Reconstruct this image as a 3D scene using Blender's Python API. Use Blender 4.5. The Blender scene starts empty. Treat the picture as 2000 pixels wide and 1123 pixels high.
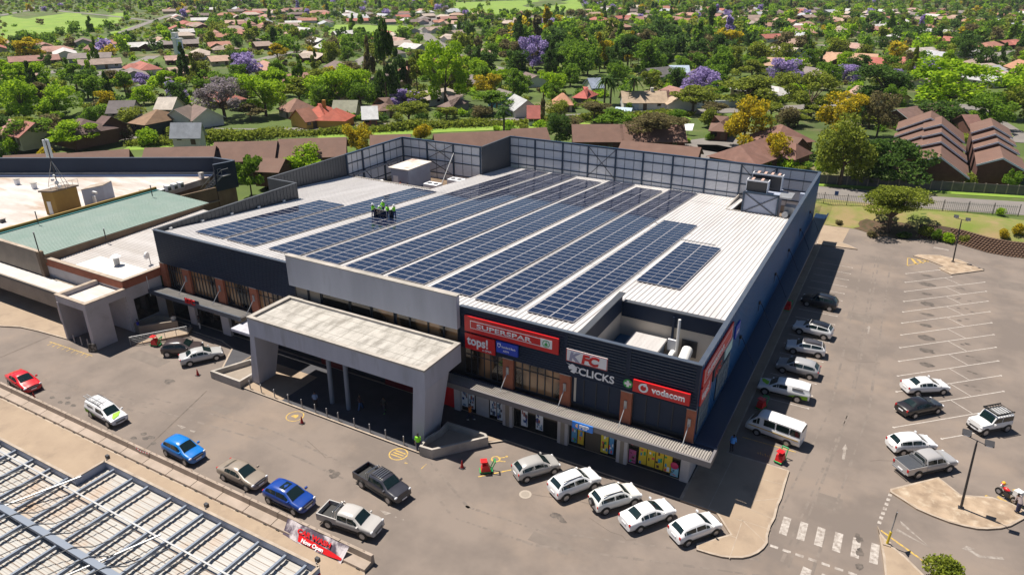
import bpy, bmesh, math, random
import numpy as np
from mathutils import Matrix, Vector
R = math.radians
S = bpy.context.scene
COL = S.collection
# ---------------------------------------------------------------- camera
CAM = np.array([0., 0., 38.])
YAW, PIT, ROL, FPX = R(-29.19), R(23.95), R(-.12), 1384.65
def _axes():
    cy, sy, cp, sp = math.cos(YAW), math.sin(YAW), math.cos(PIT), math.sin(PIT)
    f = np.array([sy*cp, cy*cp, -sp]); r = np.array([cy, -sy, 0.]); u = np.cross(r, f)
    cr, sr = math.cos(ROL), math.sin(ROL)
    return cr*r+sr*u, -sr*r+cr*u, f
AR, AU, AF = _axes()
def at(px, py, z=0.):                       # photo pixel -> point on the level z
    d = AF+(px-1000)/FPX*AR-(py-561.5)/FPX*AU
    t = (z-CAM[2])/d[2]; p = CAM+t*d
    return Vector((p[0], p[1], z))
def proj(x, y, z):
    v = np.array([x, y, z])-CAM; w = v@AF
    return 1000+FPX*(v@AR)/w, 561.5-FPX*(v@AU)/w, w
cd = bpy.data.cameras.new('camera'); cam = bpy.data.objects.new('camera', cd); COL.objects.link(cam)
cd.sensor_width = 36; cd.sensor_fit = 'HORIZONTAL'; cd.lens = FPX/2000*36
cd.clip_start = .5; cd.clip_end = 9000
cam.matrix_world = Matrix(((AR[0], AU[0], -AF[0], 0), (AR[1], AU[1], -AF[1], 0), (AR[2], AU[2], -AF[2], 38), (0, 0, 0, 1)))
S.camera = cam
# ---------------------------------------------------------------- light
SUN_EL = R(65.3); TOSUN = Vector((-math.cos(SUN_EL), .035, math.sin(SUN_EL))).normalized()
W = bpy.data.worlds.new('World'); S.world = W; W.use_nodes = True
nt = W.node_tree; nt.nodes.clear()
o_ = nt.nodes.new('ShaderNodeOutputWorld'); b_ = nt.nodes.new('ShaderNodeBackground'); s_ = nt.nodes.new('ShaderNodeTexSky')
s_.sky_type = 'NISHITA'; s_.sun_disc = False; s_.sun_elevation = SUN_EL; s_.sun_rotation = math.atan2(TOSUN.x, TOSUN.y)
s_.altitude = 900; s_.dust_density = .6; s_.ozone_density = 3
b_.inputs[1].default_value = .05
nt.links.new(s_.outputs[0], b_.inputs[0]); nt.links.new(b_.outputs[0], o_.inputs[0])
sl = bpy.data.lights.new('sun', 'SUN'); sl.energy = 5; sl.angle = R(.5); sl.color = (1, .93, .83)
so = bpy.data.objects.new('sun', sl); COL.objects.link(so); so.rotation_euler = TOSUN.to_track_quat('Z', 'Y').to_euler()
S.view_settings.view_transform = 'Standard'; S.view_settings.look = 'None'; S.view_settings.gamma = 1
S.view_settings.exposure = .6
# ---------------------------------------------------------------- materials
def mat(name, col, rough=.7, metal=0, spec=.5, var=None, vs=2., det=4, vmix=.5, bump=0, bs=8, stretch=None, coat=0, island=None, dirt=None, ds=.15):
    """var: second colour mixed by noise of scale vs; island: list of colours picked per mesh island; dirt: (colour, amount)"""
    m = bpy.data.materials.new(name); m.use_nodes = True; t = m.node_tree; N = t.nodes; L = t.links
    p = N['Principled BSDF']; p.inputs['Roughness'].default_value = rough; p.inputs['Metallic'].default_value = metal
    p.inputs['Specular IOR Level'].default_value = spec; p.inputs['Coat Weight'].default_value = coat
    c = (*col, 1); p.inputs['Base Color'].default_value = c; m.diffuse_color = c
    tc = N.new('ShaderNodeNewGeometry'); src = tc.outputs['Position']
    if stretch:
        mp = N.new('ShaderNodeMapping'); mp.inputs['Scale'].default_value = stretch; L.new(src, mp.inputs[0]); src = mp.outputs[0]
    out = None
    if island:
        rp = N.new('ShaderNodeValToRGB'); rp.color_ramp.interpolation = 'LINEAR'
        E = rp.color_ramp.elements
        for i, cc in enumerate(island):
            if i < 2: e = E[i]; e.position = i/(len(island)-1)
            else: e = E.new(i/(len(island)-1))
            e.color = (*cc, 1)
        L.new(tc.outputs['Random Per Island'], rp.inputs[0]); out = rp.outputs[0]
    if var:
        n = N.new('ShaderNodeTexNoise'); n.inputs['Scale'].default_value = vs; n.inputs['Detail'].default_value = det; n.inputs['Roughness'].default_value = .6
        L.new(src, n.inputs[0]); r = N.new('ShaderNodeMapRange'); r.inputs[1].default_value = .5-.25*(1.2-vmix); r.inputs[2].default_value = .5+.25*(1.2-vmix)
        L.new(n.outputs[0], r.inputs[0]); mx = N.new('ShaderNodeMix'); mx.data_type = 'RGBA'
        mx.inputs[6].default_value = c; mx.inputs[7].default_value = (*var, 1); L.new(r.outputs[0], mx.inputs[0])
        if out: L.new(out, mx.inputs[6])
        out = mx.outputs[2]
    if dirt:
        n = N.new('ShaderNodeTexNoise'); n.inputs['Scale'].default_value = ds; n.inputs['Detail'].default_value = 8; n.inputs['Roughness'].default_value = .65
        L.new(src, n.inputs[0]); r = N.new('ShaderNodeMapRange'); r.inputs[1].default_value = .52; r.inputs[2].default_value = .72; r.inputs[4].default_value = dirt[1]
        L.new(n.outputs[0], r.inputs[0]); mx = N.new('ShaderNodeMix'); mx.data_type = 'RGBA'; mx.inputs[6].default_value = c
        mx.inputs[7].default_value = (*dirt[0], 1); L.new(r.outputs[0], mx.inputs[0])
        if out: L.new(out, mx.inputs[6])
        out = mx.outputs[2]
    if out: L.new(out, p.inputs['Base Color'])
    if bump:
        n = N.new('ShaderNodeTexNoise'); n.inputs['Scale'].default_value = bs; n.inputs['Detail'].default_value = 5
        L.new(src, n.inputs[0]); b = N.new('ShaderNodeBump'); b.inputs['Strength'].default_value = bump; b.inputs['Distance'].default_value = .1
        L.new(n.outputs[0], b.inputs['Height']); L.new(b.outputs[0], p.inputs['Normal'])
    return m
_mc = {}
def cmat(name, col, **k):                    # cached plain material
    key = (name, tuple(round(c, 3) for c in col))
    if key not in _mc: _mc[key] = mat(name, col, **k)
    return _mc[key]
def paint(col): return cmat('car_paint', col, rough=.28, metal=.0, spec=.5, coat=.6)
def plastic(col): return cmat('painted', col, rough=.6, var=tuple(c*.8 for c in col), vs=1.5)
M = dict(
 asphalt=mat('asphalt', (.2, .163, .138), .93, var=(.152, .125, .108), vs=.16, det=10, vmix=.85, bump=.15, bs=30, dirt=((.26, .2, .155), .7), ds=.09),
 road=mat('road', (.2, .18, .165), .93, var=(.16, .145, .135), vs=.3, det=6, dirt=((.26, .22, .18), .6), ds=.1),
 paving=mat('paving', (.34, .26, .185), .9, var=(.28, .21, .15), vs=.35, det=7, dirt=((.2, .15, .11), .7), ds=.4, bump=.1),
 island=mat('island_concrete', (.40, .30, .21), .9, var=(.24, .175, .12), vs=.9, det=8, vmix=.6, dirt=((.5, .42, .32), .8), ds=1.2),
 walk=mat('walkway_tiles', (.055, .055, .065), .8, var=(.042, .042, .05), vs=.8, det=6),  # tile colour darkened and blued to deepen the shade on the walkway
 kerb=mat('kerb', (.42, .35, .28), .85, var=(.28, .22, .17), vs=1.2, det=6),
 white_line=mat('white_line', (.55, .51, .47), .8, var=(.3, .26, .23), vs=5, det=8, vmix=.3),
 yellow_line=mat('yellow_line', (.6, .38, .05), .8, var=(.26, .2, .12), vs=4, det=8, vmix=.6),
 crack=mat('crack', (.09, .075, .065), .95, var=(.15, .12, .1), vs=2),
 oil=mat('oil_stain', (.055, .046, .04), .8, var=(.14, .115, .098), vs=2.5, det=7, vmix=.5),
 grass=mat('grass', (.085, .13, .016), .95, var=(.045, .07, .012), vs=.035, det=10, vmix=.6, dirt=((.21, .16, .09), .85), ds=.045, bump=.4, bs=2),
 lawn=mat('lawn', (.2, .31, .03), .95, var=(.13, .22, .025), vs=.1, det=8, dirt=((.3, .27, .1), .5), ds=.12, bump=.3, bs=2),
 bank=mat('bank_grass', (.14, .18, .025), .95, var=(.26, .19, .09), vs=.22, det=9, vmix=.6, dirt=((.09, .16, .015), .8), ds=.2, bump=.3, bs=3),
 roof=mat('white_roof', (.60, .58, .57), .45, spec=.35, var=(.5, .48, .47), vs=.2, det=7, stretch=(3, .4, 1), dirt=((.42, .39, .36), .45), ds=.3),
 annexroof=mat('pale_sheet_roof', (.5, .475, .46), .5, var=(.41, .38, .36), vs=.3, det=7, stretch=(.5, 2, 1), dirt=((.3, .26, .22), .5), ds=.25),
 navy=mat('navy_cladding', (.010, .021, .047), .55, spec=.25, var=(.013, .026, .056), vs=.4),
 navyflat=mat('navy_flashing', (.05, .065, .095), .45, var=(.07, .085, .11), vs=1),
 steel_blue=mat('navy_steel', (.02, .045, .085), .45),
 screen=mat('screen_sheet', (.8, .8, .82), .55, var=(.74, .74, .76), vs=.3, det=6),
 charcoal=mat('charcoal_sheet', (.05, .055, .065), .5, var=(.065, .07, .08), vs=.5),
 grey=mat('grey_plaster', (.46, .465, .53), .85, var=(.38, .385, .44), vs=.5, det=8, stretch=(1, 1, .2), dirt=((.27, .26, .26), .6), ds=.6),
 greytop=mat('weathered_slab', (.44, .415, .38), .85, var=(.3, .285, .26), vs=.8, det=9, vmix=.7, stretch=(1.6, .6, 1), dirt=((.2, .18, .155), .75), ds=.8),
 coping=mat('coping', (.42, .38, .34), .8, var=(.28, .26, .23), vs=.8, det=7),
 brick=mat('orange_brick', (.36, .115, .06), .85, var=(.27, .085, .045), vs=2, det=6),
 brickred=mat('red_brick', (.12, .035, .025), .85, var=(.09, .028, .02), vs=2),
 plaster=mat('pale_plaster', (.5, .46, .46), .85, var=(.42, .385, .38), vs=.4, det=6, dirt=((.3, .26, .24), .4), ds=.6),
 beige=mat('beige_wall', (.3, .25, .2), .85, var=(.22, .185, .15), vs=.5, det=6),
 brownwall=mat('brown_wall', (.2, .14, .09), .9, var=(.13, .09, .06), vs=.6, det=7),
 glass=mat('dark_glass', (.01, .011, .013), .06, spec=.8, var=(.02, .017, .014), vs=.6),
 blueglass=mat('side_glass', (.22, .27, .3), .2, spec=.8, var=(.16, .2, .23), vs=.6),
 amber=mat('amber_patch_glass', (.02, .014, .01), .08, spec=1, var=(.3, .165, .08), vs=.45, det=1, vmix=.95, stretch=(1, 1, .6)),  # near-black panes with broad amber patches mixed in by noise
 carglass=mat('car_glass', (.008, .018, .018), .08, spec=.7),
 frame=mat('dark_frame', (.012, .018, .03), .5),
 galv=mat('galvanised_steel', (.4, .41, .42), .45, metal=.5, var=(.3, .3, .31), vs=2),
 rust=mat('rusty_steel', (.3, .16, .09), .8, var=(.42, .36, .3), vs=1.5, det=7),
 beamblue=mat('blue_grey_steel', (.15, .185, .245), .5, var=(.15, .18, .235), vs=.8),
 beamroof=mat('stained_roof_sheet', (.41, .4, .38), .6, var=(.35, .33, .3), vs=.3, det=7, dirt=((.36, .22, .12), .8), ds=.25),
 parapetblue=mat('blue_grey_parapet', (.36, .4, .5), .6, var=(.3, .33, .42), vs=.6),
 green=mat('green_tiles', (.2, .285, .245), .65, var=(.25, .32, .285), vs=.35, det=7, dirt=((.25, .31, .26), .5), ds=.4),
 torch=mat('painted_flat_roof', (.55, .51, .48), .7, var=(.4, .355, .32), vs=.3, det=9, stretch=(.5, 1.6, 1), vmix=.7, dirt=((.3, .19, .11), .95), ds=.22),
 ochre=mat('ochre_plaster', (.34, .21, .05), .85, var=(.27, .165, .045), vs=.7, det=6),
 white=mat('white_paint', (.75, .75, .74), .5, var=(.66, .66, .65), vs=1.5),
 black=mat('black_rubber', (.012, .012, .013), .6),
 darkmetal=mat('dark_metal', (.03, .03, .035), .45),
 rim=mat('alloy', (.42, .42, .44), .3, metal=.7),
 chrome=mat('chrome', (.6, .6, .6), .2, metal=.9),
 lamp=mat('lamp_glass', (.7, .7, .72), .15, spec=.8),
 taillamp=mat('tail_lamp', (.45, .012, .012), .2),
 red=mat('red_plastic', (.62, .012, .015), .4),
 greenp=mat('green_plastic', (.01, .3, .08), .4),
 signred=mat('sign_red', (.62, .008, .012), .4, var=(.52, .008, .012), vs=2),
 signblue=mat('sign_blue', (.01, .05, .45), .4), pepblue=mat('pep_blue', (.01, .18, .65), .4),
 signwhite=mat('sign_white', (.78, .78, .8), .4), signgreen=mat('sign_green', (.02, .35, .06), .4),
 lime=mat('hi_vis', (.3, .85, .03), .7), skin=mat('skin', (.12, .06, .035), .6), hat=mat('hard_hat', (.8, .8, .8), .4),
 cell=mat('solar_cell', (.004, .009, .03), .06, spec=.5, var=(.007, .013, .04), vs=.5),
 panelframe=mat('panel_frame', (.42, .41, .43), .4, metal=.2),
 barrier=mat('barrier_concrete', (.37, .3, .25), .9, var=(.28, .225, .18), vs=.7, det=8, dirt=((.2, .16, .13), .6), ds=.5, bump=.1),
 bark=mat('bark', (.09, .06, .04), .95, var=(.14, .1, .07), vs=4),
 tile_brown=mat('brown_roof_tile', (.165, .09, .065), .85, var=(.125, .068, .05), vs=.6, det=7, dirt=((.21, .125, .09), .6), ds=.3),
 wallbrown=mat('face_brick', (.09, .035, .026), .85, var=(.12, .05, .036), vs=1.5),
 retain=mat('retaining_block', (.2, .12, .08), .95, var=(.15, .09, .06), vs=1.5, det=6),
 fascia_blue=mat('pale_fascia', (.6, .66, .72), .5),
)
# ---------------------------------------------------------------- mesh helpers
def tag(o, label=None, cat=None, group=None, kind=None):
    if label: o['label'] = label
    if cat: o['category'] = cat
    if group: o['group'] = group
    if kind: o['kind'] = kind
    return o
def thing(name, label, cat, loc=(0, 0, 0), rz=0, group=None):
    o = bpy.data.objects.new(name, None); COL.objects.link(o); o.location = loc; o.rotation_euler = (0, 0, rz)
    o.empty_display_size = .3
    return tag(o, label, cat, group)
def struct(name, mb, m): return tag(mb.build(name, m), kind='structure')
class MB:
    def __init__(s): s.v = []; s.f = []; s.m = []
    def poly(s, pts, mi=0):
        b = len(s.v); s.v += [tuple(p) for p in pts]; s.f.append(tuple(range(b, b+len(pts)))); s.m.append(mi); return s
    def box(s, x0, x1, y0, y1, z0, z1, mi=0):
        return s.prism([(x0, y0), (x1, y0), (x1, y1), (x0, y1)], z0, z1, mi)
    def prism(s, pts, z0, z1, mi=0, top=None, bottom=True):
        a = sum(pts[i-1][0]*pts[i][1]-pts[i][0]*pts[i-1][1] for i in range(len(pts)))
        if a < 0: pts = pts[::-1]; top = top[::-1] if top else None
        n = len(pts); b = len(s.v); tp = top or pts
        s.v += [(p[0], p[1], z0) for p in pts]+[(p[0], p[1], z1) for p in tp]
        if bottom: s.f.append(tuple(range(b+n-1, b-1, -1))); s.m.append(mi)
        s.f.append(tuple(range(b+n, b+2*n))); s.m.append(mi)
        for i in range(n):
            j = (i+1) % n; s.f.append((b+i, b+j, b+n+j, b+n+i)); s.m.append(mi)
        return s
    def hexa(s, p, mi=0):          # 8 points: bottom 4 ccw, top 4 ccw
        b = len(s.v); s.v += [tuple(q) for q in p]
        for f in ((3, 2, 1, 0), (4, 5, 6, 7), (0, 1, 5, 4), (1, 2, 6, 5), (2, 3, 7, 6), (3, 0, 4, 7)):
            s.f.append(tuple(b+i for i in f)); s.m.append(mi)
        return s
    def tube(s, a, b, r0, r1=None, n=8, mi=0, cap=True):
        a = Vector(a); b = Vector(b); r1 = r0 if r1 is None else r1; d = (b-a)
        if d.length < 1e-6: return s
        d.normalize(); u = d.orthogonal().normalized(); w = d.cross(u); k = len(s.v)
        for c, r in ((a, r0), (b, r1)):
            for i in range(n):
                t = 2*math.pi*i/n; s.v.append(tuple(c+u*(r*math.cos(t))+w*(r*math.sin(t))))
        for i in range(n):
            j = (i+1) % n; s.f.append((k+i, k+j, k+n+j, k+n+i)); s.m.append(mi)
        if cap: s.f.append(tuple(range(k+n-1, k-1, -1))); s.m.append(mi); s.f.append(tuple(range(k+n, k+2*n))); s.m.append(mi)
        return s
    def bar(s, a, b, w, h, mi=0):  # rectangular bar between points, w sideways, h up
        a = Vector(a); b = Vector(b); d = (b-a).normalized(); up = Vector((0, 0, 1))
        if abs(d.z) > .95: up = Vector((0, 1, 0))
        sd = d.cross(up).normalized()*(w/2); u = sd.cross(d).normalized()*(h/2)
        return s.hexa([a-sd-u, a+sd-u, b+sd-u, b-sd-u, a-sd+u, a+sd+u, b+sd+u, b-sd+u], mi)
    def sphere(s, c, r, n=10, mi=0, sc=(1, 1, 1)):
        k = len(s.v); h = n//2
        for i in range(h+1):
            for j in range(n):
                ph = math.pi*i/h; th = 2*math.pi*j/n
                s.v.append((c[0]+r*sc[0]*math.sin(ph)*math.cos(th), c[1]+r*sc[1]*math.sin(ph)*math.sin(th), c[2]-r*sc[2]*math.cos(ph)))
        for i in range(h):
            for j in range(n):
                q = (j+1) % n; s.f.append((k+i*n+j, k+i*n+q, k+(i+1)*n+q, k+(i+1)*n+j)); s.m.append(mi)
        return s
    def build(s, name, m, parent=None, smooth=False, local=False, ang=35):
        me = bpy.data.meshes.new(name)
        v = s.v
        if parent is not None and not local:      # world coords -> parent's frame (rz respected)
            root = parent; L = Vector(root.location)
            while root.parent: root = root.parent; L = L+root.location      # parts keep zero rotation
            c, q = math.cos(-root.rotation_euler[2]), math.sin(-root.rotation_euler[2])
            v = [((x-L[0])*c-(y-L[1])*q, (x-L[0])*q+(y-L[1])*c, z-L[2]) for x, y, z in v]
        me.from_pydata(v, [], s.f)
        for mm in (m if isinstance(m, (list, tuple)) else [m]): me.materials.append(mm)
        me.polygons.foreach_set('material_index', s.m)
        if smooth:
            me.polygons.foreach_set('use_smooth', [True]*len(s.f)); me.set_sharp_from_angle(angle=R(ang))
        me.update()
        o = bpy.data.objects.new(name, me); COL.objects.link(o); o.parent = parent
        return o
def copy_tree(o, parent=None):
    c = o.copy(); COL.objects.link(c); c.parent = parent
    for ch in KIDS(o): copy_tree(ch, c)
    return c
def KIDS(o):
    return [x for x in list(o.children)]
def ribs(x0, x1, y0, y1, zf, pitch, h, axis='y', w=.3):   # corrugated sheet, ribs running along axis; zf(x,y)
    mb = MB(); a0, a1 = (x0, x1) if axis == 'y' else (y0, y1); n = max(1, int(round((a1-a0)/pitch))); p = (a1-a0)/n
    prof = []
    for i in range(n):
        a = a0+i*p; prof += [(a, 0), (a+p*(1-w-.2), 0), (a+p*(1-w-.08), h), (a+p*(1-.12), h)]
    prof.append((a1, 0))
    for (a, ha), (b, hb) in zip(prof, prof[1:]):
        if b-a < 1e-5: continue
        if axis == 'y': mb.poly([(a, y0, zf(a, y0)+ha), (b, y0, zf(b, y0)+hb), (b, y1, zf(b, y1)+hb), (a, y1, zf(a, y1)+ha)])
        else: mb.poly([(x0, a, zf(x0, a)+ha), (x1, a, zf(x1, a)+ha), (x1, b, zf(x1, b)+hb), (x0, b, zf(x0, b)+hb)])
    return mb
def lettering(txt, size, m, parent, loc, rx=0, rz=0, sx=1, ext=.02, shear=0, name='lettering', bold=0, align='LEFT', sp=1):
    cu = bpy.data.curves.new('t', 'FONT'); cu.body = txt; cu.size = size; cu.extrude = ext; cu.shear = shear; cu.offset = bold
    cu.align_x = align; cu.space_character = sp; cu.resolution_u = 3
    t = bpy.data.objects.new('t', cu); me = bpy.data.meshes.new_from_object(t); bpy.data.objects.remove(t)
    me.name = name; me.materials.clear(); me.materials.append(m)
    me.transform(Matrix.Diagonal((sx, 1, 1, 1)))
    o = bpy.data.objects.new(name, me); COL.objects.link(o); o.parent = parent
    o.location = loc; o.rotation_euler = (rx, 0, rz)
    return o
def disc(c, r, n=24):
    return [(c[0]+r*math.cos(2*math.pi*i/n), c[1]+r*math.sin(2*math.pi*i/n)) for i in range(n)]
def ss(t): t = min(1, max(0, t)); return t*t*(3-2*t)
# ---------------------------------------------------------------- ground
def ybase(x): return 113.5 if x < -14 else 113.5+8*ss((x+14)/5)
def gh(x, y):                                 # terrain height
    h = 2*ss((y-ybase(x))/8)
    if y > 330: h += 1.6*math.sin(x*.011+y*.006)*ss((y-330)/150)
    return h
def att(px, py):                              # photo pixel -> point on the terrain
    p = at(px, py, 2)
    for _ in range(6): p = at(px, py, gh(p.x, p.y))
    return p
xs = sorted(set([-4500, -3500, -2600, -2000, -1600]+list(range(-1400, -200, 40))+list(range(-200, -40, 8))+[i*1. for i in range(-40, 31)]+[35, 45, 60, 90, 140, 220, 350, 600, 1200, 2500]))
ys = sorted(set([-300, -60, 0]+[20, 40, 60, 80, 100]+[i*1. for i in range(108, 146)]+list(range(146, 400, 12))+list(range(400, 1500, 40))+[1700, 2100, 2800, 4000, 6500]))
g = MB(); g.v = [(x, y, gh(x, y)-.02) for y in ys for x in xs]; nx = len(xs)
for j in range(len(ys)-1):
    for i in range(nx-1): a = j*nx+i; g.f.append((a, a+1, a+nx+1, a+nx)); g.m.append(0)
go = struct('ground', g, M['grass'])
for p in go.data.polygons: p.use_smooth = True
def flat(name, pts, z, m, thick=0, kind='structure'):
    mb = MB()
    if thick: mb.prism([(p[0], p[1]) for p in pts], z-thick, z)
    else: mb.poly([(p[0], p[1], z) for p in pts])
    o = mb.build(name, m)
    tag(o, kind=kind); return o
STP = []
def band(name, pts, w, m, dz=.03, h=None):    # strip following the terrain
    mb = MB(); P_ = [Vector((p[0], p[1])) for p in pts]; Q = []
    for a, b in zip(P_, P_[1:]):
        n = max(1, int((b-a).length/6)); Q += [a.lerp(b, i/n) for i in range(n)]
    Q.append(P_[-1]); prev = None
    if name == 'street': STP.extend((q.x, q.y, w) for q in Q)
    for i, q in enumerate(Q):
        d = (Q[min(i+1, len(Q)-1)]-Q[max(i-1, 0)]).normalized(); n = Vector((-d.y, d.x))*(w/2)
        row = [(q+n), (q-n)]; row = [(r_.x, r_.y, gh(r_.x, r_.y)+dz) for r_ in row]
        if prev: mb.poly([prev[1], row[1], row[0], prev[0]])
        prev = row
    return tag(mb.build(name, m), kind='structure')
edge = [at(*p) for p in ((1593, 440), (1650, 444), (1703, 453), (1740, 464), (1780, 467), (1807, 467), (1874, 477), (1927, 493), (2000, 505))]
flat('parking_lot', [(-11, 121.5)]+[(p.x, p.y) for p in edge]+[(60, 118), (60, -40), (-170, -40), (-170, 45), (-79, 45), (-79, 75), (-11, 75)], 0, M['asphalt'])
def quadline(mb, a, b, w, z):
    a = Vector((a[0], a[1])); b = Vector((b[0], b[1])); d = (b-a).normalized(); n = Vector((-d.y, d.x))*(w/2)
    mb.poly([(q.x, q.y, z) for q in (a-n, b-n, b+n, a+n)])
def z6p(x, y): return at(1450+x/3.4036, 500+y/3.4036)
def z7p(x, y): return at(1450+x/3.476, 800+y/3.476)
def z8p(x, y, z=0): return at(1500+x/3.744, 250+y/3.744, z)
# angled bays on the right: left ends, bay direction 43 deg, divider zigzag
wl = MB(); zl = .008
bay = Vector((.7298, .6837))
for k in range(-1, 14):
    a = Vector((3.52+.05*(k-0)*.96, 105.-3.41*k)) if k >= 0 else Vector((3.4, 108.4))
    if k == -1: continue
    L_ = 12.6 if k > 1 else (5.5 if k == 0 else 7.4)
    if k == 13: a = a+bay*5.2; L_ = 7.4
    if k in (10, 11): pass
    quadline(wl, a, a+bay*L_, .1, zl)
    for e in (a, a+bay*L_):
        wl.poly([(q[0], q[1], zl+.001) for q in disc(e, .13, 8)])
    if k >= 1 and k < 12:
        m0 = a+bay*6.3; m1 = Vector((m0.x+2.35, m0.y-1.25)); quadline(wl, m0, m0+(Vector((.73, .68))*2.49+Vector((.03, -3.41)))*.995, .08, zl)
for k in range(18):                        # bays beside the shop wall
    e = Vector((-3.2, 103.75-2.514*k)); quadline(wl, (-7.6, e.y), (e.x, e.y), .08, zl); wl.poly([(q[0], q[1], zl+.001) for q in disc(e, .1, 8)])
wl2 = MB()
for i in range(6):                         # zebra bars
    x = -2.3+i*1.215; wl2.poly([(x-.28, 45.1+.03*i, zl), (x+.27, 45.1+.03*i, zl), (x+.27, 47.15+.05*i, zl), (x-.28, 47.15+.05*i, zl)])
for i in range(9): wl2.poly([(-2.9+i*.87, 43.4, zl), (-2.35+i*.87, 43.4, zl), (-2.35+i*.87, 43.65, zl), (-2.9+i*.87, 43.65, zl)])
for i in range(3): wl2.poly([(-.6+i*1.25, 41.1, zl), (0+i*1.25, 41.0, zl), (.1+i*1.25, 42.5, zl), (-.5+i*1.25, 42.6, zl)])
for i in range(7):
    a = z7p(1000-12*i, 578+31*i); wl2.poly([(a.x-.12, a.y-.16, zl), (a.x+.14, a.y-.16, zl), (a.x+.17, a.y+.18, zl), (a.x-.09, a.y+.18, zl)])
wl3 = MB()
def arrow(mb, pts): wl3.poly([(p.x, p.y, zl) for p in pts])
arrow(wl2, [z7p(*p) for p in ((675, 335), (695, 340), (705, 268), (715, 268), (700, 232), (675, 268), (685, 268))])
arrow(wl2, [z7p(*p) for p in ((1070, 750), (1280, 938), (1078, 778))]); arrow(wl2, [z7p(*p) for p in ((1050, 805), (1045, 822), (1280, 938))])
arrow(wl2, [z7p(*p) for p in ((1490, 942), (1520, 922), (1580, 945), (1550, 950), (1620, 988), (1765, 998), (1780, 1018), (1605, 1002), (1530, 955))])
for (x, y) in ((880, 120),):
    arrow(wl2, [at(1450+p[0]/3.4036, 500+p[1]/3.4036) for p in ((830, 515), (842, 518), (846, 480), (852, 478), (842, 462), (826, 480), (836, 482))])
for q in (((1207, 880), (1215, 868), (1325, 890), (1322, 900), (1290, 892)),): arrow(wl2, [z8p(*p) for p in q])
Zp = lambda x, y: at(x/4.68, 700+y/4.68)
arrow(wl2, [Zp(*p) for p in ((1615, 605), (1660, 612), (1700, 630), (1660, 640))]); arrow(wl2, [Zp(*p) for p in ((1735, 652), (1790, 662), (1775, 678), (1740, 665))])
Mp = lambda x, y: at(400+x/4.1125, 850+y/4.1125)
for q in (((1405, 600), (1440, 605), (1500, 625), (1450, 640)), ((1530, 650), (1545, 655), (1535, 662), (1522, 656)), ((1580, 675), (1600, 672), (1600, 682))): arrow(wl2, [Mp(*p) for p in q])
tag(wl.build('bay_marking', M['white_line']), kind='structure'); tag(wl2.build('road_marking', mat('worn_white', (.46, .42, .385), .85, var=(.22, .185, .16), vs=3, det=9, vmix=.6)), kind='structure'); tag(wl3.build('faded_arrow', mat('faded_white', (.31, .275, .245), .85, var=(.2, .168, .145), vs=3, det=9, vmix=.7)), kind='structure')
yl = MB()
hz = [z8p(*p) for p in ((1018, 1008), (1022, 950), (1180, 972))]
for i in range(3): quadline(yl, hz[i], hz[(i+1) % 3], .12, zl)
for t in (.12, .38, .62): 
    a = hz[1].lerp(hz[2], t); b = hz[0].lerp(hz[2], t+.22); yl.poly([(a.x, a.y, zl), (b.x, b.y, zl), (b.x+.45, b.y, zl), (a.x+.35, a.y, zl)])
quadline(yl, z7p(940, 818), z7p(1262, 1050), .16, zl); quadline(yl, z7p(0, 185), z7p(362, 287), .1, zl)
w6 = lambda x, y: at(780+x/6.24, 780+y/6.24)
quadline(yl, w6(960, 940), w6(1400, 848), .13, zl); quadline(yl, w6(65, 768), w6(100, 780), .15, zl); quadline(yl, w6(265, 845), w6(330, 785), .08, zl)
for q in ((1650, 580, 1700, 612), (1730, 588, 1820, 645), (1770, 575, 1870, 628), (1840, 540, 1912, 590), (1850, 630, 1905, 665)):
    a, b = z7p(q[0], q[1]), z7p(q[2], q[3]); quadline(yl, a, b, .28, zl)
for c, rr in ((at(480+450/4.68, 640+808/4.68), .85), (at(1250/2.0*1.0+151, 886), .0)):
    if rr:
        ring = disc(c, rr, 30); rin = disc(c, rr-.1, 30)
        for i in range(30):
            j = (i+1) % 30; yl.poly([(ring[i][0], ring[i][1], zl), (ring[j][0], ring[j][1], zl), (rin[j][0], rin[j][1], zl), (rin[i][0], rin[i][1], zl)])
        yl.poly([(c.x-.3, c.y-.2, zl), (c.x+.3, c.y-.2, zl), (c.x+.3, c.y+.1, zl), (c.x+.1, c.y+.35, zl), (c.x-.3, c.y+.1, zl)])
c = Mp(1555, 150); ring = disc(c, .85, 30); rin = disc(c, .73, 30)
for i in range(30):
    j = (i+1) % 30; yl.poly([(ring[i][0], ring[i][1], zl), (ring[j][0], ring[j][1], zl), (rin[j][0], rin[j][1], zl), (rin[i][0], rin[i][1], zl)])
for t in (-.3, 0, .3): quadline(yl, (c.x-.55, c.y+t), (c.x+.55, c.y+t), .14, zl)
c = w6(1175, 725)                           # wheelchair mark
for r_, cc in ((.42, c), (.12, Vector((c.x+.65, c.y+.75, 0)))):
    ring = disc(cc, r_, 18); rin = disc(cc, max(.02, r_-.13), 18)
    for i in range(18):
        j = (i+1) % 18; yl.poly([(ring[i][0], ring[i][1], zl+.001), (ring[j][0], ring[j][1], zl+.001), (rin[j][0], rin[j][1], zl+.001), (rin[i][0], rin[i][1], zl+.001)])
quadline(yl, (c.x+.1, c.y+.2), (c.x+.6, c.y+.6), .13, zl+.002); quadline(yl, (c.x+.3, c.y-.1), (c.x+.9, c.y+.1), .12, zl+.002)
c = at(1360+590/4.49, 860+120/4.49)
for i in range(6): quadline(yl, (c.x-.5+.2*i, c.y+.15*(i % 2)), (c.x-.4+.2*i, c.y-.2), .07, zl)
A5 = lambda x, y, z=0: at(x/4.881, 470+y/4.881, z)
quadline(yl, A5(470, 962), A5(880, 1098), .1, zl)
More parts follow.
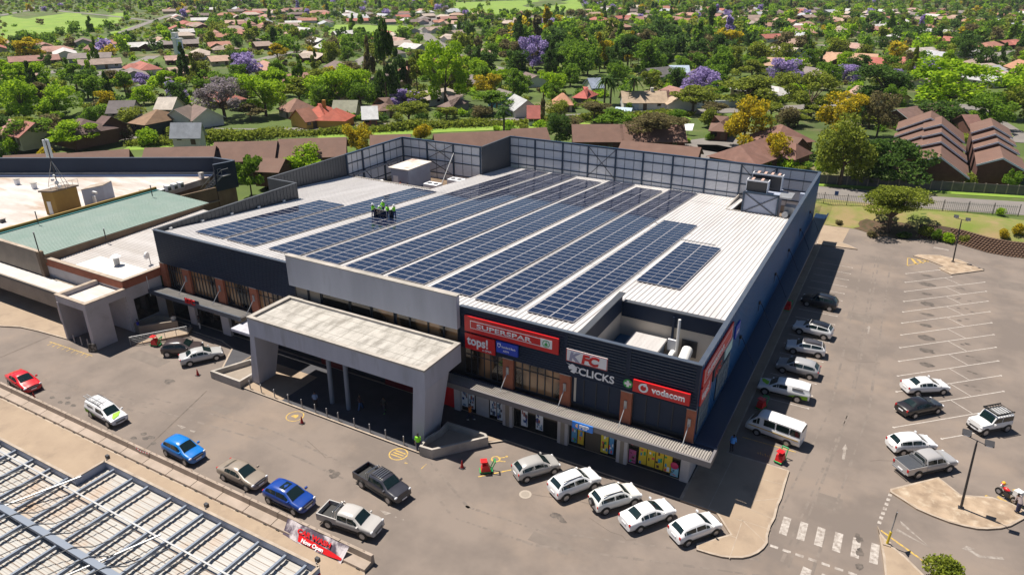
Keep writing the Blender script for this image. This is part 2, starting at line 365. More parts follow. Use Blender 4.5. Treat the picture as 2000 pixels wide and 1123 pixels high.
for i in range(9): a = A5(500+45*i, 972+14*i); quadline(yl, (a.x, a.y), (a.x+.15, a.y-.65), .08, zl)
tag(yl.build('yellow_marking', M['yellow_line']), kind='structure')
cr = MB()
quadline(cr, Zp(1330, 830), at((1512)/3.744, 500+985/3.744), .13, .006); quadline(cr, A5(0, 1115), A5(475, 912), .16, .006)
rnd = random.Random(5)
for (px, py, n) in ((1040, 965, 5), (1150, 1010, 5), (600, 860, 4), (1650, 700, 4), (1700, 900, 4)):
    a = at(px, py)
    for i in range(n): b = a+Vector((rnd.uniform(.4, 1.3), rnd.uniform(-.5, .5), 0)); quadline(cr, a, b, .05, .006); a = b
tag(cr.build('asphalt_crack', M['crack']), kind='structure')
oi = MB()
zb_ = [0.]
def blob(mb, c, rx, ry, z, n=14):
    zb_[0] += .00004; z += zb_[0]
    mb.poly([(c[0]+rx*math.cos(6.283*i/n)*rnd.uniform(.7, 1.15), c[1]+ry*math.sin(6.283*i/n)*rnd.uniform(.7, 1.15), z) for i in range(n)])
for k in range(11):
    a = Vector((3.6+.05*k, 103.3-3.41*k))+bay*3.4; blob(oi, a, rnd.uniform(.7, 1.1), rnd.uniform(.4, .8), .005)
    if rnd.random() < .7:
        a = a+bay*5.6
        for _ in range(3): blob(oi, a+Vector((rnd.uniform(-.8, .8), rnd.uniform(-.5, .5))), .28, .16, .005)
tr_ = MB()
for (p, q) in (((760, 830), (900, 1000)), ((900, 1000), (1050, 1050)), ((1050, 1050), (1500, 1110)), ((200, 760), (520, 850)), ((520, 850), (760, 960)), ((1700, 500), (1640, 800)), ((1640, 800), (1500, 1100)), ((1730, 500), (1680, 800)), ((1680, 800), (1560, 1120)), ((40, 740), (300, 800))):
    a, b = at(*p), at(*q); n = 14
    for o in (-.75, .75):
        for i in range(n):
            u, v_ = a.lerp(b, i/n), a.lerp(b, (i+rnd.uniform(.4, 1.0))/n); d_ = (b-a).normalized(); sd = Vector((-d_.y, d_.x, 0))*o; quadline(tr_, u+sd, v_+sd, rnd.uniform(.12, .26), .0035)
tag(tr_.build('tyre_track', mat('tyre_track', (.15, .125, .108), .9, var=(.19, .157, .134), vs=1.2, det=9, vmix=.9)), kind='structure')
pt_ = MB()
for (px, py, w, h) in ((290, 700, 2.6, 1.6), (1075, 1060, 1.6, 1.0), (1680, 620, 1.4, 2.2), (1985, 560, 2.0, 3.0), (700, 1080, 1.8, .8), (1620, 980, .9, 1.6), (430, 800, 1.2, .8)): c = at(px, py); pt_.poly([(c.x-w, c.y-h*.5, .002), (c.x+w, c.y-h*.5, .002), (c.x+w, c.y+h*.5, .002), (c.x-w, c.y+h*.5, .002)])
tag(pt_.build('asphalt_patch', mat('asphalt_patch', (.145, .12, .104), .93, var=(.18, .15, .128), vs=.8, det=8)), kind='structure')
for _ in range(9): a = z7p(780+rnd.uniform(-20, 30), 830+rnd.uniform(-30, 250)); blob(oi, a, .2, .3, .0105)
for (px, py, rx, ry) in ((125, 782, 2, .6), (290, 858, 1.6, .7), (1090, 1010, .5, .2), (330, 745, .3, .3), (60, 760, 1.2, .3), (650, 925, .4, .3)):
    a = at(px, py)
    for _ in range(6): blob(oi, a+Vector((rnd.uniform(-rx, rx), rnd.uniform(-ry, ry), 0)), .35, .22, .005)
tag(oi.build('oil_stain', M['oil']), kind='structure')
# pavements (raised .14)
KH = .14
def pave(name, pts, m=M['paving'], kerb=True, h=KH):
    pts = [(p[0], p[1]) for p in pts]; flat(name, pts, h, m, thick=h+.05)
    if kerb:
        mb = MB(); n = len(pts); a = sum(pts[i-1][0]*pts[i][1]-pts[i][0]*pts[i-1][1] for i in range(n)); sg = 1 if a > 0 else -1
        cx = sum(p[0] for p in pts)/n; ins = []
        for i in range(n):
            p0, p1, p2 = Vector(pts[i-1]), Vector(pts[i]), Vector(pts[(i+1) % n]); d0 = (p1-p0).normalized(); d1 = (p2-p1).normalized()
            nn = (Vector((-d0.y, d0.x))+Vector((-d1.y, d1.x)))*sg; nn = nn/max(.5, nn.length)*.16*1.1; ins.append(p1+nn)
        for i in range(n):
            j = (i+1) % n; mb.poly([(pts[i][0], pts[i][1], h+.004), (pts[j][0], pts[j][1], h+.004), (ins[j].x, ins[j].y, h+.004), (ins[i].x, ins[i].y, h+.004)])
        tag(mb.build('kerb', M['kerb']), kind='structure')
v4 = lambda x, y: at(1360+x/4.49, 860+y/4.49)
corner = [v4(*p) for p in ((170, 638), (295, 832), (0, 915), (0, 968), (120, 1005), (220, 1030), (290, 1038), (400, 1040), (470, 1026), (540, 995), (590, 955), (625, 905), (625, 850), (650, 760), (690, 690), (718, 575), (745, 520), (780, 390), (815, 275), (605, 208), (330, 130))]
pave('corner_pavement', [(p.x, p.y) for p in corner]+[(-8.2, 52.9), (-8.2, 110.8), (-10.0, 110.8), (-10.0, 44.95)])
j = MB()
for a, b in (((395, 725), (290, 1035)), ((395, 690), (620, 905)), ((320, 675), (400, 705)), ((330, 130), (100, 600)), ((380, 560), (680, 690)), ((500, 530), (745, 505)), ((545, 330), (780, 390)), ((400, 700), (650, 780)), ((300, 835), (350, 850))):
    quadline(j, v4(*a)*((38-KH)/38), v4(*b)*((38-KH)/38), .05, KH+.006)
j.build('paving_joint', M['kerb'])['kind'] = 'structure'
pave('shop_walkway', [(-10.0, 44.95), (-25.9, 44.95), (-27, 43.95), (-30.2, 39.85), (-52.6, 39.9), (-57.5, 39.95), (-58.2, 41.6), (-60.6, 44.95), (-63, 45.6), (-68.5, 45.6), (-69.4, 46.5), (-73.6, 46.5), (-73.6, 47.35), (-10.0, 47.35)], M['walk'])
flat('light_paving', [(-57.4, 40.1), (-48, 40.1), (-48, 45), (-57.4, 45)], KH+.008, M['paving'])
flat('light_paving', [(-27.6, 43.9), (-26.1, 44.9), (-27.8, 44.9)], KH+.008, M['paving'])
pave('traffic_island', [z7p(*p) for p in ((1000, 545), (1160, 505), (1330, 465), (1480, 585), (1690, 600), (1830, 645), (1912, 690), (1912, 745), (1820, 795), (1750, 812), (1660, 818), (1590, 815), (1500, 797), (1400, 770), (1290, 728), (1180, 680), (1080, 615), (1000, 565))], M['island'])
pave('traffic_island', [z7p(*p) for p in ((915, 795), (940, 850), (1000, 920), (1110, 1010), (1225, 1123), (1300, 1220), (975, 1220), (950, 1000))], M['paving'])
pave('traffic_island', [z8p(*p) for p in ((1060, 940), (1100, 930), (1260, 937), (1400, 970), (1500, 1010), (1580, 1045), (1460, 1062), (1340, 1077), (1245, 1030), (1285, 1018), (1170, 972))], M['island'])
pave('end_island', [z8p(*p) for p in ((360, 825), (480, 845), (540, 843), (610, 870), (655, 893), (560, 880), (460, 868), (355, 852))], M['paving'])
flat('loading_apron', [z8p(*p) for p in ((400, 708), (597, 738), (543, 840), (365, 822))], .012, M['paving'])
pave('far_pavement', [(-110, 45), (-110, 36), (-94, 35.3), (-88.85, 35.6), (-86.5, 36.6), (-83.5, 37.05), (-81.3, 37.25), (-78.7, 37.5), (-78.7, 45)])
pave('lower_pavement', [(-90, 27.1), (-27.0, 27.3), (-20, 19), (-20, 5), (-90, 5)], h=.1)
# loading-bay road, fence bank
band('road', [(-22, 135.2-7), (-11.9, 131.8+2), (4.6, 135.5+.6), (19, 140), (40, 146), (80, 157)], 8.2, M['road'], .03)
# ---------------------------------------------------------------- shopping centre
XL, XR, YF, YB, ZT = -73.5, -10.1, 47.2, 111., 11.1
def rz_(x, y): return 10.7-.08*(y-47)
SC = thing('shopping_centre', 'large navy clad shopping centre with a white sheet roof full of solar panels', 'building', ((XL+XR)/2, 79, 0))
def P_(name, mb, m, parent=SC, **k): return mb.build(name, m, parent, **k)
def boxes(name, bs, m, parent=SC):           # each box a part of its own
    for b in bs: g = MB(); g.box(*b); P_(name, g, m, parent)
boxes('masonry_wall', [(XL+.3, XR-.3, YB-.1, YB, 0, 5.4), (XL, XL+.2, YF+.4, 69.5, 0, 8.6), (-79, -78.9, 69.5, 111, 0, 5), (-79, XL, 69.3, 69.5, 0, 8)], M['beige'])
# facade behind shopfronts and glazing
g = MB(); g.box(XL+.3, XR-.3, YF+.5, YF+.8, 0, 10.4); P_('front_wall', g, M['darkmetal'])
# roof with two plant wells and the corner well
def roofpiece(x0, x1, y0, y1): return ribs(x0, x1, y0, y1, rz_, .5, .075)
g = MB()
for r_ in ((XL+.1, -62.5, 47.3, 86.), (-78.9, XL+.1, 69.7, 86.), (-62.5, -21.2, 47.3, 110.8), (-21.2, -20.3, 57.5, 110.8), (-20.3, -10.3, 57.5, 101.8), (-21.2, -20.3, 47.3, 57.5)):
    q = roofpiece(*r_); b = len(g.v); g.v += q.v; g.f += [tuple(b+i for i in f) for f in q.f]; g.m += q.m
P_('roof', g, M['roof'])
g = MB()
for y in (66, 85, 104):                      # sheet laps and flashing strips
    g.bar((-62.4, y, rz_(0, y)+.09), (-21.3, y, rz_(0, y)+.09), .05, .02)
g.bar((-26.6, 81.6, rz_(0, 81.6)+.12), (-17.6, 81.6, rz_(0, 81.6)+.12), .14, .07)
g.bar((-27.3, 88., rz_(0, 88)+.12), (-24, 84.5, rz_(0, 84.5)+.12), .08, .06)
P_('cable_tray', g, M['galv'])
# right-hand side wall: vertical cladding with parapet
g = MB()
for i in range(213):
    y = YF+.3+i*.3; g.box(XR-.02, XR+(.04 if i % 2 else 0), y, y+.3, 3.6, ZT)
P_('side_cladding', g, mat('side_cladding', (.004, .12, .32), .4, spec=.5, var=(.004, .1, .27), vs=.3))
g = MB(); g.box(XR-.3, XR-.05, YF+.3, YB, 0, ZT-.02); P_('side_wall', g, M['beamblue'])
boxes('parapet_capping', [(XR-.32, XR+.1, YF-.15, YB+.1, ZT, ZT+.06), (XL-.1, -51.9, YF-.15, YF+.25, ZT, ZT+.06), (-31.5, XR-.32, YF-.15, YF+.25, ZT, ZT+.06)], M['navyflat'])
for i in range(6):
    g = MB(); y = 61.5+i*8.6; g.box(XR+.04, XR+.25, y, y+.22, 6.7, 7.0); g.box(XR+.08, XR+.12, y+.07, y+.14, 5.9, 6.7); P_('wall_bracket', g, M['darkmetal'])
for i in range(6):
    g = MB(); y = 61.6+i*8.6; g.tube((XR+.3, y, 6.8), (-8.5, y+.4, 4.1), .035, n=6); P_('canopy_strut', g, M['navy'])
# horizontal ribbed front fascia
def hclad(x0, x1, y, z0, z1, pitch=.24):
    mb = MB(); n = int(round((z1-z0)/pitch)); h = (z1-z0)/n
    for i in range(n):
        z = z0+i*h; mb.box(x0, x1, y, y+.35, z, z+h*.62); mb.box(x0, x1, y+.05, y+.35, z+h*.62, z+h)
    return mb
P_('front_fascia', hclad(XL, -51.6, YF-.1, 7.1, ZT), M['navy'])
g = hclad(-31.7, -21.35, YF-.1, 7.1, ZT); P_('front_fascia', g, M['navy'])
g = hclad(-21.35, XR, YF-.1, 7.1, 8.6); g.box(-21.35, -21.1, YF-.1, YF+.25, 8.6, ZT); g.box(-15.95, -15.6, YF-.1, YF+.25, 8.6, ZT); g.box(-10.4, XR, YF-.1, YF+.25, 8.6, ZT); g.box(-21.35, XR, YF-.05, YF+.25, ZT-.25, ZT)
P_('front_fascia', g, M['navy'])
g = MB()
for i in range(9):
    z = 8.72+i*.26
    for (a, b) in ((-21.1, -15.95), (-15.6, -10.4)): g.hexa([(a, YF-.1, z), (b, YF-.1, z), (b, YF+.1, z+.02), (a, YF+.1, z+.02), (a, YF-.1, z+.06), (b, YF-.1, z+.06), (b, YF+.12, z+.14), (a, YF+.12, z+.14)])
P_('louvre', g, M['navyflat'])
g = MB(); g.box(-21.1, -10.4, YF+.15, YF+.2, 8.6, ZT-.3); P_('louvre_backing', g, M['navy'])
# grey central fascia
g = MB(); g.box(-51.9, -31.55, 46.5, 47.0, 9.05, 12.25); P_('grey_fascia', g, M['grey'])
g = MB(); g.box(-51.95, -31.5, 46.45, 47.05, 12.25, 12.33); P_('fascia_coping', g, M['coping'])
g = MB(); g.box(-51.6, -31.7, 47.05, 47.2, 6.4, 11.2); P_('fascia_backing', g, M['navy'])
def window_bay(x0, x1, z0, z1, nx, zs, y=YF+.22, m=None, label=None):
    f = MB(); f.box(x0, x1, y-.06, y+.04, z0, z0+.12); f.box(x0, x1, y-.06, y+.04, z1-.1, z1)
    for i in range(nx+1): x = x0+(x1-x0)*i/nx; f.box(x-.04, x+.04, y-.065, y+.04, z0+.12, z1-.1)
    for z in zs: f.box(x0, x1, y-.06, y+.04, z-.03, z+.03)
    w = P_('window', f, M['frame'])
    q = MB(); q.box(x0, x1, y, y+.02, z0+.1, z1-.1); q.build('pane', m or M['amber'], w, local=False); return w
def fixp(w): pass
for (x0, x1, nx) in ((XL+.6, -69.7, 7), (-68.5, -64.1, 8), (-62.9, -58.8, 8), (-57.7, -52.1, 8)): window_bay(x0, x1, 4.1, 7.1, nx, (6.3,))
for (x0, x1, nx) in ((-31.4, -27.3, 6), (-26.2, -21.75, 6)): window_bay(x0, x1, 4.2, 7.1, nx, (6.3,))
for (x0, x1, nx) in ((-20.7, -16.25, 4), (-15.25, -10.85, 4)): window_bay(x0, x1, 4.35, 7.1, nx, (), m=M['navy'])
for (x0, x1) in ((-51.6, -49.9), (-49.7, -48.2), (-48, -44.5), (-44.3, -41.8), (-41.6, -39), (-38.7, -37.2), (-37.1, -35.1), (-35, -33.4), (-33.3, -31.8)): window_bay(x0, x1, 7.2, 9.05, 1, (), y=47.0, m=M['amber'] if x0 > -41.7 else (M['glass'] if x0 > -48.2 else M['beige']))
for (a, b) in ((-74.7+1.1, -72.7), (-69.7, -68.5), (-64.1, -62.9), (-58.8, -57.7), (-27.25, -26.25), (-21.7, -20.72), (-16.22, -15.27), (-10.8, XR+.02)):
    g = MB(); g.box(a, b, YF-.12, YF+.25, 4.05, 7.1); P_('brick_pillar', g, M['brick'])
    g = MB(); g.box(a-.02, b+.02, YF-.16, YF+.2, 7.1, 7.16); P_('pillar_cap', g, M['coping'])
for x in (-69.1, -63.5, -58.2, -26.75, -21.2, -15.75, -10.5):  # canopy hangers
    g = MB(); g.box(x-.12, x+.12, YF-.22, YF-.12, 5.6, 6.3); g.tube((x, YF-.2, 5.8), (x-.05, 45.75, 4.45), .04, n=6)
    P_('canopy_hanger', g, M['galv'])
# front canopies
def canopy(x0, x1, y0, y1, z0, z1, axis='y', mitre=None):
    g = MB(); n = int((x1-x0)/.2)
    for i in range(n):
        x = x0+(x1-x0)*i/n; w = (x1-x0)/n
        g.hexa([(x, y0, z0-.05), (x+w*.6, y0, z0-.05), (x+w*.6, y1, z1-.05), (x, y1, z1-.05), (x+.02, y0, z0+.04), (x+w*.6-.02, y0, z0+.04), (x+w*.6-.02, y1, z1+.04), (x+.02, y1, z1+.04)])
    g.hexa([(x0, y0, z0-.12), (x1, y0, z0-.12), (x1, y1, z1-.12), (x0, y1, z1-.12), (x0, y0, z0-.04), (x1, y0, z0-.04), (x1, y1, z1-.04), (x0, y1, z1-.04)])
    return g
P_('canopy_roof', canopy(-33.2, -8.4, 45.2, 46.75, 4.3, 4.15), mat('canopy_sheet', (.34, .31, .28), .6, var=(.27, .25, .23), vs=.6))
P_('canopy_roof', canopy(-75.0, -58.6, 45.3, 46.75, 4.3, 4.15), mat('canopy_sheet_dark', (.28, .265, .255), .6, var=(.22, .21, .2), vs=.6))
g = MB(); g.box(-33.4, -8.1, 45.02, 45.2, 3.85, 4.36); g.box(-8.3, -8.1, 45.2, 47.1, 3.85, 4.36); P_('canopy_fascia', g, mat('canopy_edge', (.15, .14, .145), .6))
g = MB(); g.box(-75.3, -58.6, 45.12, 45.3, 3.85, 4.36); P_('canopy_fascia', g, M['navyflat'])
boxes('canopy_gutter', [(-33.3, -8.3, 46.75, 47.1, 3.95, 4.1), (-75.2, -58.6, 46.75, 47.1, 3.95, 4.1)], M['navy'])
g = MB(); g.box(-58.7, -52, 43.9, 46.7, 3.3, 3.6); P_('entrance_canopy', g, M['grey'])
g = MB(); g.box(-10.0, -8.25, 47.2, 113.6, 4.0, 4.12); g.box(-8.35, -8.2, 47.2, 113.7, 4.12, 4.4)
P_('side_canopy', g, mat('side_canopy', (.004, .018, .055), .35, spec=.5))
# side shop windows + their glazed canopy lights
for (y0, y1) in ((47.7, 50.9), (53.2, 57.6)):
    f = MB(); q = MB(); f.box(XR+.04, XR+.1, y0, y1, 4.6, 7.2)
    w = P_('side_window', f, M['frame'])
    for a in range(4):
        for b in range(3):
            h = (y1-y0)/4; q.box(XR+.1, XR+.13, y0+a*h+.07, y0+(a+1)*h-.07, 4.68+b*.85, 4.68+b*.85+.78)
    P_('pane', q, M['blueglass'], w)
# shopfronts
def vbox(name, x0, x1, z0, z1, m, y=47.1, parent=SC, d=.06):
    g = MB(); g.box(x0, x1, y, y+d, z0, z1); return P_(name, g, m, parent)
vbox('shopfront', -31.9, -10.9, .15, 3.95, M['glass'], 47.35); vbox('shopfront', -73, -58.6, .15, 3.95, M['glass'], 47.35)
for (a, b) in ((-32.5, -31.85), (-27.25, -26.25), (-21.72, -20.73), (-16.22, -15.27), (-69.7, -68.6), (-64.2, -62.9)):
    g = MB(); g.box(a, b, 46.95, 47.3, .14, 3.95); c_ = P_('shop_column', g, M['plaster'])
    if a > -32: g = MB(); g.box(a+.3, b-.3, 46.93, 46.96, .14, 3.95); P_('column_inlay', g, M['beige'], c_)
g = MB(); g.box(-10.8, XR, 47.15, 49.4, .14, 4.0); P_('shop_column', g, M['plaster'])
g = MB(); g.box(XR-.02, XR, 49.4, 110.9, .1, 4.1); P_('side_base_wall', g, M['beamblue'])
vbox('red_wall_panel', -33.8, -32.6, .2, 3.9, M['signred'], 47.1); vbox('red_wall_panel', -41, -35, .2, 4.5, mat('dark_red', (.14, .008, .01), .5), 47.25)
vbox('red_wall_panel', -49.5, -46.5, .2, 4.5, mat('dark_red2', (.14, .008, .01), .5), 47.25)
vbox('roller_door', -30.3, -28.9, .15, 2.6, M['plaster'], 47.3); vbox('door_opening', -19.2, -17.8, .15, 2.9, mat('door_dark', (.09, .07, .05), .6), 47.3)
rp = random.Random(3)
def poster(x0, x1, z0, z1, bg, cols, n):
    g = MB(); g.box(x0, x1, 47.28, 47.31, z0, z1); p = P_('shop_poster', g, bg)
    ms = [cmat('poster_ink', c) for c in cols]; q = MB()
    for i in range(n):
        w = (x1-x0)*rp.uniform(.15, .38); h = (z1-z0)*rp.uniform(.05, .16); x = rp.uniform(x0, x1-w); z = rp.uniform(z0, z1-h); y = 47.27-.0006*i
        q.poly([(x, y, z), (x+w, y, z), (x+w, y, z+h), (x, y, z+h)], rp.randrange(len(ms)))
    P_('print', q, ms, p)
gr = [(.05, .05, .08), (.3, .1, .08), (.2, .3, .4), (.02, .05, .2)]
for (a, b, z0, z1) in ((-31.85, -31.2, .6, 3.3), (-31.1, -30.45, .6, 3.3), (-28.75, -28.1, .6, 3.3), (-28, -27.4, .3, 3.3), (-25.5, -24.85, .5, 3.3), (-24, -23.3, .6, 3.3)): poster(a, b, z0, z1, M['signwhite'], gr, 16)
for (a, b) in ((-26.2, -25.6), (-24.8, -24.1), (-23.2, -22.5), (-22.4, -21.8)): vbox('amber_pane', a, b, 2.5, 3.5, mat('amber_pane', (.32, .17, .06), .4), 47.3)
pc = [(.8, .1, .1), (.05, .35, .1), (.02, .2, .6), (.1, .03, .02), (.9, .9, .9), (.02, .3, .5)]
poster(-20.5, -20.0, .5, 3.2, cmat('poster_bg', (.1, .3, .5)), pc, 14); poster(-19.9, -19.35, .5, 3.2, cmat('poster_bg', (.7, .45, .03)), pc, 14)
poster(-17.75, -17.1, .4, 3.3, cmat('poster_bg', (.75, .6, .05)), pc, 14); poster(-17, -16.6, .5, 3.2, cmat('poster_bg', (.1, .3, .55)), pc, 12)
for i in range(4): poster(-14.35+i*.72, -13.7+i*.72, .5, 3.4, cmat('poster_bg', (.78, .52, .03)), pc, 9)
for b_ in ((-14.95, 47.2, 2.5), (-11.3, 47.2, 1.4)): g = MB(); g.sphere(b_, .34, 12, sc=(1, .2, 1)); P_('round_decal', g, cmat('pink_print', (.6, .03, .12), rough=.4))
poster(-11.6, -10.95, .3, 1.2, cmat('poster_bg', (.3, .6, .7)), pc, 6); poster(-15.2, -14.6, .3, 1.6, cmat('poster_bg', (.5, .1, .25)), pc, 8)
# corner plant well
if 1: boxes('well_wall', [(-20.5, -20.3, 47.4, 57.4, 4.6, 10.4), (-20.5, -10.3, 57.4, 57.6, 4.6, 9.9)], mat('well_plaster', (.6, .54, .46), .85, var=(.52, .47, .4), vs=.5))
g = MB(); g.box(-20.35, -20.22, 47.5, 57.3, 8.9, 10.7); g.box(-20.2, -10.4, 57.28, 57.38, 8.5, 10.0); P_('well_cladding', g, M['navy'])
g = MB(); g.box(-20.7, -20.1, 47.3, 57.7, 10.62, 10.72); g.box(-20.1, -10.3, 57.2, 57.75, 9.95, 10.05); P_('well_flashing', g, M['charcoal'])
g = MB(); g.box(-20.3, -10.4, 47.5, 57.3, 4.5, 4.6); P_('well_floor', g, M['beige'])
g = MB(); g.box(-20.2, -18.7, 47.5, 57.2, 6.6, 6.66); P_('well_gutter', g, mat('blue_membrane', (.02, .13, .27), .5, var=(.03, .09, .16), vs=1.2))
g = ribs(-18.7, -15.6, 49.5, 57.0, lambda x, y: 7.3, .22, .05, axis='x'); g.box(-18.7, -15.6, 49.5, 57.0, 7.1, 7.28); P_('well_shed_roof', g, M['roof'])
g = MB(); g.box(-18.5, -15.8, 49.7, 57.2, 4.6, 7.1); P_('well_shed_wall', g, M['beamblue'])
g = MB(); g.box(-15.3, -15.1, 57.1, 57.3, 4.6, 9.6); P_('well_post', g, M['navy'])
# screen walls: outer navy cladding, inner light sheets on a navy steel frame
def screen(a, b, z0f, posts, girts, inner=True, thin=2, name='screen_wall', top=ZT, face=1):
    a = Vector(a); b = Vector(b); d = (b-a).normalized(); n = Vector((-d.y, d.x))*face; L = (b-a).length
    g = MB(); g.prism([tuple(a+n*.02), tuple(b+n*.02), tuple(b+n*.1), tuple(a+n*.1)], z0f-.3, top); w = P_(name, g, M['screen'] if inner else M['navy'])
    g = MB(); g.prism([tuple(a+n*.11), tuple(b+n*.11), tuple(b+n*.18), tuple(a+n*.18)], z0f-3.5, top-.004); P_('outer_cladding', g, M['navy'], w)
    g = MB(); g.prism([tuple(a-n*.2), tuple(b-n*.2), tuple(b+n*.22), tuple(a+n*.22)], top, top+.08); P_('screen_capping', g, M['steel_blue'], w)
    if inner:
        g = MB()
        for z in girts: g.bar((*(a-n*.06), z), (*(b-n*.06), z), .14, .14)
        P_('girt', g, M['steel_blue'], w)
        for t in posts:
            q = a+d*t; g = MB(); g.bar((*(q-n*.12), z0f-.3), (*(q-n*.12), top), .22, .26); P_('screen_post', g, M['steel_blue'], w)
        g = MB()
        for p0, p1 in zip(posts, posts[1:]):
            for i in range(1, thin+1):
                q = a+d*(p0+(p1-p0)*i/(thin+1)); g.bar((*(q-n*.03), z0f-.3), (*(q-n*.03), top), .05, .05)
        g.v and P_('screen_stud', g, M['charcoal'], w)
        g = MB(); nb = int((top-z0f)/.22)      # sheet ribs
        for i in range(nb): g.bar((*(a-n*.0), z0f+i*.22), (*(b-n*.0), z0f+i*.22), .03, .05)
        P_('sheet_rib', g, cmat('rib_grey', (.6, .6, .62), rough=.5), w)
    return w
girts = (6.0, 8.3, 9.8, 11.0)
pb = [.1, 5.2, 10.6, 15.4, 20.4, 25.2, 30.2, 35.6, 41, 46.2, 52.2]
w1 = screen((-62.4, 111), (XR, 111), 5.5, pb, (6.3, 7.9, 9.5, 11.), face=1)
w2 = screen((-78.9, 101.1), (-62.4, 101.1), 4.6, [.1, 5.4, 10.9, 16.4], (5.6, 7.8, 9.5, 11.), face=1)
w3 = screen((-78.9, 86.), (-78.9, 101.1), 4.6, [0.1, 4, 9.6, 15.], (5.6, 7.8, 9.5, 11.), face=1)
def braces(w, segs, y):
    for (x0, x1, z0, z1) in segs:
        g = MB(); g.bar((x0, y, z0), (x1, y, z1), .06, .1); g.bar((x0, y-.04, z1), (x1, y-.04, z0), .06, .1); P_('cross_brace', g, M['charcoal'], w)
braces(w1, ((-46.8, -42, 6, 10.9), (-21.4, -16.2, 6, 10.9)), 110.75); braces(w2, ((-73.4, -68, 8, 10.9), (-73.4, -68, 5.6, 8)), 100.85)
for y in (90, 95.6):
    g = MB(); g.bar((-78.7, y, 8), (-75.2, y, 4.7), .1, .1); P_('raking_strut', g, M['charcoal'], w3)
g = MB(); g.bar((-67.8, 100.9, 9.6), (-67.9, 97, 5), .12, .12); P_('raking_strut', g, M['galv'], w2)
def vclad(a, b, z0a, z0b, z1, m, name, pitch=.3):  # vertical ribbed parapet with a sloping foot
    a = Vector(a); b = Vector(b); L = (b-a).length; n = int(L/pitch); d = (b-a)/n; nn = Vector((-d.y, d.x)).normalized(); g = MB()
    for i in range(n):
        p, q = a+d*i, a+d*(i+1); o = nn*(.04 if i % 2 else .0); t0 = z0a+(z0b-z0a)*i/n
        g.prism([tuple(p-nn*.1+o), tuple(q-nn*.1+o), tuple(q+nn*.1), tuple(p+nn*.1)], t0-.2, z1)
    g.prism([tuple(a-nn*.16), tuple(b-nn*.16), tuple(b+nn*.16), tuple(a+nn*.16)], z1, z1+.06)
    return P_(name, g, m)
vclad((-73.5, 47.3), (-73.5, 69.5), 10.6, 8.9, ZT, M['charcoal'], 'side_parapet')
vclad((-73.4, 69.6), (-78.9, 69.6), 8.9, 8.9, ZT, M['charcoal'], 'side_parapet')
vclad((-78.95, 69.6), (-78.95, 86), 8.9, 7.5, ZT, M['charcoal'], 'side_parapet')
vclad((-62.4, 111), (-62.4, 101.2), 5.6, 6.3, ZT, M['charcoal'], 'side_parapet')
boxes('parapet_bracket', [(-73.35, -73.1, 49+i*4.4, 49.35+i*4.4, rz_(0, 49+i*4.4)+.1, rz_(0, 49+i*4.4)+.3) for i in range(5)], M['white'])
# plant wells
boxes('well_floor', [(-78.8, -62.6, 86.1, 101, 4.5, 4.6), (-21.1, -10.4, 101.9, 110.7, 4.2, 4.3)], M['brownwall'])
boxes('well_kerb', [(-78.8, -62.4, 85.9, 86.1, 4.5, 7.75), (-62.55, -62.35, 86.1, 101, 4.5, 6.5), (-21.3, -21.15, 102, 110.8, 4.2, 6.3), (-21.1, -10.3, 101.75, 101.9, 4.2, 6.45)], M['coping'])
# entrance portal
PT = 'portal_roof'
x0, x1, y0, y1 = -51.95, -31.1, 40.75, 46.35
g = MB(); g.box(x0+.5, x1-.5, y0+.4, y1-.35, 7.4, 7.72); P_(PT, g, M['greytop'])
g = MB()
for (a, b, c, d) in ((x0, x1, y0, y0+.4), (x0, x1, y1-.35, y1), (x0, x0+.5, y0+.4, y1-.35), (x1-.5, x1, y0+.4, y1-.35)): g.box(a, b, c, d, 7.76, 7.95)
P_('portal_coping', g, M['coping'])
g = MB(); g.box(x0+.03, x1-.03, y0+.03, y0+.4, 5.95, 7.76); g.box(x0+.03, x0+.45, y0+.4, y1-.03, 5.95, 7.76); g.box(x1-.45, x1-.03, y0+.4, y1-.03, 6.0, 7.76); g.box(x0+.45, x1-.45, y1-.35, y1-.03, 6.2, 7.76)
P_('portal_beam', g, M['grey'])
g = MB()
for i in range(1, 12): x = x0+i*(x1-x0)/12; g.box(x-.02, x+.02, y0+.5, y1-.45, 7.72, 7.727)
for y in (42.3, 43.8, 45.2): g.box(x0+.55, x1-.55, y-.02, y+.02, 7.728, 7.733)
P_('slab_joint', g, mat('slab_joint', (.24, .22, .19), .9, var=(.36, .34, .3), vs=1))
def leg(bx0, bx1, tx0, tx1, yb0, yb1, yt0, yt1, zt):
    g = MB(); g.hexa([(bx0, yb0, 0.1), (bx1, yb0, .1), (bx1, yb1, .1), (bx0, yb1, .1), (tx0, yt0, zt), (tx1, yt0, zt), (tx1, yt1, zt), (tx0, yt1, zt)])
    P_('portal_leg', g, M['grey'])
leg(-53.2, -52.15, -51.9, -51.3, 41.15, 43.3, 40.8, 44.2, 5.97); leg(-33.2, -31.95, -32.4, -31.12, 41.2, 43.75, 40.8, 44.3, 6.0)
for (x, y) in ((-43.4, 42.15), (-41.3, 42.1)):
    g = MB(); g.tube((x, y, .14), (x-.0, y+.2, 7.4), .22, n=12); P_('portal_column', g, M['beamblue'], smooth=True)
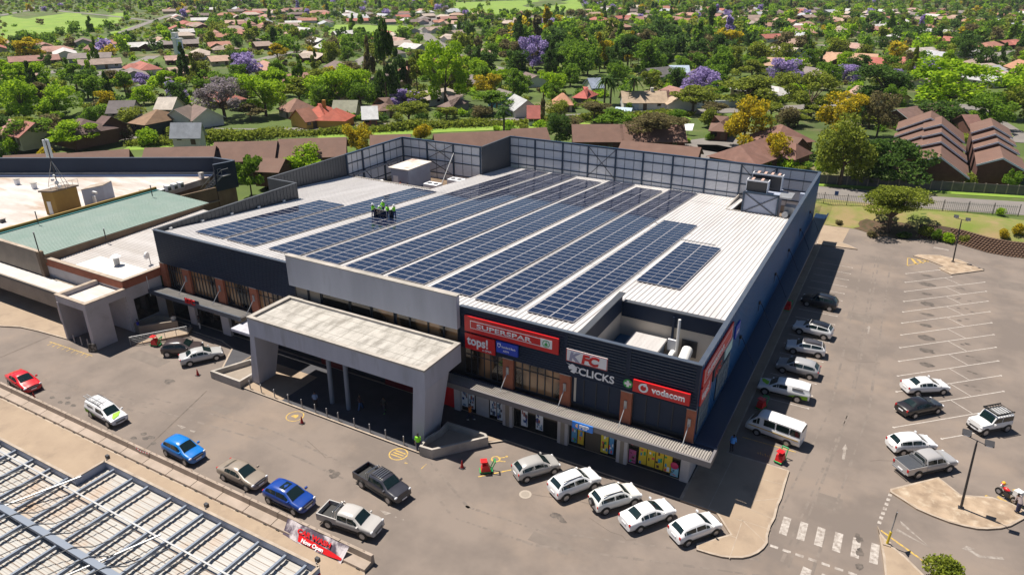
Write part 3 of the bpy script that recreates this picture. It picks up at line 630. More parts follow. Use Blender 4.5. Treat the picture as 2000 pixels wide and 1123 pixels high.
# ---------------------------------------------------------------- signs (front wall, y = 47)
def board(name, label, x0, x1, z0, z1, m, y=46.86, d=.14, group=None):
    t = thing(name, label, 'sign', ((x0+x1)/2, y+d, z0), 0, group)
    g = MB(); g.box(x0, x1, y, y+d, z0, z1); g.build('board', m, t); return t
def put(t, txt, size, m, x, z, y=46.86, **k):   # writing on a board, x/z world of its left foot
    return lettering(txt, size, m, t, (x-t.location.x, y-.02-t.location.y, z-t.location.z), rx=R(90), **k)
def zpoly(name, t, pts, m, y=46.83, d=.03):
    g = MB(); n = len(pts); a = sum(pts[i-1][0]*pts[i][1]-pts[i][0]*pts[i-1][1] for i in range(n))
    if a < 0: pts = pts[::-1]
    b = 0; g.v = [(p[0], y, p[1]) for p in pts]+[(p[0], y+d, p[1]) for p in pts]; g.f = [tuple(range(n)), tuple(range(2*n-1, n-1, -1))]; g.m = [0, 0]
    for i in range(n): j = (i+1) % n; g.f.append((i, n+i, n+j, j)); g.m.append(0)
    return g.build(name, m, t)
def zring(name, t, c, r, w, m, y=46.82):
    g = MB(); n = 28
    for i in range(n):
        a, b = 6.2832*i/n, 6.2832*(i+1)/n; g.poly([(c[0]+r*math.cos(a), y, c[1]+r*math.sin(a)), (c[0]+r*math.cos(b), y, c[1]+r*math.sin(b)), (c[0]+(r-w)*math.cos(b), y, c[1]+(r-w)*math.sin(b)), (c[0]+(r-w)*math.cos(a), y, c[1]+(r-w)*math.sin(a))])
    return g.build(name, m, t)
def frame_lines(name, t, x0, x1, z0, z1, w, m, y=46.84):
    g = MB()
    for (a, b, c, d) in ((x0, x1, z0, z0+w), (x0, x1, z1-w, z1), (x0, x0+w, z0+w, z1-w), (x1-w, x1, z0+w, z1-w)): g.box(a, b, y, y+.02, c, d)
    return g.build(name, m, t)
t = board('shop_sign', 'long red supermarket sign with white outlined letters and a green tree emblem', -31, -21.8, 8.95, 10.45, M['signred'])
frame_lines('outline', t, -30.4, -22.4, 9.35, 10.1, .05, M['signwhite'])
put(t, 'SUPERSPAR', .56, M['signwhite'], -29.75, 9.5, sx=1.9, bold=.008, sp=1.02)
zpoly('emblem_plate', t, [(-23.45, 9.33), (-22.38, 9.33), (-22.38, 10.12), (-23.45, 10.12)], M['signwhite'], y=46.835)
zring('emblem_ring', t, (-22.92, 9.72), .34, .06, M['signgreen'])
zpoly('emblem_tree', t, [(-23.1, 9.6), (-23.0, 9.6), (-23.08, 9.72), (-22.98, 9.74), (-22.92, 9.98), (-22.86, 9.74), (-22.76, 9.72), (-22.84, 9.6), (-22.74, 9.6), (-22.74, 9.56), (-22.89, 9.56), (-22.89, 9.48), (-22.95, 9.48), (-22.95, 9.56), (-23.1, 9.56)], M['signgreen'], y=46.81, d=.02)
t = board('shop_sign', 'square red liquor store sign reading tops! under the long red sign', -31, -27.93, 7.22, 8.75, M['signred'])
put(t, 'tops!', 1.22, M['signwhite'], -30.75, 7.72, sx=.88, bold=.03); put(t, 'at SPAR', .24, M['signwhite'], -29.2, 7.38, sx=1.2)
t = board('shop_sign', 'small blue bank machine sign beside the square red sign', -27.73, -25.62, 7.7, 8.8, M['signblue'], y=46.8, d=.2)
put(t, 'Standard Bank', .24, M['signwhite'], -27.2, 8.28, y=46.8, sx=1.0); put(t, 'ATM', .26, M['signwhite'], -27.05, 7.9, y=46.8, sx=1.1)
zpoly('shield', t, [(-27.6, 8.62), (-27.28, 8.62), (-27.28, 8.35), (-27.44, 8.2), (-27.6, 8.35)], M['signwhite'], y=46.77)
zpoly('shield_inner', t, [(-27.54, 8.56), (-27.34, 8.56), (-27.34, 8.38), (-27.44, 8.28), (-27.54, 8.38)], M['signblue'], y=46.755, d=.01)
t = board('shop_sign', 'white fried chicken restaurant sign with a silver K and red F and C', -21.1, -17.47, 8.62, 9.75, M['signwhite'], y=46.94, d=.08)
put(t, 'K', 1.1, mat('silver_letter', (.3, .3, .42), .3), -20.85, 8.77, y=46.94, sx=1.15, bold=.05, shear=.15, name='letter'); put(t, 'FC', 1.1, M['signred'], -19.75, 8.77, y=46.94, sx=1.15, bold=.05, shear=.15, name='letters')
frame_lines('edge', t, -21.1, -17.47, 8.62, 9.75, .05, mat('sign_edge_red', (.5, .05, .04), .4), y=46.925)
t = thing('shop_sign', 'white pharmacy letters CLICKS with a round green cross emblem', 'sign', (-18.4, 47.1, 7.45))
put(t, 'CLICKS', .95, M['signwhite'], -20.0, 7.55, y=47.06, sx=1.02, bold=.02, ext=.02)
zring('cross_disc', t, (-15.68, 7.93), .4, .4, M['signgreen'], y=47.05)
zpoly('cross', t, [(-15.78, 7.65), (-15.58, 7.65), (-15.58, 7.83), (-15.4, 7.83), (-15.4, 8.03), (-15.58, 8.03), (-15.58, 8.21), (-15.78, 8.21), (-15.78, 8.03), (-15.96, 8.03), (-15.96, 7.83), (-15.78, 7.83)], M['signwhite'], y=47.02)
zpoly('emblem', t, [(-21.15, 8.34), (-20.75, 8.26), (-20.6, 8.36), (-20.35, 8.26), (-20.15, 8.05), (-20.2, 7.7), (-20.4, 7.5), (-20.75, 7.6), (-20.55, 7.85), (-20.85, 7.8), (-20.95, 8.05), (-20.8, 8.2)], M['signwhite'], y=47.06)
zring('emblem_arc', t, (-20.12, 7.93), .3, .07, M['signwhite'], y=47.04)
t = board('shop_sign', 'red mobile phone shop sign with white ring emblem near the corner', -15.17, -10.6, 7.55, 8.6, M['signred'], y=46.78, d=.22)
put(t, 'vodacom', .72, M['signwhite'], -13.6, 7.86, y=46.78, sx=1.0, bold=.02)
zring('ring_emblem', t, (-14.3, 8.08), .4, .16, M['signwhite'], y=46.75)
zpoly('ring_tick', t, [(-14.3, 8.48), (-14.02, 8.62 if 0 else 8.5), (-14.12, 8.3), (-14.25, 8.2), (-14.3, 8.3)], M['signwhite'], y=46.74, d=.01)
t = board('shop_sign', 'small blue clothing shop sign on the canopy edge', -19.46, -17.63, 3.77, 4.4, M['pepblue'], y=44.9, d=.1)
put(t, 'PEP', .48, M['signwhite'], -18.8, 3.92, y=44.9, sx=1.15, bold=.02); zpoly('half_disc', t, [(-18.95, 4.25), (-18.95, 3.9), (-19.1, 3.95), (-19.17, 4.08), (-19.1, 4.2)], mat('peach', (.8, .5, .25), .4), y=44.87)
t = thing('shop_sign', 'red letters KFC standing on the left canopy edge', 'sign', (-66.2, 45.2, 4.36))
put(t, 'KFC', .78, M['signred'], -67.25, 4.2, y=45.1, sx=1.15, bold=.04, shear=.1, ext=.05); g = MB(); g.box(-67.4, -65, 45.16, 45.2, 4.05, 4.75); g.build('backing', M['navy'], t)
# signs on the right-hand wall, facing +x
def sboard(label, y0, y1, z0, z1, m, txts, rim=None):
    t = thing('shop_sign', label, 'sign', (XR+.05, (y0+y1)/2, z0))
    g = MB(); g.box(XR+.05, XR+.18, y0, y1, z0, z1); g.build('board', m, t)
    for (s_, size, mm, y, z, sx) in txts: lettering(s_, size, mm, t, (.15, y-(y0+y1)/2, z-z0), rx=R(90), rz=R(90), sx=sx, bold=.01)
    if rim:
        g = MB()
        for (a, b, c, d) in ((y0+.3, y1-.3, z0+.25, z0+.3), (y0+.3, y1-.3, z1-.3, z1-.25), (y0+.3, y0+.35, z0+.3, z1-.3), (y1-.35, y1-.3, z0+.3, z1-.3)): g.box(XR+.18, XR+.2, a, b, c, d)
        g.build('outline', M['signwhite'], t)
    return t
sboard('long red supermarket sign high on the shaded side wall', 47.7, 57.0, 8.9, 10.5, M['signred'], [('SUPERSPAR', .6, M['signwhite'], 48.7, 9.45, 1.75)], rim=1)
sboard('square red liquor store sign on the shaded side wall', 47.6, 50.6, 7.3, 8.8, M['signred'], [('tops!', 1.1, M['signwhite'], 47.75, 7.75, .95)])
sboard('white and red chicken restaurant sign on the shaded side wall', 51.3, 54.6, 7.5, 8.7, M['navy'], [('KFC', 1.0, M['signred'], 51.7, 7.75, 1.1)])
sboard('pale blue notice sign on the shaded side wall', 55.0, 57.6, 7.7, 8.7, cmat('pale_sign', (.4, .6, .62)), [])
sboard('small blue bank sign on the shaded side wall', 58.6, 60.3, 8.0, 9.2, M['signblue'], [('ATM', .35, M['signwhite'], 58.9, 8.4, 1.2)])
# ---------------------------------------------------------------- solar arrays
STR = [(-69.9, 49.9, 71.3), (-64.75, 49.9, 85.8), (-58.4, 50.1, 110.3), (-53.2, 50.3, 110.4), (-47.65, 50.3, 108.1), (-42.4, 50.4, 110.3), (-37.0, 50.2, 108.2), (-31.85, 49.9, 110.4), (-26.4, 49.9, 90.2), (-21.15, 63.5, 81.4)]
STL = ['short leftmost solar array on the white roof, ends below the left parapet', 'second solar array from the left, ending at the sunken plant well', 'third solar array from the left, the one the workers stand on', 'fourth solar array from the left, right of the workers',
       'fifth solar array from the left, starting behind the grey fascia', 'solar array starting at the middle of the grey fascia', 'solar array starting behind the right end of the grey fascia', 'rightmost of the full-length solar arrays, starting above the red supermarket sign',
       'solar array beside the corner plant well, stopping two thirds of the way back', 'shortest solar array, behind the corner plant well on the right of the roof']
PW, PH = 2.255, 1.105
def panel_mesh():
    g = MB(); g.box(0, PW, 0, PH, 0, .04, 0)
    for a, b in ((.045, PW/2-.012), (PW/2+.012, PW-.045)): g.poly([(a, .045, .043), (b, .045, .043), (b, PH-.045, .043), (a, PH-.045, .043)], 1)
    for x in (.2, PW-.2): g.box(x-.03, x+.03, 0, PH, -.06, 0, 0)
    return g
PM = None; TILT = -math.atan(.08)
for (x, ya, yb), lb in zip(STR, STL):
    n = int((yb-ya)/1.13); t = thing('solar_array', lb, 'solar array', (x, ya, rz_(0, ya)+.16), 0, 'solar arrays on the shopping centre roof'); t.rotation_euler = (TILT, 0, 0)
    k = 0; over = MB()
    for r_ in range(n):
        for c_ in range(2):
            if k < 100:
                if PM is None: o = panel_mesh().build('solar_panel', [M['panelframe'], M['cell']], t, local=True); PM = o.data
                else: o = bpy.data.objects.new('solar_panel', PM); COL.objects.link(o); o.parent = t
                o.location = (c_*(PW+.02), r_*1.13, 0)
            else:
                q = panel_mesh(); b = len(over.v); over.v += [(vx+c_*(PW+.02), vy+r_*1.13, vz) for vx, vy, vz in q.v]; over.f += [tuple(b+i for i in f) for f in q.f]; over.m += q.m
            k += 1
    if over.v: over.build('far_panels', [M['panelframe'], M['cell']], t, local=True)['kind'] = 'stuff'
# ---------------------------------------------------------------- roof plant
t = thing('plant_room', 'white sheet metal cold room in the sunken well behind the roof', 'plant room', (-72.9, 94.5, 4.6))
g = MB(); g.box(-74.6, -71, 92, 98.2, 4.6, 8.1); g.build('wall', M['parapetblue'], t); g = MB(); g.box(-75, -70.8, 91.7, 98.5, 8.1, 8.25); g.build('roof', mat('rust_stained_roof', (.6, .55, .5), .6, dirt=((.3, .16, .09), .9), ds=.4), t)
g = MB(); g.box(-74.2, -73.2, 91.95, 92.0, 4.7, 6.9); g.build('door', M['screen'], t)
for i, (x, y) in enumerate(((-68.5, 88.6), (-66.3, 92.2), (-64.4, 96.3))):
    t = thing('condenser', ['grey roof condenser nearest the solar panels, left well', 'middle grey roof condenser of the left well', 'grey roof condenser at the back of the left well'][i], 'air conditioner', (x, y, 4.6), 0, 'condensers in the left well')
    g = MB(); g.box(x-1.3, x+1.3, y-.9, y+.9, 5.2, 6.5); g.build('casing', M['screen'], t)
    for dx in (-.6, .6): g = MB(); g.prism(disc((x+dx, y), .42, 14), 6.5, 6.56); g.build('fan', M['charcoal'], t)
    for dx, dy in ((-1.2, -.8), (1.2, -.8), (1.2, .8), (-1.2, .8)): g = MB(); g.box(x+dx-.05, x+dx+.05, y+dy-.05, y+dy+.05, 4.6, 5.2); g.build('leg', M['galv'], t)
t = thing('pipe', 'long silver pipe running along the light screen wall of the left well', 'pipe', (-78.4, 93, 5))
g = MB(); g.tube((-78.3, 87, 7.6), (-78.3, 99.5, 7.6), .16, n=10); g.tube((-78.3, 99.5, 7.6), (-78.3, 99.5, 6.2), .16, n=10); g.build('tube', M['galv'], t, smooth=True)
t = thing('pressure_vessel', 'white cylinder vessel lying behind the plant room', 'vessel', (-76.5, 90, 5))
g = MB(); g.tube((-77.2, 88, 5.6), (-76, 91.3, 5.6), .5, n=14); g.build('shell', M['screen'], t, smooth=True); g = MB(); g.box(-77.4, -76, 88.5, 88.8, 4.6, 5.3); g.build('cradle', M['rust'], t)
t = thing('cooling_platform', 'braced steel platform with black condensers in the right roof well', 'cooling plant', (-16.5, 100, 4.2))
g = MB(); g.box(-18.8, -14.2, 101.95, 106, 4.3, 9.2); g.build('panel', M['parapetblue'], t)
g = MB(); g.bar((-18.8, 101.85, 9.3), (-14.0, 101.85, 9.3), .2, .25); g.build('rail', M['steel_blue'], t)
for (a, b) in (((-18.8, 101.85, 9.2), (-14.1, 101.85, 6.3)), ((-14.1, 101.85, 9.2), (-18.8, 101.85, 6.3))): g = MB(); g.bar(a, b, .06, .12); g.build('brace', M['charcoal'], t)
for x in (-18.85, -14.1): g = MB(); g.box(x-.12, x+.12, 101.75, 101.95, 4.3, 9.3); g.build('post', M['steel_blue'], t)
g = MB(); g.box(-14.2, -12.4, 101.95, 105, 9.0, 9.2); g.build('walkway', M['galv'], t)
for (x0, x1, y0, z1) in ((-18.7, -15.9, 102.3, 11.0), (-18.4, -14.4, 104.4, 11.5)):
    g = MB(); g.box(x0, x1, y0, y0+1.3, 9.4, z1); u = g.build('condenser_unit', M['darkmetal'], t)
    g = MB(); g.box(x0-.05, x1+.05, y0-.06, y0+.02, z1-.15, z1+.05); g.box(x0-.1, x0, y0-.05, y0+1.3, 9.4, z1); g.box(x1, x1+.1, y0-.05, y0+1.3, 9.4, z1); g.build('casing', M['screen'], u)
    n = int((x1-x0)/.95)
    for i in range(n): xx = x0+.5+i*(x1-x0-.2)/n; g = MB(); g.box(xx, xx+.35, y0, y0+1.3, z1, z1+.1); g.build('top_cover', mat('pink_cover', (.5, .33, .27), .6) if i == 0 else bpy.data.materials['pink_cover'], u)
t = thing('duct', 'silver ducts with a square plenum beside the braced platform', 'duct', (-12.5, 102, 4.3))
g = MB(); g.box(-13.3, -11.9, 103, 104.6, 5, 7.6); g.build('plenum', M['galv'], t); g = MB(); g.tube((-12.9, 101.4, 6.9), (-12.9, 103.2, 6.6), .42, n=12); g.build('round_duct', M['galv'], t, smooth=True)
g = MB(); g.prism([(-11.6, 103.6), (-10.8, 103.6), (-10.8, 104.2), (-11.6, 104.2)], 5, 9.6); g.build('stack', M['parapetblue'], t)
t = thing('duct', 'thick white duct bending down in the corner plant well', 'duct', (-13.5, 52, 4.6))
g = MB(); g.tube((-13.6, 56.8, 6.8), (-13.4, 54.0, 6.4), .5, n=14); g.tube((-13.4, 54.0, 6.4), (-13.7, 52.4, 5.0), .5, n=14); g.build('pipe_run', M['white'], t, smooth=True)
g = MB(); g.tube((-14.9, 56.9, 6.2), (-15.1, 54, 5.6), .3, n=10); g.build('small_pipe', M['white'], t, smooth=True)
g = MB(); g.hexa([(-16, 53, 4.6), (-14.9, 53, 4.6), (-14.9, 54.1, 4.6), (-16, 54.1, 4.6), (-15.7, 53.3, 5.8), (-15.2, 53.3, 5.8), (-15.2, 53.8, 5.8), (-15.7, 53.8, 5.8)]); g.build('hood', M['screen'], t)
g = MB(); g.box(-14.3, -12.9, 57.28, 57.39, 5.9, 7.5); g.build('wall_opening', M['darkmetal'], t)
t = thing('vent_pipe', 'tall thin white vent pipe in the corner plant well', 'pipe', (-14.6, 56.9, 4.6)); g = MB(); g.tube((-14.6, 56.9, 4.6), (-14.6, 56.9, 9.6), .13, n=8); g.build('tube', M['white'], t); g = MB(); g.box(-15.5, -14.6, 56.9, 57.2, 6.3, 7.4); g.build('control_box', M['screen'], t)
# ---------------------------------------------------------------- neighbouring centre on the left
LB = thing('neighbour_centre', 'older shopping building with green tiled roof left of the navy centre', 'building', (-95, 55, 0))
def Q_(name, g, m, **k): return g.build(name, m, LB, **k)
# annex with orange brick band
boxes('annex_wall', [(-90.2, -73.8, 42.4, 42.7, 0, 5.45), (-74.1, -73.8, 42.7, 47, 0, 5.45)], M['plaster'], LB)
boxes('brick_band', [(-90.2, -73.75, 42.33, 42.73, 5.45, 6.4), (-74.15, -73.74, 42.73, 48.6, 5.45, 6.4)], M['brick'], LB)
boxes('annex_coping', [(-90.3, -73.7, 42.28, 42.8, 6.4, 6.47), (-74.2, -73.69, 42.8, 48.7, 6.4, 6.47)], M['kerb'], LB)
Q_('annex_roof', ribs(-90., -74.2, 42.8, 64.9, lambda x, y: 5.9+.02*(y-46), .35, .06, axis='x'), M['annexroof'])
g = MB(); g.box(-84, -74.2, 42.8, 46.4, 5.8, 6.15); Q_('annex_slab', g, mat('pale_slab', (.62, .6, .57), .6, var=(.55, .53, .5), vs=.5))
# green roof on a purlin slope with ledge
def gz(x, y): return 6.9+.05*(-88-x)*.6
Q_('green_roof', ribs(-100.1, -88.4, 42.3, 66.3, gz, .42, .05, axis='y'), M['green'])
g = MB(); g.box(-88.6, -88.3, 42.3, 66.3, 5.9, 6.85); Q_('roof_edge_wall', g, M['brownwall'])
g = MB(); g.box(-100.4, -100.1, 42.3, 66.3, 6, 7.75); Q_('party_wall', g, M['ochre'])
g = MB(); g.box(-100.1, -99.7, 42.4, 66.3, 7.3, 7.4); Q_('ridge_gutter', g, mat('teal_gutter', (.02, .16, .17), .5))
g = MB(); g.box(-130, -89.1, 41.9, 42.25, 4.2, 7.25); Q_('front_parapet', g, M['beige'])
g = MB(); g.box(-130, -89.0, 41.85, 42.32, 7.25, 7.33); Q_('front_coping', g, M['kerb'])
g = MB(); g.box(-89.3, -88.7, 41.8, 42.4, 3.6, 7.3); Q_('parapet_pier', g, M['brownwall'])
Q_('walkway_roof', ribs(-130, -79.8, 39.75, 41.85, lambda x, y: 4.1, 1.1, .02), mat('walkway_roof', (.55, .52, .49), .6, var=(.46, .43, .4), vs=.5))
g = MB(); g.box(-130, -79.5, 39.55, 39.75, 2.1, 4.2); Q_('walkway_fascia', g, M['beige'])
g = MB(); g.box(-130, -79.5, 39.5, 39.55, 3.9, 4.2); Q_('fascia_trim', g, M['charcoal'])
g = MB(); g.box(-130, -79, 42.0, 42.4, 0, 4.0); Q_('shop_wall', g, M['beige'])
boxes('walkway_column', [(-83.6-6*i, -83.0-6*i, 39.7, 40.3, 0, 2.1) for i in range(1)], M['plaster'], LB)
# gate tower
g = MB()
T0 = [(-78.75, 37.5), (-73.55, 37.6), (-73.75, 40), (-78.75, 40)]
def wedge(name, a, b, m): g = MB(); g.hexa(a+b); Q_(name, g, m)
boxes('tower_wall', [(-74.1, -73.5, 37.6, 40.15, 0, 4.7)], M['plaster'], LB)
boxes('tower_wall', [(-78.9, -78.6, 37.55, 42.3, 0, 4.7), (-78.9, -73.45, 37.6, 37.9, 4.7, 5.55), (-78.9, -78.5, 37.9, 42.3, 4.7, 5.55), (-73.85, -73.45, 37.9, 42.3, 4.7, 5.55), (-78.6, -74, 42.3, 42.5, .1, 4.7)], M['plaster'], LB)
g = MB(); g.box(-78.5, -73.85, 37.9, 42.3, 5.0, 5.1); Q_('tower_roof', g, M['torch'])
boxes('tower_coping', [(-79, -73.35, 37.55, 37.95, 5.55, 5.63), (-79, -78.45, 37.95, 42.4, 5.55, 5.63), (-73.9, -73.35, 37.95, 42.4, 5.55, 5.63)], M['kerb'], LB)
g = MB(); g.box(-73.8, -73.72, 43.2, 45.9, 1.2, 3.9); Q_('window', g, M['glass'])
g = MB(); g.box(-73.7, -73.64, 45.2, 45.26, 3.5, 6.0); Q_('downpipe', g, M['white'])
# flat painted roof and navy parapet behind
FR = thing('flat_roofed_store', 'long store with a white painted flat roof behind a navy parapet, far left', 'building', (-115, 60, 0))
g = MB(); g.prism([(-150, 42.6), (-100.6, 42.6), (-100.6, 66.4), (-102.6, 67), (-103.4, 78.6), (-136, 64.5), (-150, 56)], 5.0, 6.0); g.build('roof', M['torch'], FR)
g = MB(); g.prism([(-148, 42.8), (-100.8, 42.8), (-100.8, 66.2), (-102.9, 67), (-103.8, 78), (-136, 64), (-148, 56)], 0, 4.98); g.build('wall', M['brownwall'], FR)
def wallseg(name, a, b, z0, z1, w, m, par):
    a = Vector(a); b = Vector(b); n = Vector((-(b-a).y, (b-a).x)).normalized()*w/2; g = MB(); g.prism([tuple(a-n), tuple(b-n), tuple(b+n), tuple(a+n)], z0, z1); return g.build(name, m, par)
wallseg('parapet', (-150, 53.9), (-103.5, 80.1), 6.6, 9.0, .3, M['navy'], FR); wallseg('parapet', (-103.5, 80.1), (-98.6, 80.3), 4.5, 9.0, .3, M['navy'], FR); wallseg('parapet', (-98.6, 80.3), (-99.4, 76.6), 4.5, 9.0, .3, M['navy'], FR)
wallseg('coping', (-150, 53.9), (-103.5, 80.1), 9.0, 9.08, .45, M['navyflat'], FR); wallseg('coping', (-103.5, 80.1), (-98.6, 80.3), 9.0, 9.08, .45, M['navyflat'], FR); wallseg('coping', (-98.6, 80.3), (-99.4, 76.6), 9.0, 9.08, .45, M['navyflat'], FR)
wallseg('upstand', (-150, 53.6), (-103.4, 79.8), 6, 6.6, .5, M['coping'], FR); wallseg('gutter_strip', (-150, 52.9), (-103.2, 79.2), 6.0, 6.25, .7, mat('blue_strip', (.04, .08, .2), .5), FR)
wallseg('rear_wall', (-99.4, 76.6), (-99.2, 80.2), 0, 4.5, .3, M['brownwall'], FR); wallseg('side_ledge', (-100.5, 66.5), (-99.4, 76.6), 2.8, 3.0, .4, M['beige'], FR); wallseg('side_wall', (-101.2, 66.5), (-99.6, 76.6), 0, 5.2, .3, M['brownwall'], FR)
PL = lambda x, y, z: at(x/3.744, 250+y/3.744, z)
for i, (x, y) in enumerate(((1182, 470), (1228, 452), (1275, 440), (1320, 428))):
    p = PL(x, y, 6.2); t = thing('air_conditioner', ['small air conditioner, front one of the row on the flat roof edge', 'second air conditioner of the row on the flat roof edge', 'third air conditioner of the row on the flat roof edge', 'rearmost air conditioner of the row on the flat roof edge'][i], 'air conditioner', (p.x, p.y, 6), 0, 'air conditioners along the flat roof edge')
    g = MB(); g.box(p.x-.5, p.x+.5, p.y-.35, p.y+.35, 6, 6.7+.2*(i > 0)); g.build('casing', M['white'], t); g = MB(); g.box(p.x+.5, p.x+.52, p.y-.28, p.y+.28, 6.1, 6.6); g.build('grille', M['charcoal'], t)
t = thing('roof_stair', 'steel access stair with handrails at the right end of the flat roof', 'stair', (-99, 72, 0)); a = PL(1440, 540, 2.2); b = PL(1610, 350, 7.2)
for dx in (-.45, .45): g = MB(); g.bar((a.x+dx, a.y, a.z), (b.x+dx, b.y, b.z), .08, .22); g.build('stringer', M['galv'], t)
for dx in (-.45, .45): g = MB(); g.tube((a.x+dx, a.y, a.z+1), (b.x+dx, b.y, b.z+1), .04, n=6); g.tube((b.x+dx, b.y, b.z+1), (b.x+dx, b.y+1.4, b.z+1), .04, n=6); [g.tube((a+(b-a)*k/6)+Vector((dx, 0, 0)), (a+(b-a)*k/6)+Vector((dx, 0, 1)), .03, n=5) for k in range(7)]; g.build('handrail', M['galv'], t)
g = MB()
for k in range(15): q = a.lerp(b, k/14); g.box(q.x-.45, q.x+.45, q.y-.12, q.y+.12, q.z, q.z+.04)
g.build('treads', M['galv'], t)
g = MB(); g.box(b.x-.7, b.x+.7, b.y, b.y+1.6, b.z-.1, b.z); g.build('landing', M['galv'], t)
# ochre lift house with mast
t = thing('lift_house', 'ochre rooftop lift house with a white door on the flat roof', 'plant room', (-107, 55, 6))
p0, p1, p2 = PL(345, 635, 6), PL(430, 638, 6), PL(600, 592, 6); p3 = p0+(p2-p1)
g = MB(); g.prism([(p.x, p.y) for p in (p0, p1, p2, p3)], 6, 9.4); g.build('wall', M['ochre'], t)
c = (p0+p1+p2+p3)/4; q = [c+(p-c)*1.15 for p in (p0, p1, p2, p3)]; g = MB(); g.prism([(p.x, p.y) for p in q], 9.4, 9.62); g.build('roof', mat('roof_felt', (.2, .15, .11), .9, var=(.13, .1, .08), vs=1), t)
e = (p1-p0).normalized(); n_ = Vector((e.y, -e.x, 0)); a = p0+e*.5; g = MB(); g.prism([(a.x, a.y), ((a+e*.6).x, (a+e*.6).y), ((a+e*.6+n_*.05).x, (a+e*.6+n_*.05).y), ((a+n_*.05).x, (a+n_*.05).y)], 6.1, 8.0); g.build('door', M['white'], t)
t = thing('antenna_mast', 'antenna mast with three white panels and guy struts on the lift house', 'antenna', (c.x, c.y, 9.62))
top = c+Vector((0, 0, 8)); mx = Vector((c.x, c.y, 9.62)); g = MB(); g.tube(mx, mx+Vector((0, 0, 6.8)), .07, n=8); g.build('mast', M['darkmetal'], t)
for dx, dy in ((-1.5, -.6), (1.7, .2), (.2, 1.5)): g = MB(); g.tube(mx+Vector((dx, dy, 0)), mx+Vector((0, 0, 4)), .035, n=6); g.build('guy_strut', M['galv'], t)
for k in range(3):
    a = 2.1*k+.4; d_ = Vector((math.cos(a), math.sin(a), 0))*.32; w_ = mx+d_+Vector((0, 0, 4.5)); g = MB(); g.box(w_.x-.15, w_.x+.15, w_.y-.1, w_.y+.1, w_.z, w_.z+2.5); g.build('antenna_panel', M['signwhite'], t)
for (dx, dz, r_) in ((-.4, 1.2, .2), (.5, .9, .26), (.2, 1.9, .16), (.9, .4, .2)): g = MB(); g.tube(mx+Vector((dx, -.2, dz)), mx+Vector((dx+.1, -.45, dz)), r_, n=12); g.build('dish', M['screen'], t)
g = MB()
for k in range(6):
    u = q[2].lerp(q[3], k/5) if 0 else q[1].lerp(q[2], k/5); g.tube((u.x, u.y, 9.62), (u.x, u.y, 10.5), .025, n=5)
g.bar((q[1].x, q[1].y, 10.5), (q[2].x, q[2].y, 10.5), .04, .04); g.build('guard_rail', M['galv'], t)
t = thing('equipment_cabin', 'grey equipment cabin beside the ochre lift house', 'cabin', (-103, 58, 6)); a, b, d_ = PL(625, 580, 6), PL(780, 545, 6), Vector((-.3, 2.6, 0)); d_ = Vector((-1.2, 2.2, 0))
g = MB(); g.prism([(p.x, p.y) for p in (a, b, b+d_, a+d_)], 6, 8.6); g.build('wall', M['parapetblue'], t); g = MB(); g.prism([(p.x, p.y) for p in (a, b, b+d_, a+d_)], 8.6, 8.7); g.build('roof', M['kerb'], t)
m_ = a.lerp(b, .45); g = MB(); g.box(m_.x, m_.x+.7, m_.y-.2, m_.y, 6.4, 7.5); g.build('cooling_unit', M['white'], t); g = MB(); g.box(m_.x+.6, m_.x+1.5, m_.y-.35, m_.y-.05, 8.0, 8.3); g.build('awning', M['white'], t)
for i, (x, y, h) in enumerate(((130, 415, .9), (255, 445, .9), (1475, 368, .9), (1045, 478, .5), (20, 690, .5))):
    p = PL(x, y, 6); t = thing('roof_vent', ['white vent at the far left of the flat roof', 'small grey vent left of the ochre lift house', 'white vent below the stair landing', 'round cowl vent by the ochre party wall', 'dark low vent at the left picture edge'][i], 'vent', (p.x, p.y, 6)); g = MB(); g.box(p.x-.3, p.x+.3, p.y-.3, p.y+.3, 6, 6+h); g.build('duct', M['screen'] if i != 4 else M['charcoal'], t); g = MB(); g.box(p.x-.38, p.x+.38, p.y-.38, p.y+.38, 6+h, 6.08+h); g.build('cap', M['coping'], t)
for i, (x, y, z, h) in enumerate(((277, 688, 7.7, 1.4), (240, 790, 7.3, 0), (772, 798, 6.9, 1.1), (1112, 485, 7.7, 1.3))):
    p = PL(x, y, z) if i != 1 else PL(285, 905, 7.3); h = h or 2.4
    t = thing('roof_post', ['short dark post on the ochre party wall', 'tall dark post at the corner of the green roof', 'dark post at the lower edge of the green roof', 'dark post at the top end of the green roof'][i], 'post', (p.x, p.y, z)); g = MB(); g.tube((p.x, p.y, z-.3), (p.x, p.y, z+h), .07, n=8); g.build('shaft', M['darkmetal'], t); g = MB(); g.tube((p.x, p.y, z+h), (p.x, p.y, z+h+.08), .11, n=8); g.build('cap', M['galv'], t)
p = PL(858, 1000, 6.2); t = thing('roof_cowl', 'mushroom shaped metal cowl on the pale annex roof', 'vent', (p.x, p.y, 6)); g = MB(); g.tube((p.x, p.y, 6), (p.x, p.y, 7.1), .32, n=14); g.build('flue', M['galv'], t, smooth=True); g = MB(); g.tube((p.x, p.y, 7.2), (p.x, p.y, 7.45), .62, .3, n=16); g.build('cap', M['screen'], t, smooth=True)
p = PL(1100, 985, 6.2); t = thing('satellite_dish', 'pale satellite dish next to the navy facade corner', 'antenna', (p.x, p.y, 6)); g = MB(); g.tube((p.x, p.y, 6), (p.x, p.y, 7.1), .05); g.build('pole', M['galv'], t); g = MB(); g.tube((p.x-.15, p.y-.1, 7.1), (p.x-.3, p.y-.15, 7.1), .4, .45, n=14); g.build('dish', M['screen'], t)
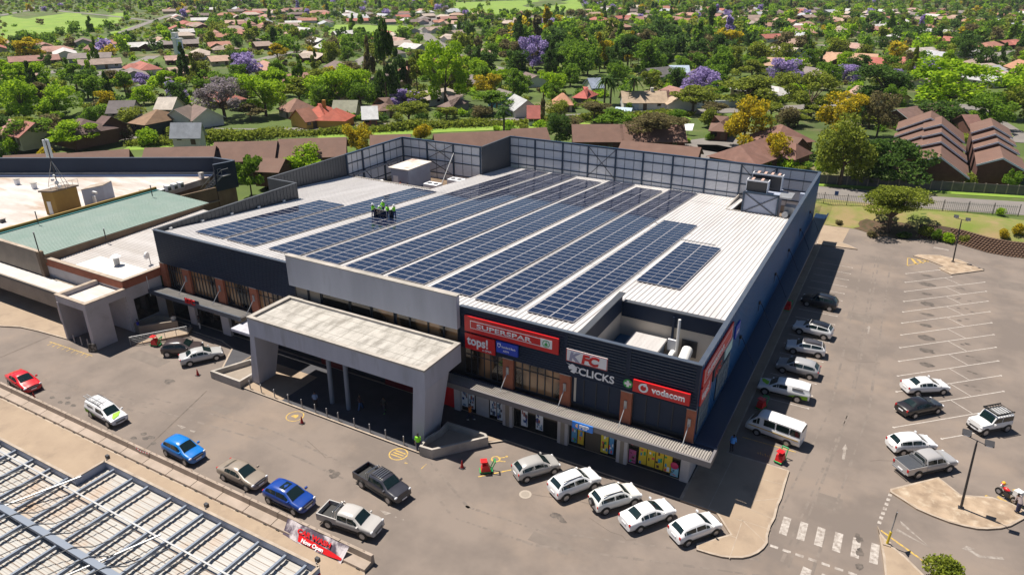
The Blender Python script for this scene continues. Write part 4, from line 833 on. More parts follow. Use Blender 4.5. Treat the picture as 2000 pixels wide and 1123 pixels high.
# ---------------------------------------------------------------- near left roof with steel beams
NR = thing('beamed_roof_building', 'building in the lower left corner with steel beams over a stained sheet roof', 'building', (-45, 15, 0))
ro = [(-110, 20.45), (-47.25, 20.45), (-47.25, 22.7), (-26.1, 22.7), (-26.1, 3), (-110, 3)]
g = ribs(-110, -26.3, 3, 20.3, lambda x, y: 4.4, .42, .03, axis='x'); q = ribs(-47.1, -26.3, 20.3, 22.55, lambda x, y: 4.4, .42, .03, axis='x'); b = len(g.v); g.v += q.v; g.f += [tuple(b+i for i in f) for f in q.f]; g.m += q.m
g.build('roof_sheet', M['beamroof'], NR)
for s0, s1 in (((-110, 20.4), (-47.25, 20.4)), ((-47.25, 20.4), (-47.25, 22.65)), ((-47.25, 22.65), (-26.15, 22.65)), ((-26.15, 22.65), (-26.15, 3))):
    wallseg('parapet', s0, s1, 0, 5.0, .1, M['parapetblue'], NR); wallseg('parapet_coping', s0, s1, 5.0, 5.06, .2, M['kerb'], NR)
g = MB(); g.box(-26.1, -26.03, 20.5, 22.6, 3.6, 4.6); g.build('red_stripe', M['signred'], NR)
for i in range(46):
    y = 3.1+.42*i; g = MB(); g.box(-109.9 if y < 20.3 else -47, -26.4, y-.02, y+.02, 4.432, 4.436); g.build('sheet_joint', cmat('joint_dark', (.2, .14, .1)), NR) if y < 22.4 else None
bx = [-67.3, -65.2, -63.1, -61, -58.9, -56.9, -54.7, -52.4, -50.2, -48.0, -43.9, -42.15, -39.7, -38.1, -36.4, -34.65, -32.9, -31.15, -28.8, -27.1]
beams = [(x, 20.3 if x < -47.3 else 22.5) for x in bx]+[(-46.0, 22.5)]
for x, y1 in beams: g = MB(); g.box(x-.08, x+.08, 4, y1, 4.6, 4.84); g.build('beam', M['beamblue'], NR)
for yy, w_, z in ((16.2, .42, 4.75), (12.4, .16, 4.9), (19.6, .12, 4.9), (8.5, .3, 4.8)): g = MB(); g.box(-109, -26.2, yy-w_/2, yy+w_/2, 4.85, 4.9 if w_ < .2 else 5.05); g.build('main_beam' if w_ > .2 else 'tie_bar', M['beamblue'] if w_ > .2 else M['galv'], NR)
for x, y1 in beams[2::1]:
    g = MB(); g.tube((x+.9, 19.3, 4.95), (x+.1, 16.9, 5.15), .035, n=6); g.tube((x+.1, 16.9, 5.15), (x-1.0, 16.3, 5.12), .035, n=6); g.tube((x-1.0, 16.3, 5.12), (x-3.2, 12.8, 4.4), .035, n=6); g.build('cable', M['charcoal'], NR)
rs = MB()
for (x, y) in ((-41, 12), (-51, 13)): g = MB(); g.tube((x, y, 4.3), (x+4.5, y+7.5, 5.4), .07, n=6); g.build('raking_bar', M['galv'], NR)
for (x, y) in ((-44.8, 21), (-37.2, 19)): g = MB(); g.bar((x, y-3, 4.3), (x, y+1.5, 4.3), .14, .12); g.build('rusty_angle', M['rust'], NR)
for i, x in enumerate((-47.1, -36.35, -26.4)):
    t = thing('roof_floodlight', ['small dark floodlight at the inner parapet corner', 'small dark floodlight half way along the parapet', 'small dark floodlight at the right end of the parapet'][i], 'light', (x, 22.8, 5.05)); g = MB(); g.box(x-.14, x+.14, 22.75, 22.95, 5.15, 5.45); g.build('head', M['darkmetal'], t); g = MB(); g.box(x-.03, x+.03, 22.7, 22.76, 5.0, 5.2); g.build('arm', M['galv'], t)
# ---------------------------------------------------------------- barriers
x = -26.9; k = 0
bl = ['concrete barrier block at the right end of the row, past the banner', 'concrete barrier block behind the right half of the banner', 'concrete barrier block behind the left half of the banner', 'concrete barrier block just left of the banner', 'concrete barrier block beside the dark blue hatchback', 'concrete barrier block beside the beige sedan', 'concrete barrier block between beige sedan and bright blue hatchback', 'concrete barrier block beside the bright blue hatchback', 'concrete barrier block where the striped tape hangs', 'concrete barrier block left of the striped tape', 'concrete barrier block in front of the white canopy pickup', 'concrete barrier block left of the white canopy pickup', 'concrete barrier block between pickup and red sedan', 'concrete barrier block in front of the red sedan', 'concrete barrier block at the left picture edge', 'concrete barrier block left of the picture edge']
while k < 16:
    L_ = 3.0; t = thing('barrier', bl[k], 'barrier', (x-L_/2, 27.6, 0), 0, 'concrete barrier blocks along the lower driveway')
    g = MB(); y0 = 27.15
    prof = [(y0, 0), (y0+1.15, 0), (y0+1.1, .82), (y0+.85, .86), (y0+.78, .38), (y0+.05, .3)]
    n = len(prof); g.v = [(x-.03, p[0], p[1]) for p in prof]+[(x-L_+.03, p[0], p[1]) for p in prof]; g.f = [tuple(range(n)), tuple(range(2*n-1, n-1, -1))]+[(i, n+i, n+(i+1) % n, (i+1) % n) for i in range(n)]; g.m = [0]*len(g.f)
    g.build('block', M['barrier'], t)
    for q in (.6, 2.3): g = MB(); g.box(x-q-.15, x-q+.15, y0-.02, y0+.02, .02, .2); g.build('drain_slot', M['black'], t)
    for q in (.8, 2.2): g = MB(); g.tube((x-q-.08, y0+.97, .85), (x-q-.05, y0+.97, .97), .012, n=4); g.tube((x-q-.05, y0+.97, .97), (x-q+.05, y0+.97, .97), .012, n=4); g.tube((x-q+.05, y0+.97, .97), (x-q+.08, y0+.97, .85), .012, n=4); g.build('lifting_eye', M['rust'], t)
    x -= L_; k += 1
t = thing('banner', 'red and white car wash banner draped over the concrete barrier', 'banner', (-31.8, 27.15, 0)); g = MB()
N_ = 24
for i in range(N_):
    a, b = i/N_, (i+1)/N_; f = lambda u: (-34.7+5.9*u, 27.86+.03*math.sin(u*21), .96+.02*math.sin(u*9)); h = lambda u: (-34.6+5.7*u, 27.0+.04*math.sin(u*17), .0+.14*abs(math.sin(u*7)))
    g.poly([h(a), h(b), f(b), f(a)])
g.build('sheet', mat('banner_print', (.55, .5, .52), .6, var=(.08, .06, .09), vs=.9, det=5, vmix=.9), t)
def onb(u, v): return Vector((-34.65+5.8*u, 26.93+.85*v, .1+.86*v))
g = MB(); g.poly([onb(.28, .12), onb(.78, .1), onb(.78, .42), onb(.25, .52)]); g.poly([onb(.78, .1), onb(.98, .2), onb(.98, .32), onb(.78, .42)]); g.build('red_stripe', M['signred'], t)
lettering('CAR WASH', .46, M['signred'], t, tuple(onb(.22, .56)-t.location+Vector((0, -.04, .03))), rx=R(45), sx=1.35, bold=.02, ext=.004)
lettering('Now Open', .38, M['signwhite'], t, tuple(onb(.33, .17)-t.location+Vector((0, -.04, .03))), rx=R(45), sx=1.2, bold=.015, ext=.004)
t = thing('barrier_tape', 'red and white striped tape hanging along the barrier', 'tape', (-46, 27.9, .8)); g = MB(); 
pts = [at((1140+70*i)/4.68, 700+yy/4.68, .75) for i, yy in enumerate((740, 790, 845, 868, 882, 915))]
for i in range(5):
    for j_ in range(6): a = pts[i].lerp(pts[i+1], j_/6); b = pts[i].lerp(pts[i+1], (j_+1)/6); g.bar(a, b, .02, .07, j_ % 2)
g.build('strip', [M['signwhite'], M['signred']], t)
# ---------------------------------------------------------------- vehicles
SPEC = {  # stations: (x, belt z, top z, half width at belt, half width at top); x forward, 0 = middle of wheelbase
 'hatch': dict(zs=.28, wb=2.5, st=[(-1.93, .55, .6, .74, .6), (-1.9, .86, .92, .78, .66), (-1.8, .98, 1.03, .81, .68), (-1.42, 1.0, 1.40, .83, .6), (-.9, .99, 1.48, .84, .62), (-.1, .97, 1.50, .85, .62), (.35, .95, 1.45, .85, .6), (1.05, .93, .98, .84, .7), (1.55, .86, .91, .82, .66), (1.86, .74, .8, .78, .6), (1.98, .5, .55, .66, .5)], roof=(3, 6), cowl=7, tail=2),
 'sedan': dict(zs=.27, wb=2.65, st=[(-2.22, .5, .55, .72, .6), (-2.18, .85, .9, .78, .66), (-2.05, .95, 1.0, .81, .68), (-1.55, .97, 1.03, .83, .7), (-.95, .97, 1.38, .85, .58), (-.5, .97, 1.43, .86, .6), (.15, .95, 1.42, .86, .6), (1.0, .92, .97, .85, .7), (1.6, .84, .9, .83, .67), (2.0, .72, .78, .78, .6), (2.13, .48, .53, .66, .5)], roof=(4, 6), cowl=7, tail=3),
 'suv': dict(zs=.33, wb=2.65, st=[(-2.02, .6, .66, .78, .66), (-2.0, 1.0, 1.05, .84, .7), (-1.9, 1.1, 1.16, .87, .72), (-1.55, 1.12, 1.56, .89, .66), (-.9, 1.1, 1.64, .9, .68), (0, 1.08, 1.66, .91, .68), (.45, 1.06, 1.6, .91, .66), (1.1, 1.04, 1.1, .9, .74), (1.65, .98, 1.03, .88, .7), (2.08, .84, .9, .83, .64), (2.2, .55, .6, .7, .55)], roof=(3, 6), cowl=7, tail=2),
 'pickup': dict(zs=.42, wb=3.1, st=[(-.78, 1.1, 1.16, .86, .76), (-.72, 1.1, 1.62, .87, .66), (-.2, 1.1, 1.7, .88, .68), (.55, 1.08, 1.68, .88, .68), (.75, 1.08, 1.64, .88, .66), (1.35, 1.06, 1.12, .88, .74), (1.95, 1.02, 1.08, .87, .72), (2.35, .9, .96, .83, .66), (2.48, .55, .6, .74, .58)], roof=(1, 4), cowl=5, tail=0, bed=(-2.6, -.78)),
 'canopy': dict(zs=.42, wb=3.0, st=[(-2.55, .9, .95, .82, .72), (-2.52, 1.1, 1.2, .84, .72), (-2.4, 1.1, 1.62, .84, .7), (-1.5, 1.1, 1.72, .85, .72), (-.45, 1.1, 1.72, .86, .7), (.35, 1.08, 1.64, .86, .66), (.5, 1.08, 1.6, .86, .64), (1.25, 1.0, 1.06, .85, .72), (1.8, .96, 1.02, .83, .7), (2.2, .85, .9, .8, .64), (2.32, .5, .55, .7, .55)], roof=(2, 6), cowl=7, tail=1, sidefrom=4),
 'van': dict(zs=.3, wb=2.6, st=[(-2.35, 1.1, 1.7, .84, .74), (-2.3, 1.15, 1.95, .86, .74), (-2.0, 1.15, 2.02, .86, .75), (-1.0, 1.15, 2.04, .86, .75), (.3, 1.15, 2.04, .86, .75), (1.2, 1.12, 2.0, .86, .73), (1.45, 1.1, 1.92, .86, .7), (2.15, 1.06, 1.12, .84, .7), (2.35, .85, .95, .8, .66), (2.42, .5, .6, .74, .6)], roof=(1, 6), cowl=7, tail=0),
 'jeep': dict(zs=.45, wb=2.3, st=[(-1.6, 1.05, 1.1, .74, .7), (-1.57, 1.05, 1.72, .75, .68), (-.9, 1.05, 1.76, .76, .7), (.1, 1.05, 1.76, .76, .7), (.3, 1.05, 1.72, .76, .68), (.62, 1.05, 1.12, .76, .7), (1.2, 1.04, 1.1, .76, .72), (1.6, 1.0, 1.06, .75, .7), (1.66, .6, .65, .72, .66)], roof=(1, 4), cowl=5, tail=0),
}
def ring(s, zs):
    x, zb, zt, wb, wt = s; zm = (zs+zb)/2
    h = [(0, zs), (wb-.14, zs), (wb-.03, zs+.1), (wb+.025, zm), (wb+.01, zb-.06), (wb-.03, zb+.005), (wt+.03, zt-.1 if zt-zb > .2 else zt-.012), (wt-.09, zt-.015), (wt*.5, zt+.015), (0, zt+.025)]
    return [(x, y, z) for y, z in h]+[(x, -y, z) for y, z in h[-2:0:-1]]
NR_ = 18
def car(kind, col, label, rear_px, front_px, near, cat='car', group='parked vehicles', glass=None, roofcol=None, sc=1., rails=False, spare=False, stripe=None, sunroof=False, rollbar=False, cover=None, rack=None, z=.004, noplate=False, hscale=1.):
    sp = SPEC[kind]; a = rear_px if isinstance(rear_px, Vector) else at(*rear_px); b = front_px if isinstance(front_px, Vector) else at(*front_px)
    d = (b-a); ang = math.atan2(d.y, d.x); d.normalize(); n = Vector((-d.y, d.x, 0)); mid = (a+b)/2
    c = mid+n*(.82*near)*sc                   # near=+1: visible wheels are on the car's right side
    t = thing(cat.replace(' ', '_') if cat != 'car' else 'parked_car', label, cat, (c.x, c.y, z), ang, group); t.scale = (sc, sc, sc*hscale)
    pm = paint(col); st = sp['st']; zs = sp['zs']; R_ = [ring(s, zs) for s in st]; ns = len(st)
    g = MB(); g.v = [p for r_ in R_ for p in r_]
    for i in range(ns-1):
        for j in range(NR_): k = (j+1) % NR_; g.f.append((i*NR_+j, (i+1)*NR_+j, (i+1)*NR_+k, i*NR_+k)); g.m.append(1 if (roofcol and sp['roof'][0] <= i < sp['roof'][1] and 6 <= j <= 11) else 0)
    g.f.append(tuple(range(NR_))); g.m.append(0); g.f.append(tuple((ns-1)*NR_+j for j in range(NR_-1, -1, -1))); g.m.append(0)
    body = g.build('body', [pm, paint(roofcol or col)], t, smooth=True, local=True, ang=42)
    gm = glass or M['carglass']
    def samp(i, j):
        i0 = min(int(i), ns-2); j0 = int(math.floor(j)); fi, fj = i-i0, j-j0; j0 %= NR_; j1 = (j0+1) % NR_
        A, B, C_, D = (Vector(R_[i0][j0]), Vector(R_[i0+1][j0]), Vector(R_[i0+1][j1]), Vector(R_[i0][j1]))
        return A*(1-fi)*(1-fj)+B*fi*(1-fj)+C_*fi*fj+D*(1-fi)*fj
    def pane(name, regs, off=.02):
        q = MB()
        for (i0, i1, j0, j1) in regs:
            I = [i0]+[k for k in range(int(math.floor(i0))+1, int(math.ceil(i1)))]+[i1]; J = [j0]+[k for k in range(int(math.floor(j0))+1, int(math.ceil(j1)))]+[j1]
            b0 = len(q.v)
            for i in I:
                for j in J:
                    p = samp(i, j); e = .02; nn = (samp(min(i+e, i1), j)-samp(max(i-e, i0), j)).cross(samp(i, min(j+e, j1))-samp(i, max(j-e, j0)))
                    nn = nn.normalized() if nn.length > 0 else Vector((0, 0, 1))
                    if nn.dot(p-Vector((p.x*.6, 0, .8))) < 0: nn = -nn
                    q.v.append(tuple(p+nn*off))
            m = len(J)
            for a_ in range(len(I)-1):
                for c_ in range(m-1): q.f.append((b0+a_*m+c_, b0+a_*m+c_+1, b0+(a_+1)*m+c_+1, b0+(a_+1)*m+c_)); q.m.append(0)
        return q.build(name, gm, t, local=True)
    r0, r1 = sp['roof']; cw = sp['cowl']; tl = sp['tail']
    pane('windscreen', [(r1+.06, cw-.04, 6.9, 11.1)], .022); pane('rear_window', [(tl+.12, r0-.08, 7.05, 10.95)] if r0-tl == 1 else [(tl+.1, r0-.05, 7.05, 10.95)], .022)
    for sgn in (0, 1):
        jr = (5.12, 5.86) if sgn == 0 else (12.14, 12.88); s0 = sp.get('sidefrom', r0); m = (s0+r1)/2
        rg = [(s0+.03, m-.04), (m+.04, r1+.0)] if kind != 'van' else [(1.15, 2.6), (2.68, 3.6), (3.68, 4.6), (5.1, 6.0)]
        reg = [(u0, u1, *jr) for u0, u1 in rg]
        reg.append((r1+.05, r1+.5, jr[0] if sgn == 0 else jr[0]+.1, jr[1]-.1 if sgn == 0 else jr[1]))
        if kind in ('hatch', 'suv', 'sedan'): reg.append((r0-.35, r0-.04, jr[0], jr[1]))
        pane('side_window', reg, .016)
    wr = .32 if kind in ('hatch', 'sedan', 'van') else .38
    for sx in (-1, 1):
        for sy in (-1, 1):
            x = sx*sp['wb']/2; w = st[ns//2][3]
            q = MB(); q.prism([(x+(wr+.06)*math.cos(u*math.pi/8), (wr+.0)+(wr+.06)*math.sin(u*math.pi/8)) for u in range(-1, 10)], 0, 1)
            q.v = [(vx, sy*(w-.12+.15*vz), vy) for vx, vy, vz in q.v]; q.build('wheel_arch', M['black'], t, local=True)
            q = MB(); q.tube((x, sy*(w-.18), wr), (x, sy*(w+.055), wr), wr, n=16); wo = q.build('wheel', M['black'], t, local=True)
            q = MB(); q.tube((x, sy*(w+.05), wr), (x, sy*(w+.068), wr), wr*.62, n=12)
            q.build('rim', M['rim'], wo, local=True)
    for sy in (-1, 1):
        e = ns-3 if kind not in ('jeep', 'van') else ns-2; x, zb, zt, wb_, wt_ = st[e]
        q = MB(); q.sphere((st[-2][0]-.02, sy*(wb_-.14), zb-.14), .17, 8, sc=(.6, 1, .55)); q.build('headlight', M['lamp'], t, local=True, smooth=True)
        q = MB(); bx = sp['bed'][0] if 'bed' in sp else st[1][0]; tw = (.76 if 'bed' in sp else st[1][3]-.1); q.box(bx-.03, bx+.08, sy*tw-.08, sy*tw+.08, .74 if 'bed' not in sp else .8, .94 if 'bed' not in sp else 1.05); q.build('tail_light', M['taillamp'], t, local=True)
        q = MB(); mx_ = st[cw][0]-.18; q.box(mx_-.06, mx_+.06, sy*(st[cw][3]+.08)-.1, sy*(st[cw][3]+.08)+.1, 1.0, 1.15); q.build('mirror', pm, t, local=True)
    fx = st[-1][0]
    for sy in (-1, 1):
        w = st[ns//2][3]; q = MB(); q.box(-sp['wb']/2+wr+.08, sp['wb']/2-wr-.08, sy*(w+.012)-.02, sy*(w+.012)+.02, zs, zs+.14); q.build('side_sill', M['black'], t, local=True)
    q = MB(); q.box(fx-.02, fx+.02, -.26, .26, .42, .54); q.build('number_plate', M['signwhite'], t, local=True)
    q = MB(); q.box(fx-.05, fx+.015, -.45, .45, .56, .7); q.build('grille', M['darkmetal'], t, local=True)
    bx = (sp['bed'][0] if 'bed' in sp else st[0][0])
    q = MB(); q.box(bx-.03, bx, -.26, .26, .6, .72); q.build('number_plate', M['signwhite'], t, local=True)
    if 'bed' in sp:
        x0, x1 = sp['bed']; q = MB(); q.box(x0, x1, -.86, -.78, .5, 1.12); q.box(x0, x1, .78, .86, .5, 1.12); q.box(x0, x0+.08, -.78, .78, .5, 1.12); q.box(x0+.08, x1, -.78, .78, .5, .72)
        q.build('load_bed', pm, t, local=True)
        if cover: q = MB(); q.box(x0+.05, x1, -.8, .8, 1.1, 1.16); q.build('bed_cover', cover, t, local=True)
        else: q = MB(); q.box(x0+.09, x1-.02, -.77, .77, .72, .74); q.build('bed_liner', M['black'], t, local=True)
        q = MB(); q.tube((x0-.12, -.7, .55), (x0-.12, .7, .55), .05); q.build('rear_bumper', M['chrome'], t, local=True)
    if rollbar:
        q = MB()
        for o in (0, .25): q.tube((-.95-o, -.75, 1.1), (-.95-o, -.6, 1.66-o*.6), .035); q.tube((-.95-o, .75, 1.1), (-.95-o, .6, 1.66-o*.6), .035); q.tube((-.95-o, -.6, 1.66-o*.6), (-.95-o, .6, 1.66-o*.6), .035)
        q.build('roll_bar', M['chrome'], t, local=True)
    if rails or rack:
        for sy in (-1, 1): q = MB(); zt = st[(r0+r1)//2][2]; q.bar((st[r0][0]+.1, sy*.58, zt+.05), (st[r1][0]-.1, sy*.58, zt+.03), .04, .05); q.build('roof_rail', M['darkmetal'], t, local=True)
    if rack == 'basket':
        q = MB(); zt = 1.9
        for i in range(7): q.bar((-1.45+i*.29, -.68, zt), (-1.45+i*.29, .68, zt), .05, .04)
        for sy in (-1, 1): q.bar((-1.5, sy*.7, zt+.05), (.35, sy*.7, zt+.05), .05, .12)
        q.bar((.35, -.7, zt+.08), (.35, .7, zt+.08), .08, .14); q.build('roof_rack', M['black'], t, local=True)
    if rack == 'ladder':
        q = MB(); zt = 1.86; q.bar((-2.9, -.5, zt), (.1, -.5, zt), .05, .05); q.bar((-2.9, -.15, zt), (.1, -.15, zt), .05, .05)
        for i in range(9): q.bar((-2.8+i*.34, -.5, zt), (-2.8+i*.34, -.15, zt), .04, .04)
        for x in (-2.2, -1.2, -.3): q.bar((x, -.7, zt-.06), (x, .3, zt-.06), .04, .04)
        q.build('ladder', M['galv'], t, local=True)
    if rack == 'bars':
        for i in range(5): q = MB(); q.bar((-.45+i*.22, -.5, 1.78), (-.45+i*.22, .5, 1.78), .06, .05); q.build('roof_bar', M['chrome'], t, local=True)
    if spare: q = MB(); q.tube((-2.08, 0, .95), (-2.26, 0, .95), .34, n=16); w_ = q.build('spare_wheel', M['black'], t, local=True); q = MB(); q.tube((-2.25, 0, .95), (-2.28, 0, .95), .2, n=12); q.build('rim', M['rim'], w_, local=True)
    if sunroof: q = MB(); q.poly([(-.45, -.4, 1.522), (.1, -.4, 1.515), (.1, .4, 1.515), (-.45, .4, 1.522)]); q.build('sunroof', M['carglass'], t, local=True)
    if stripe:
        for sy in (-1, 1):
            q = MB()
            if stripe == 'taxi': q.box(-2.2, 2.1, sy*.895-.006, sy*.895+.006, .86, .95); q.build('side_stripe', cmat('stripe', (.6, .38, .05)), t, local=True)
            else:
                q.poly([(-2.4, sy*.875, .5), (-.4, sy*.89, .5), (-1.2, sy*.89, .8), (-2.4, sy*.875, .92)]); q.build('side_graphic', M['green_g'] if 'green_g' in M else cmat('lime_graphic', (.25, .5, .02)), t, local=True)
                q = MB(); q.box(-1.9, -.9, sy*.80-.01, sy*.80+.01, 1.25, 1.5); q.build('side_panel', cmat('canopy_panel', (.45, .45, .42)), t, local=True)
        if stripe != 'taxi': q = MB(); q.poly([(1.32, -.1, 1.085), (1.85, -.5, 1.04), (2.1, -.5, .99), (1.95, .1, 1.05), (1.5, .55, 1.075), (1.32, .55, 1.085)]); q.build('bonnet_graphic', cmat('lime_graphic', (.25, .5, .02)), t, local=True)
    return t
CZ = lambda x, y: (950+x/4, 850+y/4)
S6 = lambda x, y: (1450+x/3.4036, 500+y/3.4036)
S7 = lambda x, y: (1450+x/3.476, 800+y/3.476)
ML = lambda x, y: (400+x/4.1125, 850+y/4.1125)
ZL = lambda x, y: (x/4.68, 700+y/4.68)
Z1 = lambda x, y: (x/3.744, 500+y/3.744)
white, silver, dark = (.72, .72, .73), (.42, .42, .42), (.02, .02, .025)
car('hatch', (.36, .35, .34), 'silver hatchback, leftmost of the five cars facing the shops', CZ(315, 370), CZ(525, 306), 1)
car('suv', white, 'white SUV with roof rails, second of the five cars facing the shops', CZ(610, 516), CZ(838, 425), 1, rails=True)
car('suv', (.7, .7, .67), 'white compact SUV with a spare wheel on its tailgate', CZ(925, 618), CZ(1148, 548), 1, spare=True, rails=True, sc=.95)
car('sedan', white, 'white sedan between two white cars facing the shops', CZ(1197, 758), CZ(1420, 672), 1)
car('hatch', white, 'white hatchback, rightmost of the five cars facing the shops', CZ(1572, 866), CZ(1782, 785), 1)
car('sedan', silver, 'silver sedan beside the brown SUV near the left shop canopy', Z1(1390, 808), Z1(1590, 762), 1, sc=1.0)
a = at(*Z1(1228, 740)); car('suv', (.06, .045, .045), 'dark brown SUV behind the silver sedan near the left shop canopy', a, a+Vector((2.2, 1.45, 0)), 1, sc=.97)
f = at(*ZL(205, 322)); dr = (at(*ZL(1710, 985))-at(*ZL(1520, 888))).normalized()
car('sedan', (.6, .01, .015), 'bright red sedan by the barrier at the left picture edge', f-Vector((2.55, -.25, 0)), f, -(-1), sc=1.0)
f = at(*ZL(985, 640))+Vector((0, .15, 0)); car('canopy', white, 'white canopy pickup with lime graphics and a ladder on the roof, by the barrier', f-Vector((2.9, -.2, 0)), f, 1, cat='pickup', stripe='g', rack='ladder', sc=.95)
car('hatch', (.005, .17, .55), 'bright blue hatchback parked beside the striped barrier tape', ZL(1520, 888), ZL(1710, 983), 1, hscale=1.08)
car('sedan', (.27, .225, .18), 'beige grey sedan between the two blue hatchbacks', ML(165, 365), ML(335, 445), 1)
car('hatch', (.008, .05, .28), 'dark blue hatchback with a sunroof beside the barrier', ML(515, 545), ML(725, 643), 1, sunroof=True, sc=1.06)
car('pickup', (.45, .43, .41), 'silver double cab pickup parked just right of the banner', ML(1000, 745), ML(1270, 836), 1, cat='pickup', rollbar=True, cover=None, sc=.98)
car('pickup', (.035, .035, .045), 'dark grey double cab pickup driving in the middle of the lane', ML(1265, 420), ML(1480, 550), 1, cat='pickup', rollbar=True, rack='bars', sc=1.0, group=None)
car('suv', (.012, .014, .02), 'black SUV standing alone half in the building shadow', at(*S6(575, 368)), at(*S6(575, 368))+Vector((-2.6, .2, 0)), -1, rails=True)
car('suv', white, 'white SUV with a black roof, beside the shop side wall', S6(535, 560), S6(378, 520), -1, roofcol=(.012, .012, .015))
car('suv', white, 'white SUV with a dark grey roof and roof rails, beside the shop side wall', S6(497, 680), S6(335, 650), -1, roofcol=(.06, .055, .06), rails=True, sc=.95)
car('hatch', (.33, .33, .34), 'silver grey hatchback between white SUV and canopy pickup', S6(438, 822), S6(268, 778), -1, sc=1.07)
car('canopy', white, 'white canopy pickup with lime graphics parked beside the shop side wall', S6(355, 973), S6(150, 922), -1, cat='pickup', stripe='g')
car('van', white, 'white minibus taxi with a yellow side stripe', S7(290, 246), S7(100, 175), -1, cat='minibus', stripe='taxi', sc=1.02)
car('sedan', white, 'white sedan at the top of the occupied angled bays', S6(1165, 930), S6(1320, 922), 1)
car('sedan', (.015, .013, .015), 'black sedan in the angled bays below the white sedan', S6(1140, 1080), S6(1290, 1048), 1)
car('jeep', (.7, .7, .7), 'boxy white off-roader with a black roof rack', S7(1680, 84), S7(1540, 110), 1, cat='car', rack='basket', sc=1.05)
car('hatch', white, 'white hatchback beside the silver grey single pickup', S7(1095, 312), S7(1258, 300), 1)
car('pickup', (.36, .35, .35), 'silver pickup with a black bed cover in the angled bays', S7(1185, 468), S7(1390, 425), 1, cat='pickup', rollbar=True, cover=M['charcoal'])
a = at(2010, 1142); car('sedan', (.3, .33, .38), 'grey blue sedan cut off by the bottom right picture corner', a-Vector((-2.5, -.9, 0)), a, 1, sc=1.0)
# motorcycle
b = z7p(1785, 605); t = thing('motorcycle', 'red delivery motorcycle with a white box, on yellow hatching', 'motorcycle', (b.x, b.y, .15 if 0 else .01), R(140))
def L_(name, g, m, p=t, **k): return g.build(name, m, p, local=True, **k)
for x in (-.62, .62): g = MB(); g.tube((x, -.06, .3), (x, .06, .3), .3, n=16); w_ = L_('wheel', g, M['black']); g = MB(); g.tube((x, -.065, .3), (x, .065, .3), .17, n=12); L_('rim', g, M['rim'], w_)
g = MB(); g.sphere((.15, 0, .82), .26, 10, sc=(1.2, .6, .6)); L_('fuel_tank', g, M['signred'], smooth=True); g = MB(); g.box(-.65, -.05, -.13, .13, .74, .84); L_('seat', g, M['black'])
g = MB(); g.box(-.2, .25, -.13, .13, .3, .68); L_('engine', g, M['darkmetal']); g = MB(); g.tube((.62, 0, .3), (.42, 0, .95), .04); L_('fork', g, M['chrome']); g = MB(); g.tube((.4, -.36, 1.02), (.4, .36, 1.02), .02); L_('handlebar', g, M['darkmetal'])
g = MB(); g.box(-1.0, -.5, -.28, .28, .88, 1.36); L_('delivery_box', g, M['white']); g = MB(); g.sphere((.55, 0, .88), .12, 8); L_('headlight', g, M['lamp'])
t = thing('helmet', 'yellow and red helmet hanging on the red motorcycle', 'helmet', (b.x-.35, b.y+.35, 1.02)); g = MB(); g.sphere((0, 0, .15), .15, 12); g.build('shell', cmat('helmet_yellow', (.7, .4, .03)), t, local=True, smooth=True); g = MB(); g.sphere((-.05, -.05, .13), .13, 10, sc=(1, 1, .5)); g.build('visor', M['signred'], t, local=True)
# ---------------------------------------------------------------- street furniture
for i, xx in enumerate((-52.3, -50.75, -48.95, -47.1, -45.35, -43.65, -42.2, -40.8, -38.9, -37.1, -35.3, -33.3, -31.95)):
    t = thing('bollard', ['steel bollard left of the left portal leg', 'steel bollard in the sun before the left portal leg', 'steel bollard at the edge of the portal shadow', 'first fully shaded bollard under the portal', 'shaded bollard left of the standing guard', 'shaded bollard directly before the standing guard', 'shaded bollard left of the two round columns', 'shaded bollard before the two round columns', 'shaded bollard right of the two round columns', 'shaded bollard in the right half of the portal', 'shaded bollard third from the vest wearer', 'shaded bollard left of the guard in the lime vest', 'steel bollard touching the guard in the lime vest'][i], 'bollard', (xx, 40.12, KH), 0, 'bollards along the portal kerb')
    g = MB(); g.tube((xx, 40.12, KH), (xx, 40.12, KH+.9), .055, n=10); g.build('shaft', M['galv'], t, smooth=True); g = MB(); g.sphere((xx, 40.12, KH+.9), .06, 8); g.build('cap', M['galv'], t)
for i, p in enumerate((A5(715, 970), A5(785, 995), A5(850, 1015))):
    t = thing('bollard', ['left bollard in front of the gate tower', 'middle bollard in front of the gate tower', 'right bollard in front of the gate tower'][i], 'bollard', (p.x, p.y, .02), 0, 'bollards at the gate tower')
    g = MB(); g.tube((p.x, p.y, 0), (p.x, p.y, 1.0), .07, n=10); g.build('shaft', M['plaster'], t, smooth=True); g = MB(); g.sphere((p.x, p.y, 1.0), .08, 8); g.build('cap', M['kerb'], t)
for i, p in enumerate((at(*Z1(1448, 872)), at(480+515/4.68, 640+873/4.68), w6(765, 832), at(*ZL(318, 372)))):
    t = thing('traffic_cone', ['traffic cone in front of the silver sedan on the left', 'traffic cone by the yellow circle before the portal', 'traffic cone left of the red trolley rack', 'red cone top showing behind the barrier by the red sedan'][i], 'cone', (p.x, p.y, .01), 0, 'red traffic cones')
    g = MB(); g.box(p.x-.22, p.x+.22, p.y-.22, p.y+.22, .01, .05); g.build('base', M['darkmetal'], t); g = MB(); g.tube((p.x, p.y, .05), (p.x, p.y, .75), .15, .03, n=12); g.build('cone', cmat('cone_red', (.4, .02, .015)), t, smooth=True)
